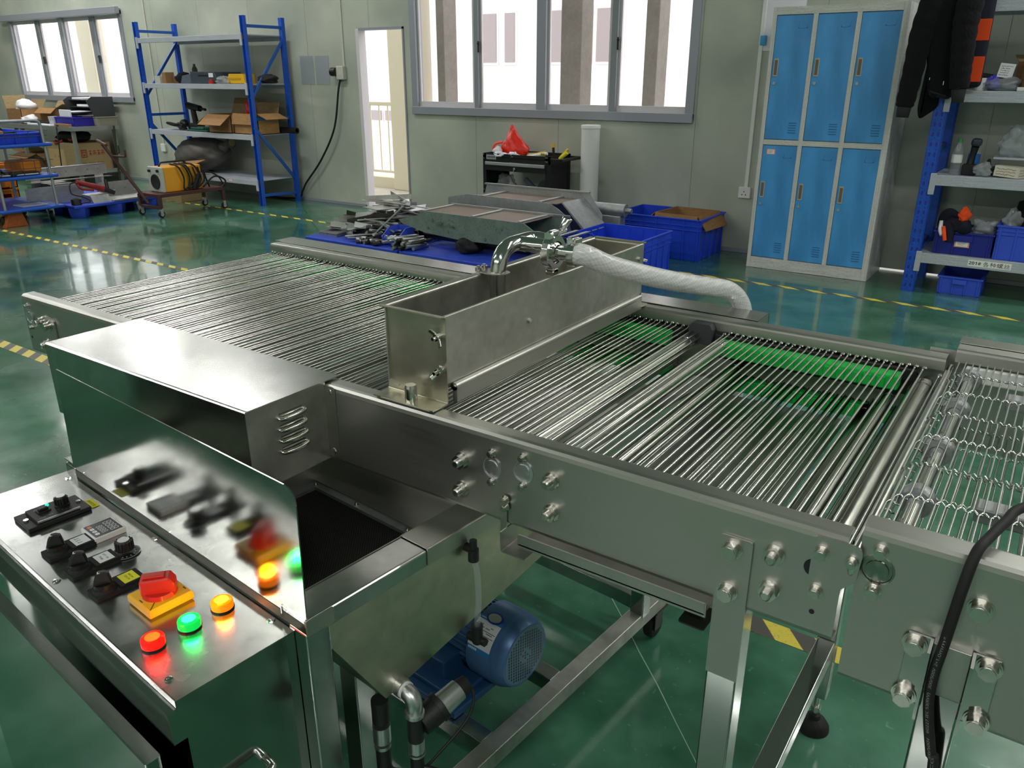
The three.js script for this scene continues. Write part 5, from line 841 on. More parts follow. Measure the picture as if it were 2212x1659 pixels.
  solo('black_pipe', 'black plastic pipe lying at the back of the rack shelf', 'pipe', [lathe([[0.022, -0.45], [0.034, -0.45], [0.034, 0.45], [0.022, 0.45]], 'x', -7.85, 0.817, -6.39, 20)], M.blackMatt, [-7.85, 0.781, -6.39]);
  // big grey sack on the lowest shelf
  const sk = thing('grey_sack', 'big bulging dark grey sack lying on the lowest rack shelf', 'sack', [-9.0, 0.286, -6.24]);
  part(sk, 'body', blob(0.47, 0.225, 0.24, 0.055, 4, 0.82, 48).rotateZ(0.12).translate(-9.02, 0.475, -6.24), M.sack); part(sk, 'neck', [sweep(spline([[-8.62, 0.58, -6.26], [-8.54, 0.63, -6.27], [-8.47, 0.65, -6.28]], 10), (u) => 0.075 - 0.03 * Math.sin(u * 3.1), 14)], M.sack); part(sk, 'neck_opening', cyl(0.045, 0.02, 'x', -8.465, 0.65, -6.28, 16), M.cardTan);
}
// ---------- things on and around the right rack ----------
{
  // black padded jacket hanging from the post top
  const jz = -5.9;
  const t = thing('jacket', 'black padded jacket hanging from the rack post, sleeves dangling', 'jacket', [-0.83, 1.12, jz]);
  const puff = (pts, r0, r1, n, fl) => smooth(sweep(spline(pts, 60), (u) => (r0 + (r1 - r0) * u) * (1 + 0.07 * Math.abs(Math.sin(u * n * PI)) - 0.04), 18, fl), 1.2);
  const torso = (pts, z0, z1) => { const g = extr(roundPts(pts, 0.03, true, 5), 'z', z0, z1, [], 0.022); return smooth(g, 1.0); };
  part(t, 'torso', torso([[-0.96, 1.98], [-0.70, 1.98], [-0.685, 1.60], [-0.735, 1.27], [-0.86, 1.27], [-0.88, 1.32], [-0.915, 1.5]], jz - 0.1, jz + 0.03), M.blackCloth);
  part(t, 'hem', torso([[-0.875, 1.335], [-0.755, 1.30], [-0.75, 1.26], [-0.87, 1.285]], jz - 0.085, jz + 0.035), M.blackMatt);
  part(t, 'front_panel', torso([[-0.92, 1.5], [-0.83, 1.5], [-0.815, 1.21], [-0.915, 1.13], [-0.935, 1.2]], jz - 0.13, jz - 0.07), M.blackCloth);
  part(t, 'sleeve', puff([[-0.93, 1.85, jz], [-0.965, 1.65, jz + 0.02], [-0.975, 1.45, jz + 0.03], [-0.99, 1.25, jz + 0.03], [-0.992, 1.215, jz + 0.03]], 0.075, 0.05, 9, 0.75), M.blackCloth);
  part(t, 'cuff', sweep([V(-0.992, 1.215, jz + 0.03), V(-0.995, 1.15, jz + 0.03)], (u) => 0.043 - 0.005 * u, 16, 0.8), M.blackMatt);
  part(t, 'sleeve', puff([[-0.72, 1.9, jz + 0.03], [-0.725, 1.7, jz + 0.06], [-0.71, 1.5, jz + 0.07], [-0.695, 1.33, jz + 0.065]], 0.078, 0.055, 8, 0.8), M.blackCloth);
  part(t, 'cuff', sweep([V(-0.695, 1.325, jz + 0.065), V(-0.69, 1.245, jz + 0.062)], (u) => 0.042 - 0.008 * u, 16, 0.8), M.blackMatt);
  part(t, 'zip', [box(-0.7935, -0.788, 1.345, 1.37, jz + 0.032, jz + 0.038, 0.001), box(-0.876, -0.871, 1.375, 1.39, jz + 0.03, jz + 0.036, 0.001)], M.chrome, 'white metal zip pull');
  const u = thing('work_jacket', 'orange and navy work jacket hanging behind the black padded jacket', 'jacket', [-0.63, 1.32, -5.98]);
  part(u, 'back', torso([[-0.76, 1.98], [-0.6, 1.98], [-0.595, 1.335], [-0.72, 1.32]], -6.0, -5.94), M.navyCloth);
  parts(u, 'reflective_panel', [box(-0.7, -0.5985, 1.365, 1.51, -5.9405, -5.935, 0.002), box(-0.7, -0.5985, 1.60, 1.72, -5.9405, -5.935, 0.002)], M.orangeCloth, 'bright orange panel');
  // shelf items, upper shelf
  solo('paper_note', 'white handwritten paper note propped on the upper shelf', 'note', clean(new THREE.BoxGeometry(0.085, 0.085, 0.003)).rotateX(-0.25).rotateZ(-0.12).translate(-0.485, 1.43, -6.12), S({ roughness: 0.8, map: canvasTex(128, 128, (c, w, h) => { c.fillStyle = '#ececf0'; c.fillRect(0, 0, w, h); c.strokeStyle = '#333'; c.lineWidth = 2; for (let r = 0; r < 5; r++) { c.beginPath(); for (let i = 0; i < 30; i++) c.lineTo(12 + i * (r < 1 ? 3.4 : 2.6), 26 + r * 20 + rr(-6, 6)); c.stroke(); } }) }), [-0.485, 1.385, -6.12]);
  carton('cardboard_box', 'brown taped cardboard box at the right end of the upper shelf', 0.34, 0.17, 0.25, [-0.24, 1.313, -6.2], { turn: 0.3, flaps: [2.9, 1.2, null, null] });
  solo('flat_box', 'flat white box lying on the upper shelf under the brown carton', 'box', box(-0.4, -0.2, 1.313, 1.335, -6.08, -6.0, 0.003), M.white, [-0.3, 1.313, -6.04]);
  solo('plastic_bag', 'clear and violet plastic bag crumpled on the upper shelf', 'bag', blob(0.10, 0.042, 0.07, 0.22, 15, 0.7).translate(-0.485, 1.346, -6.09), M.clearBag, [-0.485, 1.313, -6.09]);
  solo('violet_wrap', 'violet plastic wrap beside the clear bag on the upper shelf', 'wrapping', blob(0.045, 0.045, 0.045, 0.25, 25, 0.7).translate(-0.55, 1.355, -6.13), pl(0x5a55d0, 0.4), [-0.55, 1.313, -6.13]);
  solo('white_can', 'small white can with a black lid on the upper shelf', 'can', [lathe([[0, 0], [0.03, 0], [0.03, 0.075], [0.0, 0.075]], 'y', -0.61, 1.313, -6.1, 20)], M.white, [-0.61, 1.313, -6.1]);
  solo('black_tool', 'dark tool lying behind the violet wrap on the upper shelf', 'tool', [rod([-0.63, 1.40, -6.2], [-0.5, 1.38, -6.22], 0.02, 10), box(-0.58, -0.5, 1.313, 1.38, -6.26, -6.18, 0.01)], M.blackMatt, [-0.55, 1.313, -6.2]);
  // middle shelf
  const bt = thing('water_bottle', 'clear plastic water bottle with a green cap on the middle shelf', 'bottle', [-0.66, 0.793, -6.1]);
  part(bt, 'body', lathe([[0, 0], [0.031, 0], [0.033, 0.01], [0.033, 0.12], [0.031, 0.13], [0.032, 0.15], [0.014, 0.195], [0.013, 0.21], [0, 0.21]], 'y', -0.66, 0.793, -6.1, 24), M.clear);
  part(bt, 'cap', cyl(0.0155, 0.02, 'y', -0.66, 1.008, -6.1, 20), pl(0x2c8f4a, 0.45)); part(bt, 'wrapper', lathe([[0.0335, 0.075], [0.0337, 0.075], [0.0337, 0.125], [0.0335, 0.125]], 'y', -0.66, 0.793, -6.1, 24), M.white);
  const b2 = thing('water_bottle', 'clear bottle with a blue label standing behind the black tool', 'bottle', [-0.575, 0.793, -6.22]);
  part(b2, 'body', lathe([[0, 0], [0.036, 0], [0.036, 0.15], [0.03, 0.165], [0, 0.165]], 'y', -0.575, 0.793, -6.22, 24), M.clear); part(b2, 'wrapper', lathe([[0.0365, 0.06], [0.0367, 0.06], [0.0367, 0.125], [0.0365, 0.125]], 'y', -0.575, 0.793, -6.22, 24), pl(0x1f6fc0, 0.4));
  const gt = thing('power_tool', 'black cordless tool with round head standing on its battery', 'power tool', [-0.575, 0.793, -6.1]);
  part(gt, 'battery', box(-0.62, -0.535, 0.793, 0.862, -6.15, -6.07, 0.008), M.blackMatt); part(gt, 'grip', sweep(spline([[-0.58, 0.85, -6.11], [-0.575, 0.91, -6.11], [-0.567, 0.975, -6.1]], 16), (q) => 0.024 - 0.004 * Math.sin(q * 3), 14), M.black); part(gt, 'head', [clean(new RoundedBoxGeometry(0.06, 0.05, 0.07, 3, 0.018)).rotateZ(-0.12).translate(-0.563, 1.0, -6.09)], pl(0x2b3442, 0.4));
  solo('plastic_bag', 'clear bag of metal parts beside the cordless tool', 'bag', blob(0.05, 0.045, 0.04, 0.25, 31, 0.75).translate(-0.5, 0.834, -6.06), M.clearBag, [-0.5, 0.793, -6.06]);
  solo('loose_strap', 'looped black strap behind the bag of metal parts', 'strap', [cable([[-0.52, 0.80, -6.14], [-0.49, 0.87, -6.14], [-0.475, 0.893, -6.14], [-0.465, 0.86, -6.13], [-0.44, 0.81, -6.12]], 0.006, 24), blob(0.05, 0.03, 0.04, 0.2, 33, 0.8).translate(-0.44, 0.82, -6.13)], M.blackMatt, [-0.48, 0.793, -6.13]);
  solo('parts_carton', 'cream carton with handwritten marks on the middle shelf', 'box', clean(new THREE.BoxGeometry(0.15, 0.065, 0.13)).rotateY(-0.35).rotateZ(-0.05).translate(-0.34, 0.829, -6.11), S({ roughness: 0.8, map: canvasTex(256, 128, (c, w, h) => { c.fillStyle = '#e3ddc8'; c.fillRect(0, 0, w, h); c.lineWidth = 4; for (let r = 0; r < 3; r++) { c.strokeStyle = r === 1 ? '#a53a34' : '#2b2b2b'; c.beginPath(); for (let i = 0; i < 26; i++) c.lineTo(20 + i * 8, 34 + r * 32 + rr(-9, 9)); c.stroke(); } }) }), [-0.34, 0.793, -6.11]);
  const tr = thing('raised_tray', 'thin white tray above the cream carton, holding clear bags', 'tray', [-0.3, 0.793, -6.2]);
  part(tr, 'plate', box(-0.455, 0.1, 0.9, 0.912, -6.28, -6.1, 0.002), M.shelfWhite); part(tr, 'foot', [box(-0.45, -0.43, 0.793, 0.9, -6.27, -6.25), box(0.07, 0.09, 0.793, 0.9, -6.27, -6.25)], M.shelfWhite);
  solo('plastic_bag', 'tall heap of clear bubble bags on the raised tray', 'bag', blob(0.11, 0.10, 0.07, 0.22, 44, 0.8).translate(-0.33, 0.992, -6.19), M.clearBag, [-0.33, 0.912, -6.19]);
  // lower shelf bins
  crate('parts_bin', 'dark blue parts bin with a paper tag, clothes spilling over its rim', 0.34, 0.155, 0.36, [-0.525, 0.276, -6.22], M.binNavy, { cat: 'bin', grip: true, tag: true, ribs: 4 });
  crate('parts_bin', 'brighter blue parts bin at the right edge of the lower shelf', 0.4, 0.225, 0.36, [-0.135, 0.276, -6.21], M.binBlue, { cat: 'bin', ribs: 5, bands: true });
  crate('parts_bin', 'blue parts bin with a front grip on the floor under the rack', 0.255, 0.125, 0.36, [-0.495, 0.0, -6.25], M.binBlue, { cat: 'bin', grip: true, ribs: 4 });
  const cg = thing('folded_workwear', 'crumpled navy and orange work jacket stuffed in the dark blue bin', 'jacket', [-0.6, 0.36, -6.08]);
  part(cg, 'cloth', [smooth(sweep(spline([[-0.67, 0.44, -6.12], [-0.64, 0.53, -6.1], [-0.585, 0.52, -6.08], [-0.55, 0.46, -6.04], [-0.5, 0.475, -6.03]], 30), (u) => 0.036 + 0.012 * Math.sin(u * 9), 14, 0.8), 1.2), smooth(sweep(spline([[-0.63, 0.5, -6.04], [-0.61, 0.42, -6.015], [-0.6, 0.365, -6.0]], 20), (u) => 0.033 - 0.012 * u, 12, 0.6), 1.2), blob(0.07, 0.06, 0.06, 0.2, 51).translate(-0.57, 0.46, -6.07)], M.navyCloth);
  part(cg, 'orange_cloth', [blob(0.035, 0.045, 0.035, 0.2, 52).translate(-0.545, 0.535, -6.06), smooth(sweep(spline([[-0.65, 0.46, -6.02], [-0.635, 0.41, -5.99], [-0.625, 0.375, -5.985]], 12), () => 0.012, 10), 1.2)], M.orangeCloth); part(cg, 'reflective_strip', smooth(sweep(spline([[-0.672, 0.49, -6.05], [-0.668, 0.44, -6.025], [-0.65, 0.405, -6.005]], 14), () => 0.014, 10), 1.2), M.white);
  solo('plastic_bag', 'clear plastic bag lying in the dark blue bin', 'bag', blob(0.075, 0.06, 0.06, 0.25, 55, 0.7).translate(-0.42, 0.45, -6.13), M.clearBag, [-0.42, 0.41, -6.13]);
  solo('plastic_bag', 'clear plastic bag standing up in the brighter blue bin', 'bag', blob(0.05, 0.07, 0.05, 0.25, 58).translate(-0.27, 0.51, -6.13), M.clearBag, [-0.27, 0.45, -6.13]);
  solo('dark_coat', 'black coat heaped in the brighter blue bin at the right edge', 'coat', blob(0.15, 0.13, 0.1, 0.12, 61).translate(-0.14, 0.53, -6.2), M.blackCloth, [-0.14, 0.42, -6.2]);
}
// ---------- big blue crates on the floor ----------
{
  crate('storage_crate', 'large empty blue crate right behind the trough and hose', 0.56, 0.33, 0.85, [-2.66, 0, -5.095], M.crate, { bands: true, ribs: 6 });
  crate('storage_crate', 'large blue crate against the back wall with a carton inside', 0.75, 0.335, 0.52, [-2.735, 0, -6.29], M.crate, { bands: true, ribs: 7 });
  carton('cardboard_box', 'open brown cardboard box sitting in the large blue crate by the wall', 0.38, 0.345, 0.4, [-2.58, 0.008, -6.29], { turn: -0.06, flaps: [2.9, null, 2.25, 2.5], fl: 0.36, m: M.card });
}
// ---------- black tool trolley and what lies on it ----------
{
  const x0 = -4.56, x1 = -3.84, z1 = -6.12, z0 = -6.5;
  const t = thing('tool_trolley', 'black steel tool trolley with a silver drawer front below the big window', 'tool trolley', [-4.2, 0, -6.3]);
  part(t, 'top_tray', [box(x0, x1, 0.585, 0.59, z0, z1), box(x0, x1, 0.665, 0.735, z1 - 0.004, z1, 0.001), box(x0, x1, 0.665, 0.735, z0, z0 + 0.004), box(x0, x0 + 0.004, 0.665, 0.735, z0, z1), box(x1 - 0.004, x1, 0.665, 0.735, z0, z1), box(x0, x1, 0.70, 0.704, z0, z1)], M.black);
  const d = part(t, 'drawer', box(x0 + 0.03, x1 - 0.03, 0.585, 0.66, z1 - 0.02, z1 + 0.006, 0.003), M.black); part(d, 'drawer_pull', box(x0 + 0.035, x1 - 0.035, 0.632, 0.662, z1 + 0.004, z1 + 0.02, 0.005), M.galv); part(d, 'lock', [cyl(0.011, 0.01, 'z', -4.2, 0.612, z1 + 0.01, 14), rod([-4.2, 0.608, z1 + 0.015], [-4.21, 0.57, z1 + 0.018], 0.004, 6)], M.galv);
  for (const x of [x0, x1]) for (const z of [z0, z1]) part(t, 'leg', extr([[x, z], [x + (x === x0 ? 0.035 : -0.035), z], [x + (x === x0 ? 0.035 : -0.035), z + (z === z1 ? -0.004 : 0.004)], [x + (x === x0 ? 0.004 : -0.004), z + (z === z1 ? -0.004 : 0.004)], [x + (x === x0 ? 0.004 : -0.004), z + (z === z1 ? -0.035 : 0.035)], [x, z + (z === z1 ? -0.035 : 0.035)]], 'y', 0.09, 0.735), M.black);
  part(t, 'lower_tray', [box(x0, x1, 0.36, 0.364, z0, z1), box(x0, x1, 0.36, 0.415, z1 - 0.004, z1, 0.001), box(x0, x1, 0.36, 0.415, z0, z0 + 0.004), box(x0, x0 + 0.004, 0.36, 0.415, z0, z1), box(x1 - 0.004, x1, 0.36, 0.415, z0, z1)], M.black);
  parts(t, 'side_panel', [box(x1 - 0.006, x1 - 0.003, 0.4, 0.68, z0 + 0.03, z1 - 0.03), box(x0 + 0.003, x0 + 0.006, 0.4, 0.68, z0 + 0.03, z1 - 0.03)], M.blackMatt); part(t, 'push_handle', [box(x1, x1 + 0.13, 0.695, 0.72, z1 - 0.03, z1 - 0.01, 0.004), box(x1, x1 + 0.13, 0.695, 0.72, z0 + 0.01, z0 + 0.03, 0.004), box(x1 + 0.11, x1 + 0.135, 0.695, 0.722, z0 + 0.01, z1 - 0.01, 0.008)], M.black);
  part(t, 'brand_plate', box(x0 + 0.04, x0 + 0.15, 0.682, 0.722, z1, z1 + 0.0025, 0.001), S({ roughness: 0.4, map: canvasTex(128, 48, (c, w, h) => { c.fillStyle = '#9ea3a8'; c.fillRect(0, 0, w, h); c.fillStyle = '#3a3f45'; for (let i = 0; i < 8; i++) c.fillRect(14 + i * 13, 14, 9, 20); }) }), 'silver name plate');
  for (const y of [0.725, 0.69, 0.405, 0.37]) for (const x of [x0 + 0.012, x1 - 0.012, x1 - 0.026]) part(t, 'bolt', cyl(0.006, 0.004, 'z', x, y, z1 + 0.002, 10), M.bolt);
  const cw = wheelG(0.045, 0.025); for (const x of [x0 + 0.03, x1 - 0.03]) for (const z of [z0 + 0.04, z1 - 0.04]) { part(t, 'castor', box(x - 0.016, x + 0.016, 0.045, 0.1, z - 0.012, z + 0.012, 0.003), M.galv); inst(t, 'wheel', cw, M.rubber, [x, 0.045, z]); }
  const bag = thing('red_bag', 'crumpled red plastic bag standing up on the tool trolley', 'bag', [-4.36, 0.704, -6.3]);
  part(bag, 'body', [(() => { const g = blob(0.14, 0.16, 0.09, 0.12, 71, 0.7, 40), p = g.attributes.position; for (let i = 0; i < p.count; i++) { const y = p.getY(i), k = y > -0.05 ? Math.max(0.25, 1 - (y + 0.05) * 4.2) : 1; p.setX(i, p.getX(i) * k - Math.max(0, y) * 0.15); p.setZ(i, p.getZ(i) * k); } return smooth(g.translate(-4.33, 0.82, -6.3), 1.0); })()], M.redBag);
  part(bag, 'bag_handle', smooth(sweep(spline([[-4.42, 0.75, -6.22], [-4.5, 0.76, -6.21], [-4.49, 0.81, -6.22], [-4.42, 0.83, -6.24]], 20), () => 0.014, 8, 0.5), 1.0), M.redBag);
  // small hand tools on top
  const G2 = { group: 'small tools and tapes on the black trolley top' };
  const H = (n, l, g, m, p) => solo(n, l, 'tool', g, m, p);
  H('screwdriver', 'yellow screwdriver lying slanted across the trolley top', [rod([-4.12, 0.722, -6.2], [-3.95, 0.76, -6.24], 0.012, 10), rod([-4.2, 0.712, -6.18], [-4.12, 0.722, -6.2], 0.004, 6)], M.yellow, [-4.07, 0.704, -6.2]);
  const sd = thing('screwdriver', 'upright black screwdriver with a yellow tip standing on the trolley', 'tool', [-3.9, 0.704, -6.3]); part(sd, 'shaft', rod([-3.9, 0.704, -6.3], [-3.905, 0.80, -6.3], 0.012, 10), M.black); part(sd, 'tip', rod([-3.905, 0.80, -6.3], [-3.906, 0.83, -6.3], 0.016, 12), M.yellow);
  H('marker_tube', 'white tube with a red end lying across the trolley', [rod([-4.08, 0.72, -6.14], [-3.88, 0.758, -6.16], 0.014, 12)], M.white, [-3.98, 0.704, -6.15]);
  H('brush', 'yellow and black hand brush at the right end of the trolley', [rod([-3.83, 0.715, -6.3], [-3.76, 0.79, -6.32], 0.013, 10)], M.yellow, [-3.8, 0.704, -6.3]);
  H('brush', 'cream brush with a black ferrule at the far right of the trolley', [rod([-3.8, 0.71, -6.24], [-3.73, 0.765, -6.25], 0.016, 10)], M.yellowLab, [-3.77, 0.704, -6.24]);
  H('tape_roll', 'grey tape roll lying flat beside the red bag', [lathe([[0.03, 0], [0.055, 0], [0.055, 0.035], [0.03, 0.035], [0.03, 0]], 'y', -4.12, 0.705, -6.3, 24)], M.galv, [-4.12, 0.704, -6.3]);
  H('tin_can', 'small olive tin at the front of the trolley top', [cyl(0.025, 0.055, 'y', -3.92, 0.732, -6.16, 18)], pl(0x8f8a3e, 0.5), [-3.92, 0.704, -6.16]);
  H('putty_knife', 'putty knife with wooden handle lying at the left of the trolley top', [box(-4.53, -4.42, 0.705, 0.718, -6.2, -6.17, 0.004), box(-4.42, -4.33, 0.705, 0.708, -6.21, -6.16)], M.card, [-4.43, 0.704, -6.19]);
  H('scrap_paper', 'white rag and paper crumpled in front of the red bag', [blob(0.06, 0.025, 0.04, 0.25, 74, 0.6).translate(-4.38, 0.722, -6.15), blob(0.05, 0.03, 0.04, 0.25, 75, 0.6).translate(-4.24, 0.722, -6.16), blob(0.04, 0.035, 0.04, 0.2, 76, 0.6).translate(-4.45, 0.75, -6.2)], M.paper, [-4.33, 0.704, -6.16]);
  // lower tray
  H('plastic_bag', 'clear plastic bag in the trolley lower tray', [blob(0.09, 0.1, 0.08, 0.2, 77, 0.75).translate(-4.42, 0.44, -6.3)], M.clearBag, [-4.42, 0.364, -6.3]);
  H('red_case', 'red plastic case in the trolley lower tray', [box(-4.33, -4.13, 0.366, 0.43, -6.24, -6.16, 0.012)], M.red, [-4.23, 0.364, -6.2]);
  H('air_gun', 'blue-grey tool with a long handle in the trolley lower tray', [rod([-4.2, 0.5, -6.3], [-4.0, 0.39, -6.22], 0.022, 10, 0.03)], M.graphite, [-4.1, 0.364, -6.26]);
  H('grinding_disc', 'dark round grinder lying in the trolley lower tray', [cyl(0.07, 0.05, 'z', -3.98, 0.44, -6.3, 24), box(-4.0, -3.86, 0.366, 0.42, -6.34, -6.26, 0.01)], M.darkGrey, [-3.96, 0.364, -6.3]);
  // white duct leaning on the wall
  const p = thing('white_duct', 'tall white plastic duct standing upright beside the tool trolley', 'duct', [-3.6, 0, -6.42]);
  part(p, 'tube', cyl(0.082, 0.985, 'y', -3.6, 0.4925, -6.43, 32), M.white); part(p, 'end_cap', lathe([[0, 0.028], [0.084, 0.028], [0.087, 0.022], [0.087, 0], [0, 0]].reverse(), 'y', -3.6, 0.968, -6.43, 32), M.white);
}
// ---------- blue pallets with machine frames and scrap, behind the conveyor ----------
function pallet(name, label, x0, x1, z0, z1, h, m) {
  const t = thing(name, label, 'pallet', [(x0 + x1) / 2, 0, (z0 + z1) / 2]);
  part(t, 'deck', box(x0, x1, h - 0.03, h, z0, z1, 0.008), m);
  for (let i = 0; i < 3; i++) for (let j = 0; j < 3; j++) { const x = x0 + 0.09 + (i * (x1 - x0 - 0.18)) / 2, z = z0 + 0.09 + (j * (z1 - z0 - 0.18)) / 2; part(t, 'foot', [lathe([[0.09, 0], [0.1, 0.01], [0.115, h - 0.03], [0, h - 0.03], [0, 0], [0.09, 0]].slice(0, 4), 'y', x, 0, z, 4).rotateY(0)], m); }
  return t;
}
{
  pallet('plastic_pallet', 'blue plastic pallet covered with the heap of metal scrap', -5.24, -4.2, -5.55, -4.5, 0.14, M.palletBlue);
  pallet('plastic_pallet', 'blue plastic pallet carrying the greenish machine frames', -4.18, -3.1, -5.6, -4.5, 0.14, M.palletBlue);
  const frame = (name, label, o, parts) => { const t = thing(name, label, 'machine frame', o); parts(t); return t; };
  frame('machine_frame', 'front greenish steel machine frame with a brown plate top', [-3.66, 0.141, -4.85], (t) => {
    part(t, 'side_plate', extr([[-4.36, 0.335], [-4.16, 0.385], [-4.1, 0.425], [-3.16, 0.42], [-3.06, 0.365], [-3.02, 0.30], [-3.2, 0.245], [-3.72, 0.235], [-4.1, 0.26], [-4.32, 0.31]], 'z', -4.72, -4.712), M.machGreen);
    part(t, 'side_plate', extr([[-4.2, 0.385], [-4.1, 0.43], [-3.1, 0.43], [-3.05, 0.365], [-3.2, 0.25], [-4.1, 0.26]], 'z', -5.1, -5.092), M.machGreen);
    part(t, 'top_plate', uvm(box(-4.12, -3.16, 0.415, 0.42, -5.09, -4.72)), M.brownPlate);
    for (const x of [-4.1, -3.62, -3.2]) part(t, 'slat', bar([x, 0.424, -5.09], [x, 0.424, -4.72], 0.03, 0.012), M.alu);
    part(t, 'edge_bar', box(-4.12, -3.0, 0.42, 0.437, -5.1, -5.085), M.alu);
    part(t, 'roller', [cyl(0.045, 0.34, 'x', -3.95, 0.215, -4.9, 20), cyl(0.045, 0.42, 'x', -3.42, 0.205, -4.86, 20), cyl(0.02, 1.2, 'x', -3.7, 0.21, -4.88, 12)], M.darkSteel);
    part(t, 'gear_unit', [box(-3.82, -3.62, 0.145, 0.28, -4.88, -4.74, 0.02), cyl(0.06, 0.08, 'z', -3.7, 0.2, -4.74, 18), blob(0.09, 0.06, 0.06, 0.15, 81, 0.8).translate(-3.68, 0.195, -4.72)], M.blackMatt);
    for (const [x, y] of [[-4.0, 0.36], [-3.35, 0.36], [-3.25, 0.29], [-3.5, 0.27], [-4.05, 0.3], [-3.85, 0.29], [-3.84, 0.34]]) part(t, 'bolt', cyl(0.011, 0.012, 'z', x, y, -4.708, 8), M.bolt);
    part(t, 'shaft', [rod([-3.92, 0.345, -4.71], [-3.92, 0.345, -4.66], 0.016, 12), rod([-3.8, 0.335, -4.71], [-3.8, 0.335, -4.67], 0.01, 10)], M.chrome);
  });
  frame('machine_frame', 'rear steel machine frame with brown plate top and slanted end', [-3.7, 0.141, -5.35], (t) => {
    part(t, 'side_plate', extr([[-4.26, 0.2], [-4.26, 0.46], [-4.05, 0.50], [-3.25, 0.49], [-3.1, 0.40], [-3.05, 0.25]], 'z', -5.23, -5.222), M.galv);
    part(t, 'side_plate', extr([[-4.2, 0.2], [-4.1, 0.54], [-3.1, 0.54], [-2.98, 0.38], [-2.98, 0.2]], 'z', -5.56, -5.552), M.galv);
    part(t, 'top_plate', uvm(box(-4.0, -3.2, 0.485, 0.49, -5.55, -5.225)), M.brownPlate);
    for (const x of [-3.9, -3.35]) part(t, 'slat', bar([x, 0.495, -5.55], [x, 0.495, -5.225], 0.035, 0.012), M.alu);
    part(t, 'edge_bar', box(-4.12, -3.1, 0.54, 0.552, -5.57, -5.545), M.alu);
    part(t, 'end_plate', extr([[-3.16, 0.5], [-3.15, 0.505], [-2.93, 0.3], [-2.95, 0.295]], 'z', -5.55, -5.23), M.galv);
    part(t, 'leg', [box(-4.2, -4.16, 0.142, 0.25, -5.3, -5.24), box(-3.2, -3.16, 0.142, 0.25, -5.3, -5.24), box(-4.2, -4.16, 0.142, 0.25, -5.55, -5.5), box(-3.2, -3.16, 0.142, 0.25, -5.55, -5.5)], M.galv);
  });
  frame('machine_frame', 'small open steel ladder frame at the right end of the pallet', [-2.98, 0.14, -5.0], (t) => {
    part(t, 'side_plate', extr([[-3.06, 0.2], [-3.06, 0.33], [-2.8, 0.33], [-2.72, 0.26], [-2.8, 0.2]], 'z', -5.08, -5.07), M.palletBlue); part(t, 'side_plate', extr([[-3.06, 0.2], [-3.06, 0.33], [-2.82, 0.33], [-2.76, 0.2]], 'z', -4.83, -4.82), M.darkSteel);
    for (const x of [-3.02, -2.93, -2.84]) part(t, 'slat', bar([x, 0.335, -5.08], [x, 0.335, -4.82], 0.03, 0.014), M.alu); part(t, 'roller', [cyl(0.04, 0.24, 'z', -2.78, 0.26, -4.95, 18)], M.darkSteel); part(t, 'foot', [box(-3.06, -2.8, 0.14, 0.2, -5.08, -5.04), box(-3.06, -2.8, 0.14, 0.2, -4.86, -4.82)], M.darkSteel);
  });
  solo('steel_roll', 'pale steel roller lying at the far right of the pallet', 'roller', [cyl(0.05, 0.35, 'x', -3.05, 0.4, -5.75, 20), cyl(0.02, 0.45, 'x', -3.05, 0.4, -5.75, 12), box(-3.2, -2.9, 0.0, 0.36, -5.8, -5.7, 0.01)], M.galv, [-3.05, 0, -5.75]);
  // heap of offcuts
  const heap = 'loose metal offcuts in the heap on the blue pallet';
  const kinds = [clean(new RoundedBoxGeometry(0.42, 0.008, 0.045, 1, 0.002)), clean(sheet([[-0.025, 0], [0.02, 0], [0.02, 0.04]], 0.003, 'z', -0.2, 0.2, 0.002)).rotateY(PI / 2), clean(new RoundedBoxGeometry(0.36, 0.006, 0.2, 1, 0.001)), cyl(0.012, 0.38, 'x', 0, 0, 0, 10), clean(new RoundedBoxGeometry(0.3, 0.025, 0.025, 1, 0.003))];
  const mats = [M.galv, M.alu, M.darkSteel, M.satin, M.alu, M.galv], tone = ['grey', 'bright', 'dark', 'pale', 'bright', 'grey'], shp = ['flat strip', 'angle section', 'sheet piece', 'round tube', 'square bar'];
  for (let i = 0; i < 120; i++) {
    const r = Math.sqrt(rnd()), a = rr(0, 2 * PI), x = -4.72 + 0.44 * r * Math.cos(a), z = -5.08 + 0.40 * r * Math.sin(a), y = 0.15 + (1 - r) * 0.32 * rr(0.25, 1) + i * 0.0003;
    solo('metal_offcut', tone[(i * 7 + 3) % 6] + ' ' + shp[i % 5] + ' offcut in the tangled heap on the blue pallet', 'scrap metal', kinds[i % 5].clone(), mats[(i * 7 + 3) % 6], [x, y, z], { local: true, rot: [rr(-0.18, 0.18), rr(-0.9, 0.9) + (i % 3 ? 0 : 1.2), rr(-0.16, 0.16)], group: heap });
  }
  solo('steel_angle', 'long angle iron leaning up out of the scrap heap', 'scrap metal', [bar([-4.6, 0.19, -4.66], [-4.42, 0.42, -4.85], 0.045, 0.006), bar([-4.56, 0.3, -4.70], [-4.44, 0.22, -4.74], 0.03, 0.006)], M.machGreen, [-4.5, 0.15, -4.7]);
  solo('white_profile', 'white square profile lying on top of the scrap heap', 'scrap metal', box(-4.95, -4.68, 0.36, 0.385, -5.1, -5.07, 0.003), M.white, [-4.8, 0.36, -5.08]);
  solo('expanded_mesh', 'grey woven metal mesh roll lying flat at the left of the pallet', 'mesh', [...Array.from({ length: 14 }, (_, i) => bar([-5.2 + i * 0.016, 0.155, -4.62], [-5.2 + i * 0.016, 0.16, -4.8], 0.006, 0.02)), box(-5.2, -4.98, 0.14, 0.15, -4.8, -4.62)], M.galv, [-5.09, 0.14, -4.71]);
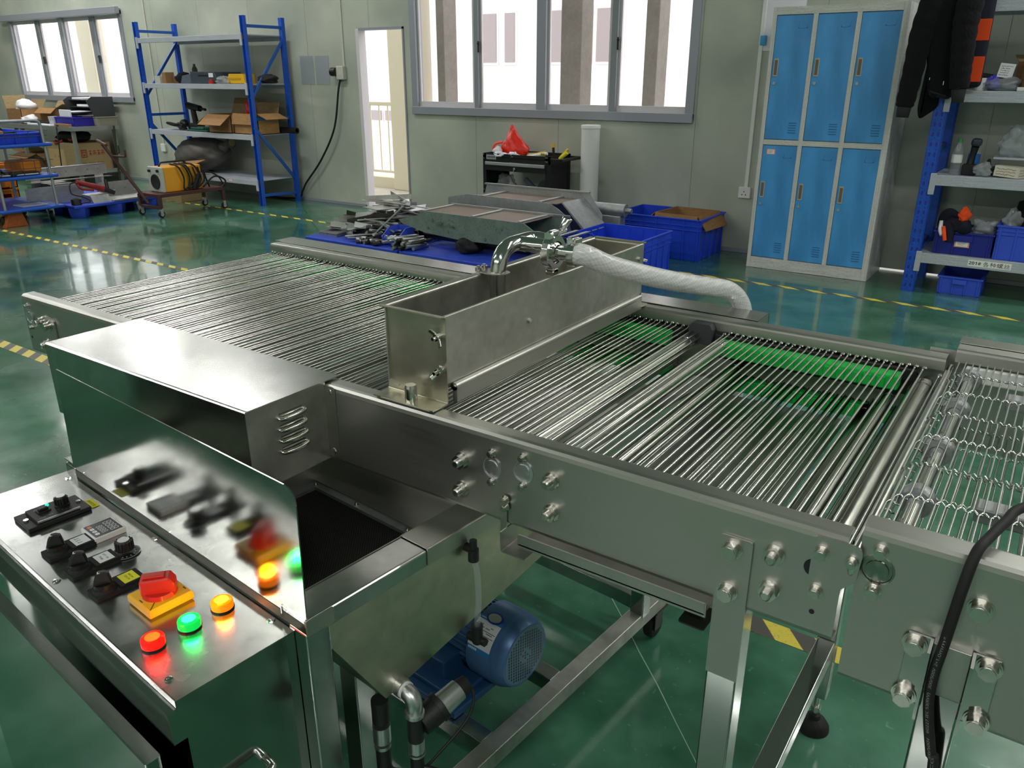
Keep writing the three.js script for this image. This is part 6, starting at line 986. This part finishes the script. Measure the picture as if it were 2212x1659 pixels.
  const bn = thing('stacking_bin', 'small blue stacking bin full of bolts on the scrap pallet', 'bin', [-4.36, 0.141, -4.72]);
  part(bn, 'body', mg([extr([[-4.83, 0.141], [-4.83, 0.27], [-4.72, 0.27], [-4.62, 0.2], [-4.62, 0.141]], 'x', -4.47, -4.463), extr([[-4.83, 0.141], [-4.83, 0.27], [-4.72, 0.27], [-4.62, 0.2], [-4.62, 0.141]], 'x', -4.297, -4.29), box(-4.47, -4.29, 0.141, 0.147, -4.83, -4.62), box(-4.47, -4.29, 0.141, 0.27, -4.83, -4.824), box(-4.47, -4.29, 0.141, 0.2, -4.626, -4.62)]), M.binBlue);
  const bolts = []; for (let i = 0; i < 60; i++) bolts.push(cyl(0.006, rr(0.02, 0.04), i % 2 ? 'x' : 'z', rr(-4.45, -4.31), 0.16 + rnd() * 0.05, rr(-4.8, -4.64), 6));
  solo('loose_bolts', 'mass of small bolts filling the blue stacking bin', 'bolts', bolts, M.bolt, [-4.38, 0.15, -4.72], { kind: 'stuff' });
  // round bar ends at the pallet front
  const rg = cyl(0.013, 0.2, 'z', 0, 0, 0, 12); for (let i = 0; i < 26; i++) solo('round_bar', 'short bright round bar in the pile at the pallet front edge', 'round bar', rg.clone(), i % 4 ? M.alu : M.darkSteel, [-4.26 + (i % 7) * 0.03 + rr(-0.008, 0.008), 0.154 + Math.floor(i / 7) * 0.022, -4.62 + rr(-0.03, 0.03)], { local: true, rot: [rr(-0.05, 0.05), rr(-0.5, 0.3), 0], group: 'short round bars piled at the pallet front edge' });
  const nutg = [cyl(0.02, 0.03, 'x', 0, 0, 0, 6), clean(new RoundedBoxGeometry(0.05, 0.02, 0.035, 1, 0.004)), cyl(0.014, 0.06, 'z', 0, 0, 0, 8)];
  for (let i = 0; i < 30; i++) solo('metal_fitting', 'small dark metal fitting scattered in front of the blue stacking bin', 'fitting', nutg[i % 3].clone(), i % 2 ? M.darkSteel : M.galv, [-4.56 + rr(-0.13, 0.17), 0.155 + rnd() * 0.02, -4.57 + rr(-0.04, 0.05)], { local: true, rot: [0, rr(0, 3), 0], group: 'small metal fittings scattered on the pallet' });
}
// ---------- far left: workbench ----------
{
  const t = thing('workbench', 'pale green steel workbench under the small window, loaded with boxes', 'workbench', [-12.6, 0, -6.15]);
  const x0 = -14.2, x1 = -11.25, z1 = -5.82, z0 = -6.5;
  part(t, 'bench_top', box(x0, x1, 0.71, 0.75, z0, z1, 0.004), M.benchGreen); part(t, 'edge_trim', [box(x0, x1, 0.70, 0.755, z1, z1 + 0.008), box(x1, x1 + 0.008, 0.70, 0.755, z0, z1)], M.galv);
  for (const x of [x0 + 0.05, -12.7, x1 - 0.05]) for (const z of [z0 + 0.05, z1 - 0.05]) part(t, 'leg', box(x - 0.022, x + 0.022, 0, 0.71, z - 0.022, z + 0.022, 0.003), M.benchGreen);
  part(t, 'lower_shelf', box(x0, x1, 0.12, 0.14, z0, z1, 0.003), M.benchGreen); part(t, 'rail', box(x1 - 0.07, x1 - 0.03, 0.13, 0.17, z0, z1), M.benchGreen);
  solo('steel_rod_stand', 'thin dark rod frame standing at the right end of the workbench', 'stand', [rod([-11.2, 0, -6.35], [-11.2, 0.75, -6.4], 0.014, 8), rod([-11.2, 0.38, -6.38], [-11.0, 0.4, -6.3], 0.01, 8), rod([-11.0, 0.4, -6.3], [-11.0, 0.5, -6.3], 0.01, 8)], M.darkSteel, [-11.2, 0, -6.38]);
  carton('cardboard_box', 'tan carton with white papers at the left of the workbench top', 0.42, 0.2, 0.32, [-12.95, 0.751, -6.08], { flaps: [null, 0.5, 0.3, null], m: M.card });
  solo('paper_pile', 'white paper bag sticking out of the tan carton', 'paper', [blob(0.16, 0.1, 0.12, 0.1, 91).translate(-12.95, 0.98, -6.1)], M.paper, [-12.95, 0.9, -6.1]);
  carton('cardboard_box', 'torn brown carton in the middle of the workbench top', 0.34, 0.22, 0.26, [-12.3, 0.751, -6.2], { flaps: [2.2, 0.7, 1.6, 1.2], m: M.card, turn: 0.2 });
  solo('paper_pile', 'crumpled white paper beside the torn brown carton', 'paper', [blob(0.12, 0.06, 0.1, 0.2, 92, 0.8).translate(-12.62, 0.805, -5.98), box(-12.5, -12.0, 0.751, 0.77, -6.02, -5.86, 0.002), box(-12.15, -11.85, 0.751, 0.765, -5.95, -5.84, 0.002)], M.paper, [-12.4, 0.751, -5.95]);
  solo('dark_tray', 'black flat tray lying on the workbench front', 'tray', box(-12.55, -12.02, 0.771, 0.80, -6.1, -5.92, 0.006), M.blackMatt, [-12.3, 0.751, -6.0]);
  solo('paper_cup', 'pale paper cup standing on the workbench by the violet bin', 'cup', lathe([[0, 0], [0.045, 0], [0.06, 0.12], [0, 0.12]], 'y', -11.93, 0.751, -5.95, 18), M.shelfWhite, [-11.93, 0.751, -5.95]);
  solo('wood_block', 'light wooden strip lying near the workbench edge', 'wood', box(-11.75, -11.4, 0.751, 0.785, -5.92, -5.86, 0.003), M.card, [-11.6, 0.751, -5.89]);
  crate('tote_bin', 'violet plastic tote on the workbench with white paper over it', 0.5, 0.12, 0.3, [-11.62, 0.751, -6.1], M.purple, { cat: 'bin', ribs: 2 });
  crate('tote_bin', 'tan grey tote at the right end of the workbench top', 0.36, 0.12, 0.28, [-11.44, 0.751, -6.36], M.tan, { cat: 'bin', ribs: 2 });
  solo('paper_pile', 'white paper sheet draped over the violet tote', 'paper', [box(-11.78, -11.5, 0.872, 0.965, -6.0, -5.975, 0.004), box(-11.7, -11.45, 0.93, 0.945, -6.3, -6.0, 0.004)], M.paper, [-11.62, 0.872, -6.05]);
  const sr = thing('desk_rack', 'dark grey sloping desk rack full of papers on the bench end', 'rack', [-11.45, 0.872, -6.3]);
  parts(sr, 'side', [extr([[-6.5, 0.872], [-6.5, 1.13], [-6.2, 1.13], [-6.12, 1.08], [-6.2, 0.872]], 'x', -11.3, -11.285), extr([[-6.5, 0.872], [-6.5, 1.13], [-6.2, 1.13], [-6.12, 1.08], [-6.2, 0.872]], 'x', -11.9, -11.885)], M.darkGrey); for (const y of [0.9, 0.99, 1.08]) part(sr, 'shelf', box(-11.89, -11.29, y, y + 0.012, -6.5, -6.2), M.darkGrey); parts(sr, 'paper', [box(-11.8, -11.5, 1.093, 1.12, -6.42, -6.2, 0.003), box(-11.7, -11.4, 1.003, 1.03, -6.42, -6.2, 0.003)], M.paper);
  const art = (draw) => S({ roughness: 0.85, map: canvasTex(512, 320, (c, w, h) => { c.fillStyle = '#b4976c'; c.fillRect(0, 0, w, h); draw(c, w, h); }) });
  const t2 = thing('shipping_carton', 'large tan carton with red printing under the workbench', 'box', [-11.78, 0.141, -6.12]);
  part(t2, 'walls', box(-12.2, -11.42, 0.141, 0.53, -6.42, -5.9, 0.004), M.cardTan);
  // printed side facing the aisle end and the front
  const red = art((c) => {
    c.fillStyle = '#a5352c'; c.fillRect(70, 70, 90, 90); c.strokeStyle = '#c9a57a'; c.lineWidth = 7; c.strokeRect(86, 86, 58, 58); c.beginPath(); c.moveTo(98, 130); c.lineTo(116, 98); c.lineTo(132, 132); c.moveTo(100, 115); c.lineTo(134, 115); c.stroke();
    c.strokeStyle = '#a5352c'; c.lineWidth = 8; [185, 248, 312, 376].forEach((x, k) => { const L = (a) => { c.beginPath(); a.forEach((p, i) => (i ? c.lineTo(x + p[0], 80 + p[1]) : c.moveTo(x + p[0], 80 + p[1]))); c.stroke(); }; L([[4, 10], [50, 10]]); L([[26, 0], [26, 60]]); L([[6, 34], [48, 34]]); if (k % 2) { L([[6, 20], [6, 58]]); L([[48, 20], [48, 58]]); } else { L([[26, 34], [6, 60]]); L([[26, 34], [50, 60]]); } });
    c.fillStyle = '#8d7650'; for (let i = 0; i < 16; i++) if (i % 6 !== 3) c.fillRect(70 + i * 22, 216, 14, 16);
  });
  part(t2, 'print', box(-11.421, -11.4185, 0.15, 0.52, -6.4, -5.92), red, 'red printed logo and lettering'); part(t2, 'print', box(-12.12, -11.7, 0.16, 0.44, -5.9005, -5.898), art((c) => { c.fillStyle = '#7f6a48'; for (const x of [180, 290]) { c.beginPath(); c.moveTo(x, 120); c.lineTo(x + 18, 90); c.lineTo(x + 36, 120); c.fill(); c.fillRect(x + 12, 120, 12, 22); } c.strokeStyle = '#d09a3a'; c.lineWidth = 12; c.strokeRect(150, 200, 190, 140); }));
  solo('sports_bag', 'black and dark red holdall on top of the tan carton under the bench', 'bag', [blob(0.3, 0.085, 0.18, 0.1, 95, 0.8, 32).translate(-11.75, 0.605, -6.1)], M.blackMatt, [-11.75, 0.532, -6.1]);
  solo('red_strap', 'dark red strap and flap of the holdall under the bench', 'strap', [cable([[-11.95, 0.545, -5.94], [-11.9, 0.515, -5.9], [-11.8, 0.53, -5.9], [-11.72, 0.56, -5.92]], 0.016, 20), sweep(spline([[-11.6, 0.56, -5.95], [-11.52, 0.66, -6.0], [-11.47, 0.6, -5.98]], 12), () => 0.03, 10, 0.5)], M.redDark, [-11.7, 0.532, -5.95]);
  carton('cardboard_box', 'low brown carton on the lower bench shelf left of the tan carton', 0.5, 0.2, 0.4, [-12.75, 0.141, -6.1], { flaps: [1.9, 1.0, 1.4, 1.9], m: M.cardDark });
  solo('hanging_cable', 'thin black cable hanging down from the workbench edge', 'cable', cable([[-11.65, 0.76, -5.86], [-11.6, 0.75, -5.81], [-11.58, 0.55, -5.79], [-11.62, 0.3, -5.79], [-11.63, 0.02, -5.78]], 0.008, 30), M.rubber, [-11.6, 0, -5.8]);
}
// ---------- three tier blue platform trolley ----------
{
  const x1 = -8.44, x0 = -9.36, za = -3.54, zb = -4.16;
  const t = thing('platform_trolley', 'three tier blue platform trolley with grey tube posts at the left edge', 'trolley', [-8.9, 0, -3.85]);
  for (const y of [0.178, 0.482, 0.782]) part(t, 'deck', box(x0, x1, y - 0.032, y, zb, za, 0.012), M.rackBlue);
  const tube = (x) => pipe([[x, 0.17, za - 0.06], [x, 0.995, za - 0.05], [x, 0.995, zb + 0.07], [x, 0.17, zb + 0.06]], 0.014, 0.06, 12, 6);
  part(t, 'end_frame', [tube(x1 - 0.03)], M.galv); part(t, 'end_frame', [tube(x0 + 0.03)], M.galv);
  for (const y of [0.55, 0.62, 0.85, 0.90]) part(t, 'wire_guard', [rod([x1 - 0.03, y, za - 0.05], [x1 - 0.03, y, zb + 0.06], 0.003, 6), rod([x0, y, za - 0.03], [x1, y, za - 0.03], 0.003, 6), rod([x0, y, zb + 0.03], [x1, y, zb + 0.03], 0.003, 6)], M.darkGrey);
  for (let i = 0; i < 5; i++) parts(t, 'wire_guard', [rod([x1 - 0.03, 0.482, za - 0.09 - i * 0.11], [x1 - 0.03, 0.62, za - 0.09 - i * 0.11], 0.003, 6), rod([x1 - 0.03, 0.782, za - 0.09 - i * 0.11], [x1 - 0.03, 0.9, za - 0.09 - i * 0.11], 0.003, 6)], M.darkGrey);
  const cw = wheelG(0.055, 0.032); for (const x of [x1 - 0.2, x0 + 0.12]) for (const z of [za - 0.1, zb + 0.05]) { part(t, 'castor', [box(x - 0.02, x + 0.02, 0.06, 0.148, z - 0.02, z + 0.02, 0.004)], M.galv); const w = inst(t, 'wheel', cw, M.rubber, [x, 0.056, z]); w.rotation.y = 0.9; part(t, 'hub', cyl(0.026, 0.036, 'x', 0, 0, 0, 16).rotateY(0.9).translate(x, 0.056, z), M.galv); }
  crate('tool_crate', 'blue crate full of tools on the top deck of the trolley', 0.8, 0.1, 0.52, [-8.9, 0.783, -3.85], M.crate, { ribs: 5 });
  const it = (n, l, g, m, p) => solo(n, l, 'tool', g, m, p);
  it('hand_tools', 'dark pliers and cables piled in the blue trolley crate', [rod([-8.7, 0.86, -3.7], [-8.5, 0.89, -3.85], 0.014, 8), rod([-8.75, 0.86, -3.95], [-8.55, 0.88, -3.75], 0.012, 8), cable([[-8.65, 0.86, -3.6], [-8.6, 0.95, -3.65], [-8.55, 0.93, -3.75], [-8.6, 0.86, -3.8]], 0.008, 20), blob(0.08, 0.05, 0.07, 0.2, 101).translate(-8.62, 0.86, -3.62)], M.blackMatt, [-8.65, 0.79, -3.7]);
  it('tape_rolls', 'small white and yellow tape rolls in the blue trolley crate', [cyl(0.03, 0.03, 'y', -8.55, 0.875, -3.66, 16), cyl(0.03, 0.03, 'z', -8.53, 0.88, -3.74, 16)], M.card, [-8.54, 0.8, -3.7]);
  it('drill_case', 'orange power tool lying on the middle trolley deck', [box(-9.0, -8.75, 0.483, 0.6, -4.05, -3.9, 0.03), box(-8.72, -8.58, 0.483, 0.62, -4.08, -3.88, 0.03)], M.orange, [-8.8, 0.483, -3.98]);
  it('hand_tools', 'black hand tools scattered on the middle trolley deck', [box(-8.62, -8.48, 0.483, 0.52, -4.0, -3.72, 0.01), rod([-8.55, 0.5, -3.6], [-8.5, 0.52, -3.85], 0.015, 8), rod([-8.7, 0.5, -3.65], [-8.52, 0.51, -3.7], 0.018, 8), blob(0.09, 0.05, 0.08, 0.2, 102, 0.8).translate(-8.6, 0.525, -3.62)], M.black, [-8.58, 0.483, -3.8]);
  it('hand_tools', 'bright steel tools lying at the edge of the middle trolley deck', [rod([-8.5, 0.495, -3.65], [-8.47, 0.495, -3.98], 0.009, 8), rod([-8.53, 0.495, -3.6], [-8.5, 0.5, -3.8], 0.008, 8)], M.galv, [-8.5, 0.483, -3.8]);
  solo('paper_sheet', 'sheet of cardboard lying on the lowest trolley deck', 'paper', box(-8.75, -8.55, 0.179, 0.187, -4.05, -3.8).rotateY(0), M.shelfWhite, [-8.65, 0.179, -3.9]);
  // orange crates behind the trolley, seen between its decks
  for (const [i, y] of [0, 0.26].entries()) {
    const c = thing('orange_crate', ['orange plastic crate on the floor behind the trolley', 'orange plastic crate stacked on the other behind the trolley'][i], 'crate', [-9.72, y, -3.95], { local: true });
    part(c, 'body', [box(-0.2, 0.2, 0, 0.01, -0.28, 0.28), extr([[-0.28, 0], [0.28, 0], [0.28, 0.25], [-0.28, 0.25]], 'x', 0.19, 0.2, [[[-0.08, 0.05], [0.08, 0.05], [0.06, 0.13], [-0.06, 0.13]], [[-0.2, 0.16], [-0.1, 0.16], [-0.1, 0.2], [-0.2, 0.2]], [[0.1, 0.16], [0.2, 0.16], [0.2, 0.2], [0.1, 0.2]]]), extr([[-0.28, 0], [0.28, 0], [0.28, 0.25], [-0.28, 0.25]], 'x', -0.2, -0.19), box(-0.2, 0.2, 0, 0.25, 0.27, 0.28), box(-0.2, 0.2, 0, 0.25, -0.28, -0.27)], M.orange);
    part(c, 'rib', [-0.2, -0.1, 0, 0.1, 0.2].map((z) => box(0.2, 0.208, 0.0, 0.25, z - 0.006, z + 0.006)).concat([box(0.2, 0.21, 0.235, 0.25, -0.28, 0.28)]), M.orange);
  }
  solo('floor_wedge', 'worn orange steel wedge on the floor under the trolley', 'wedge', extr([[-3.82, 0], [-3.60, 0], [-3.66, 0.15], [-3.78, 0.15]], 'x', -8.62, -8.55, [], 0.004), pl(0xc9682a, 0.6, { map: rep(T.wear, 4) }), [-8.58, 0, -3.7]);
}
// ---------- blue pallet with stainless parts and a red grinder ----------
{
  pallet('plastic_pallet', 'blue plastic pallet with stainless plates beside the trolley', -9.6, -8.5, -5.28, -4.28, 0.13, M.palletBlue);
  const t = thing('perforated_beam', 'long stainless channel with a row of holes lying across the pallet', 'beam', [-9.2, 0.13, -4.7]);
  part(t, 'channel', extr([[-5.05, 0.36], [-4.15, 0.36], [-4.15, 0.47], [-5.05, 0.47]], 'x', -9.15, -9.146, Array.from({ length: 7 }, (_, i) => ring(-4.95 + i * 0.12, 0.42, 0.012, 12))), M.galv); part(t, 'flange', [box(-9.25, -9.146, 0.466, 0.47, -5.05, -4.15), box(-9.15, -9.05, 0.335, 0.339, -5.05, -4.15), box(-9.15, -9.146, 0.13, 0.36, -4.3, -4.2), box(-9.15, -9.146, 0.13, 0.36, -5.0, -4.9)], M.steelTop);
  const P = (n, l, g, m, p) => solo(n, l, 'metal part', g, m, p);
  P('steel_plate', 'broad stainless plate with two round holes standing on the pallet', [extr([[-5.15, 0.13], [-4.75, 0.13], [-4.75, 0.3], [-5.15, 0.3]], 'x', -8.83, -8.825, [ring(-5.05, 0.22, 0.014, 14), ring(-4.92, 0.22, 0.014, 14)])], M.galv, [-8.83, 0.13, -4.95]);
  P('steel_plate', 'wide grey stainless plate leaning at the left of the pallet', [box(-8.88, -8.874, 0.13, 0.31, -4.6, -4.0, 0.001)], M.galv, [-8.88, 0.13, -4.3]);
  P('steel_box', 'folded stainless box lying at the far left of the pallet', [box(-9.3, -8.95, 0.131, 0.32, -4.55, -4.3, 0.004)], M.steelTop, [-9.1, 0.13, -4.42]);
  P('steel_tray', 'shallow stainless tray lying at the front right of the pallet', [box(-8.82, -8.5, 0.131, 0.15, -5.2, -4.72, 0.003), box(-8.84, -8.82, 0.131, 0.19, -5.2, -4.72)], M.galv, [-8.66, 0.13, -4.95]);
  P('steel_lump', 'stainless lump with sloping sides lying on the middle of the pallet', [extr([[-8.8, 0.131], [-8.55, 0.131], [-8.6, 0.2], [-8.78, 0.21]], 'z', -4.72, -4.52)], M.galv, [-8.68, 0.13, -4.6]);
  P('steel_sleeve', 'small dark steel sleeve standing at the pallet front', [lathe([[0.035, 0], [0.05, 0], [0.05, 0.06], [0.035, 0.06], [0.035, 0]], 'y', -8.6, 0.131, -4.36, 20)], M.darkSteel, [-8.6, 0.13, -4.36]);
  const g = thing('angle_grinder', 'red electric hand tool with a black head on the pallet', 'grinder', [-8.72, 0.2, -4.6]);
  part(g, 'body', [rod([-8.72, 0.345, -4.46], [-8.68, 0.25, -4.72], 0.026, 14, 0.035)], M.redDark); part(g, 'hand_guard', cable([[-8.72, 0.345, -4.46], [-8.68, 0.28, -4.48], [-8.66, 0.25, -4.6]], 0.012, 16), M.redDark); part(g, 'head', [rod([-8.68, 0.25, -4.72], [-8.65, 0.2, -4.82], 0.032, 14, 0.024), rod([-8.72, 0.34, -4.78], [-8.66, 0.22, -4.76], 0.018, 10)], M.black); part(g, 'cord', cable([[-8.72, 0.35, -4.45], [-8.7, 0.33, -4.38], [-8.66, 0.24, -4.36], [-8.62, 0.2, -4.45], [-8.58, 0.15, -4.5], [-8.6, 0.14, -4.4]], 0.006, 30), M.rubber);
}
// ---------- brown welding cart ----------
{
  const x0 = -8.2, x1 = -7.84, za = -4.84, zb = -5.62;
  const t = thing('welding_cart', 'rusty brown steel cart with a T handle carrying the welding machine', 'cart', [-8.0, 0, -5.2]);
  part(t, 'frame', [...[[x0, za], [x1, za], [x1, zb], [x0, zb]].map((p, i, a) => bar([p[0], 0.225, p[1]], [a[(i + 1) % 4][0], 0.225, a[(i + 1) % 4][1]], 0.035, 0.035)), ...[[x0, za], [x1, za], [x1, zb], [x0, zb]].map((p) => bar([p[0], 0.225, p[1]], [p[0], 0.10, p[1]], 0.035, 0.035)), bar([x0, 0.1, za], [x1, 0.1, za], 0.03, 0.03), box(x0, x1, 0.235, 0.241, zb, za)], M.brown);
  part(t, 'handle', [rod([-8.02, 0.14, -4.82], [-8.36, 0.74, -4.62], 0.017, 12), rod([-8.55, 0.765, -4.68], [-8.18, 0.74, -4.56], 0.015, 12)], M.brown); part(t, 'hook', pipe([[-8.3, 0.62, -4.66], [-8.1, 0.62, -4.7], [-8.1, 0.69, -4.7]], 0.01, 0.02, 8, 4), M.brown);
  const cw = wheelG(0.036, 0.026); for (const [x, z] of [[x0, za], [x1, za], [x1, zb], [x0, zb]]) { part(t, 'castor', box(x - 0.018, x + 0.018, 0.04, 0.09, z - 0.016, z + 0.016, 0.004), M.galv); inst(t, 'wheel', cw, M.rubber, [x, 0.037, z]); part(t, 'hub', cyl(0.02, 0.03, 'x', x, 0.037, z, 14), M.galv); }
  const w = thing('welding_machine', 'yellow welding machine with a grey fan front on the brown cart', 'welder', [-8.02, 0.242, -5.15]);
  part(w, 'side_cover', box(-8.14, -7.9, 0.242, 0.5, -5.42, -4.97, 0.01), M.machYellow); part(w, 'front_panel', box(-8.15, -7.89, 0.242, 0.505, -4.97, -4.94, 0.012), pl(0xb5b8b2, 0.5)); part(w, 'fan_guard', [lathe([[0.0, 0.004], [0.055, 0.004], [0.075, 0.01], [0.08, 0.002], [0.08, 0], [0, 0]].reverse(), 'z', -8.02, 0.35, -4.94, 28)], M.blackMatt); part(w, 'knob', [cyl(0.014, 0.02, 'z', -8.1, 0.46, -4.93, 14), cyl(0.014, 0.02, 'z', -7.95, 0.465, -4.93, 14)], M.black); part(w, 'carry_handle', pipe([[-8.02, 0.5, -5.0], [-8.02, 0.54, -5.02], [-8.02, 0.54, -5.3], [-8.02, 0.5, -5.34]], 0.01, 0.02, 8, 4), M.black);
  solo('welding_cables', 'tangle of black cables draped over the yellow welding machine', 'cable', [[-5.2, 0.0], [-5.26, 0.03], [-5.3, -0.02], [-5.15, 0.02]].map(([z, o], i) => cable([[-8.05, 0.515, z], [-7.88, 0.5, z + o], [-7.87, 0.38, z - 0.05 + o], [-7.87, 0.26, z - 0.02], [-7.86, 0.34, z - 0.12], [-7.87, 0.48, z - 0.1]], 0.009, 36)).concat([cable([[-7.87, 0.26, -5.4], [-7.86, 0.36, -5.55], [-7.85, 0.30, -5.68], [-7.85, 0.2, -5.58]], 0.01, 24), rod([-7.87, 0.25, -5.28], [-7.865, 0.4, -5.36], 0.02, 8), cable([[-7.9, 0.25, -5.5], [-7.88, 0.42, -5.45], [-7.87, 0.36, -5.6], [-7.86, 0.25, -5.66]], 0.008, 24)]), M.rubber, [-7.9, 0.25, -5.3]);
  solo('cardboard_sheet', 'pale cardboard sheet leaning behind the welding cart', 'cardboard', box(-0.28, 0.28, 0, 0.006, -0.22, 0.22).rotateX(0.25).rotateZ(0.1).translate(-8.85, 0.38, -5.75), M.card, [-8.85, 0.3, -5.75]);
  solo('cardboard_box', 'low brown carton under the pale cardboard sheet', 'box', box(-9.05, -8.62, 0.0, 0.3, -5.95, -5.6, 0.005), M.cardTan, [-8.85, 0, -5.77]);
}
scene.traverse((o) => { if (o.isMesh) { o.castShadow = true; o.receiveShadow = true; } if (o.isLight && o.shadow && !o.isRectAreaLight) o.castShadow = true; });
renderer.render(scene, camera);
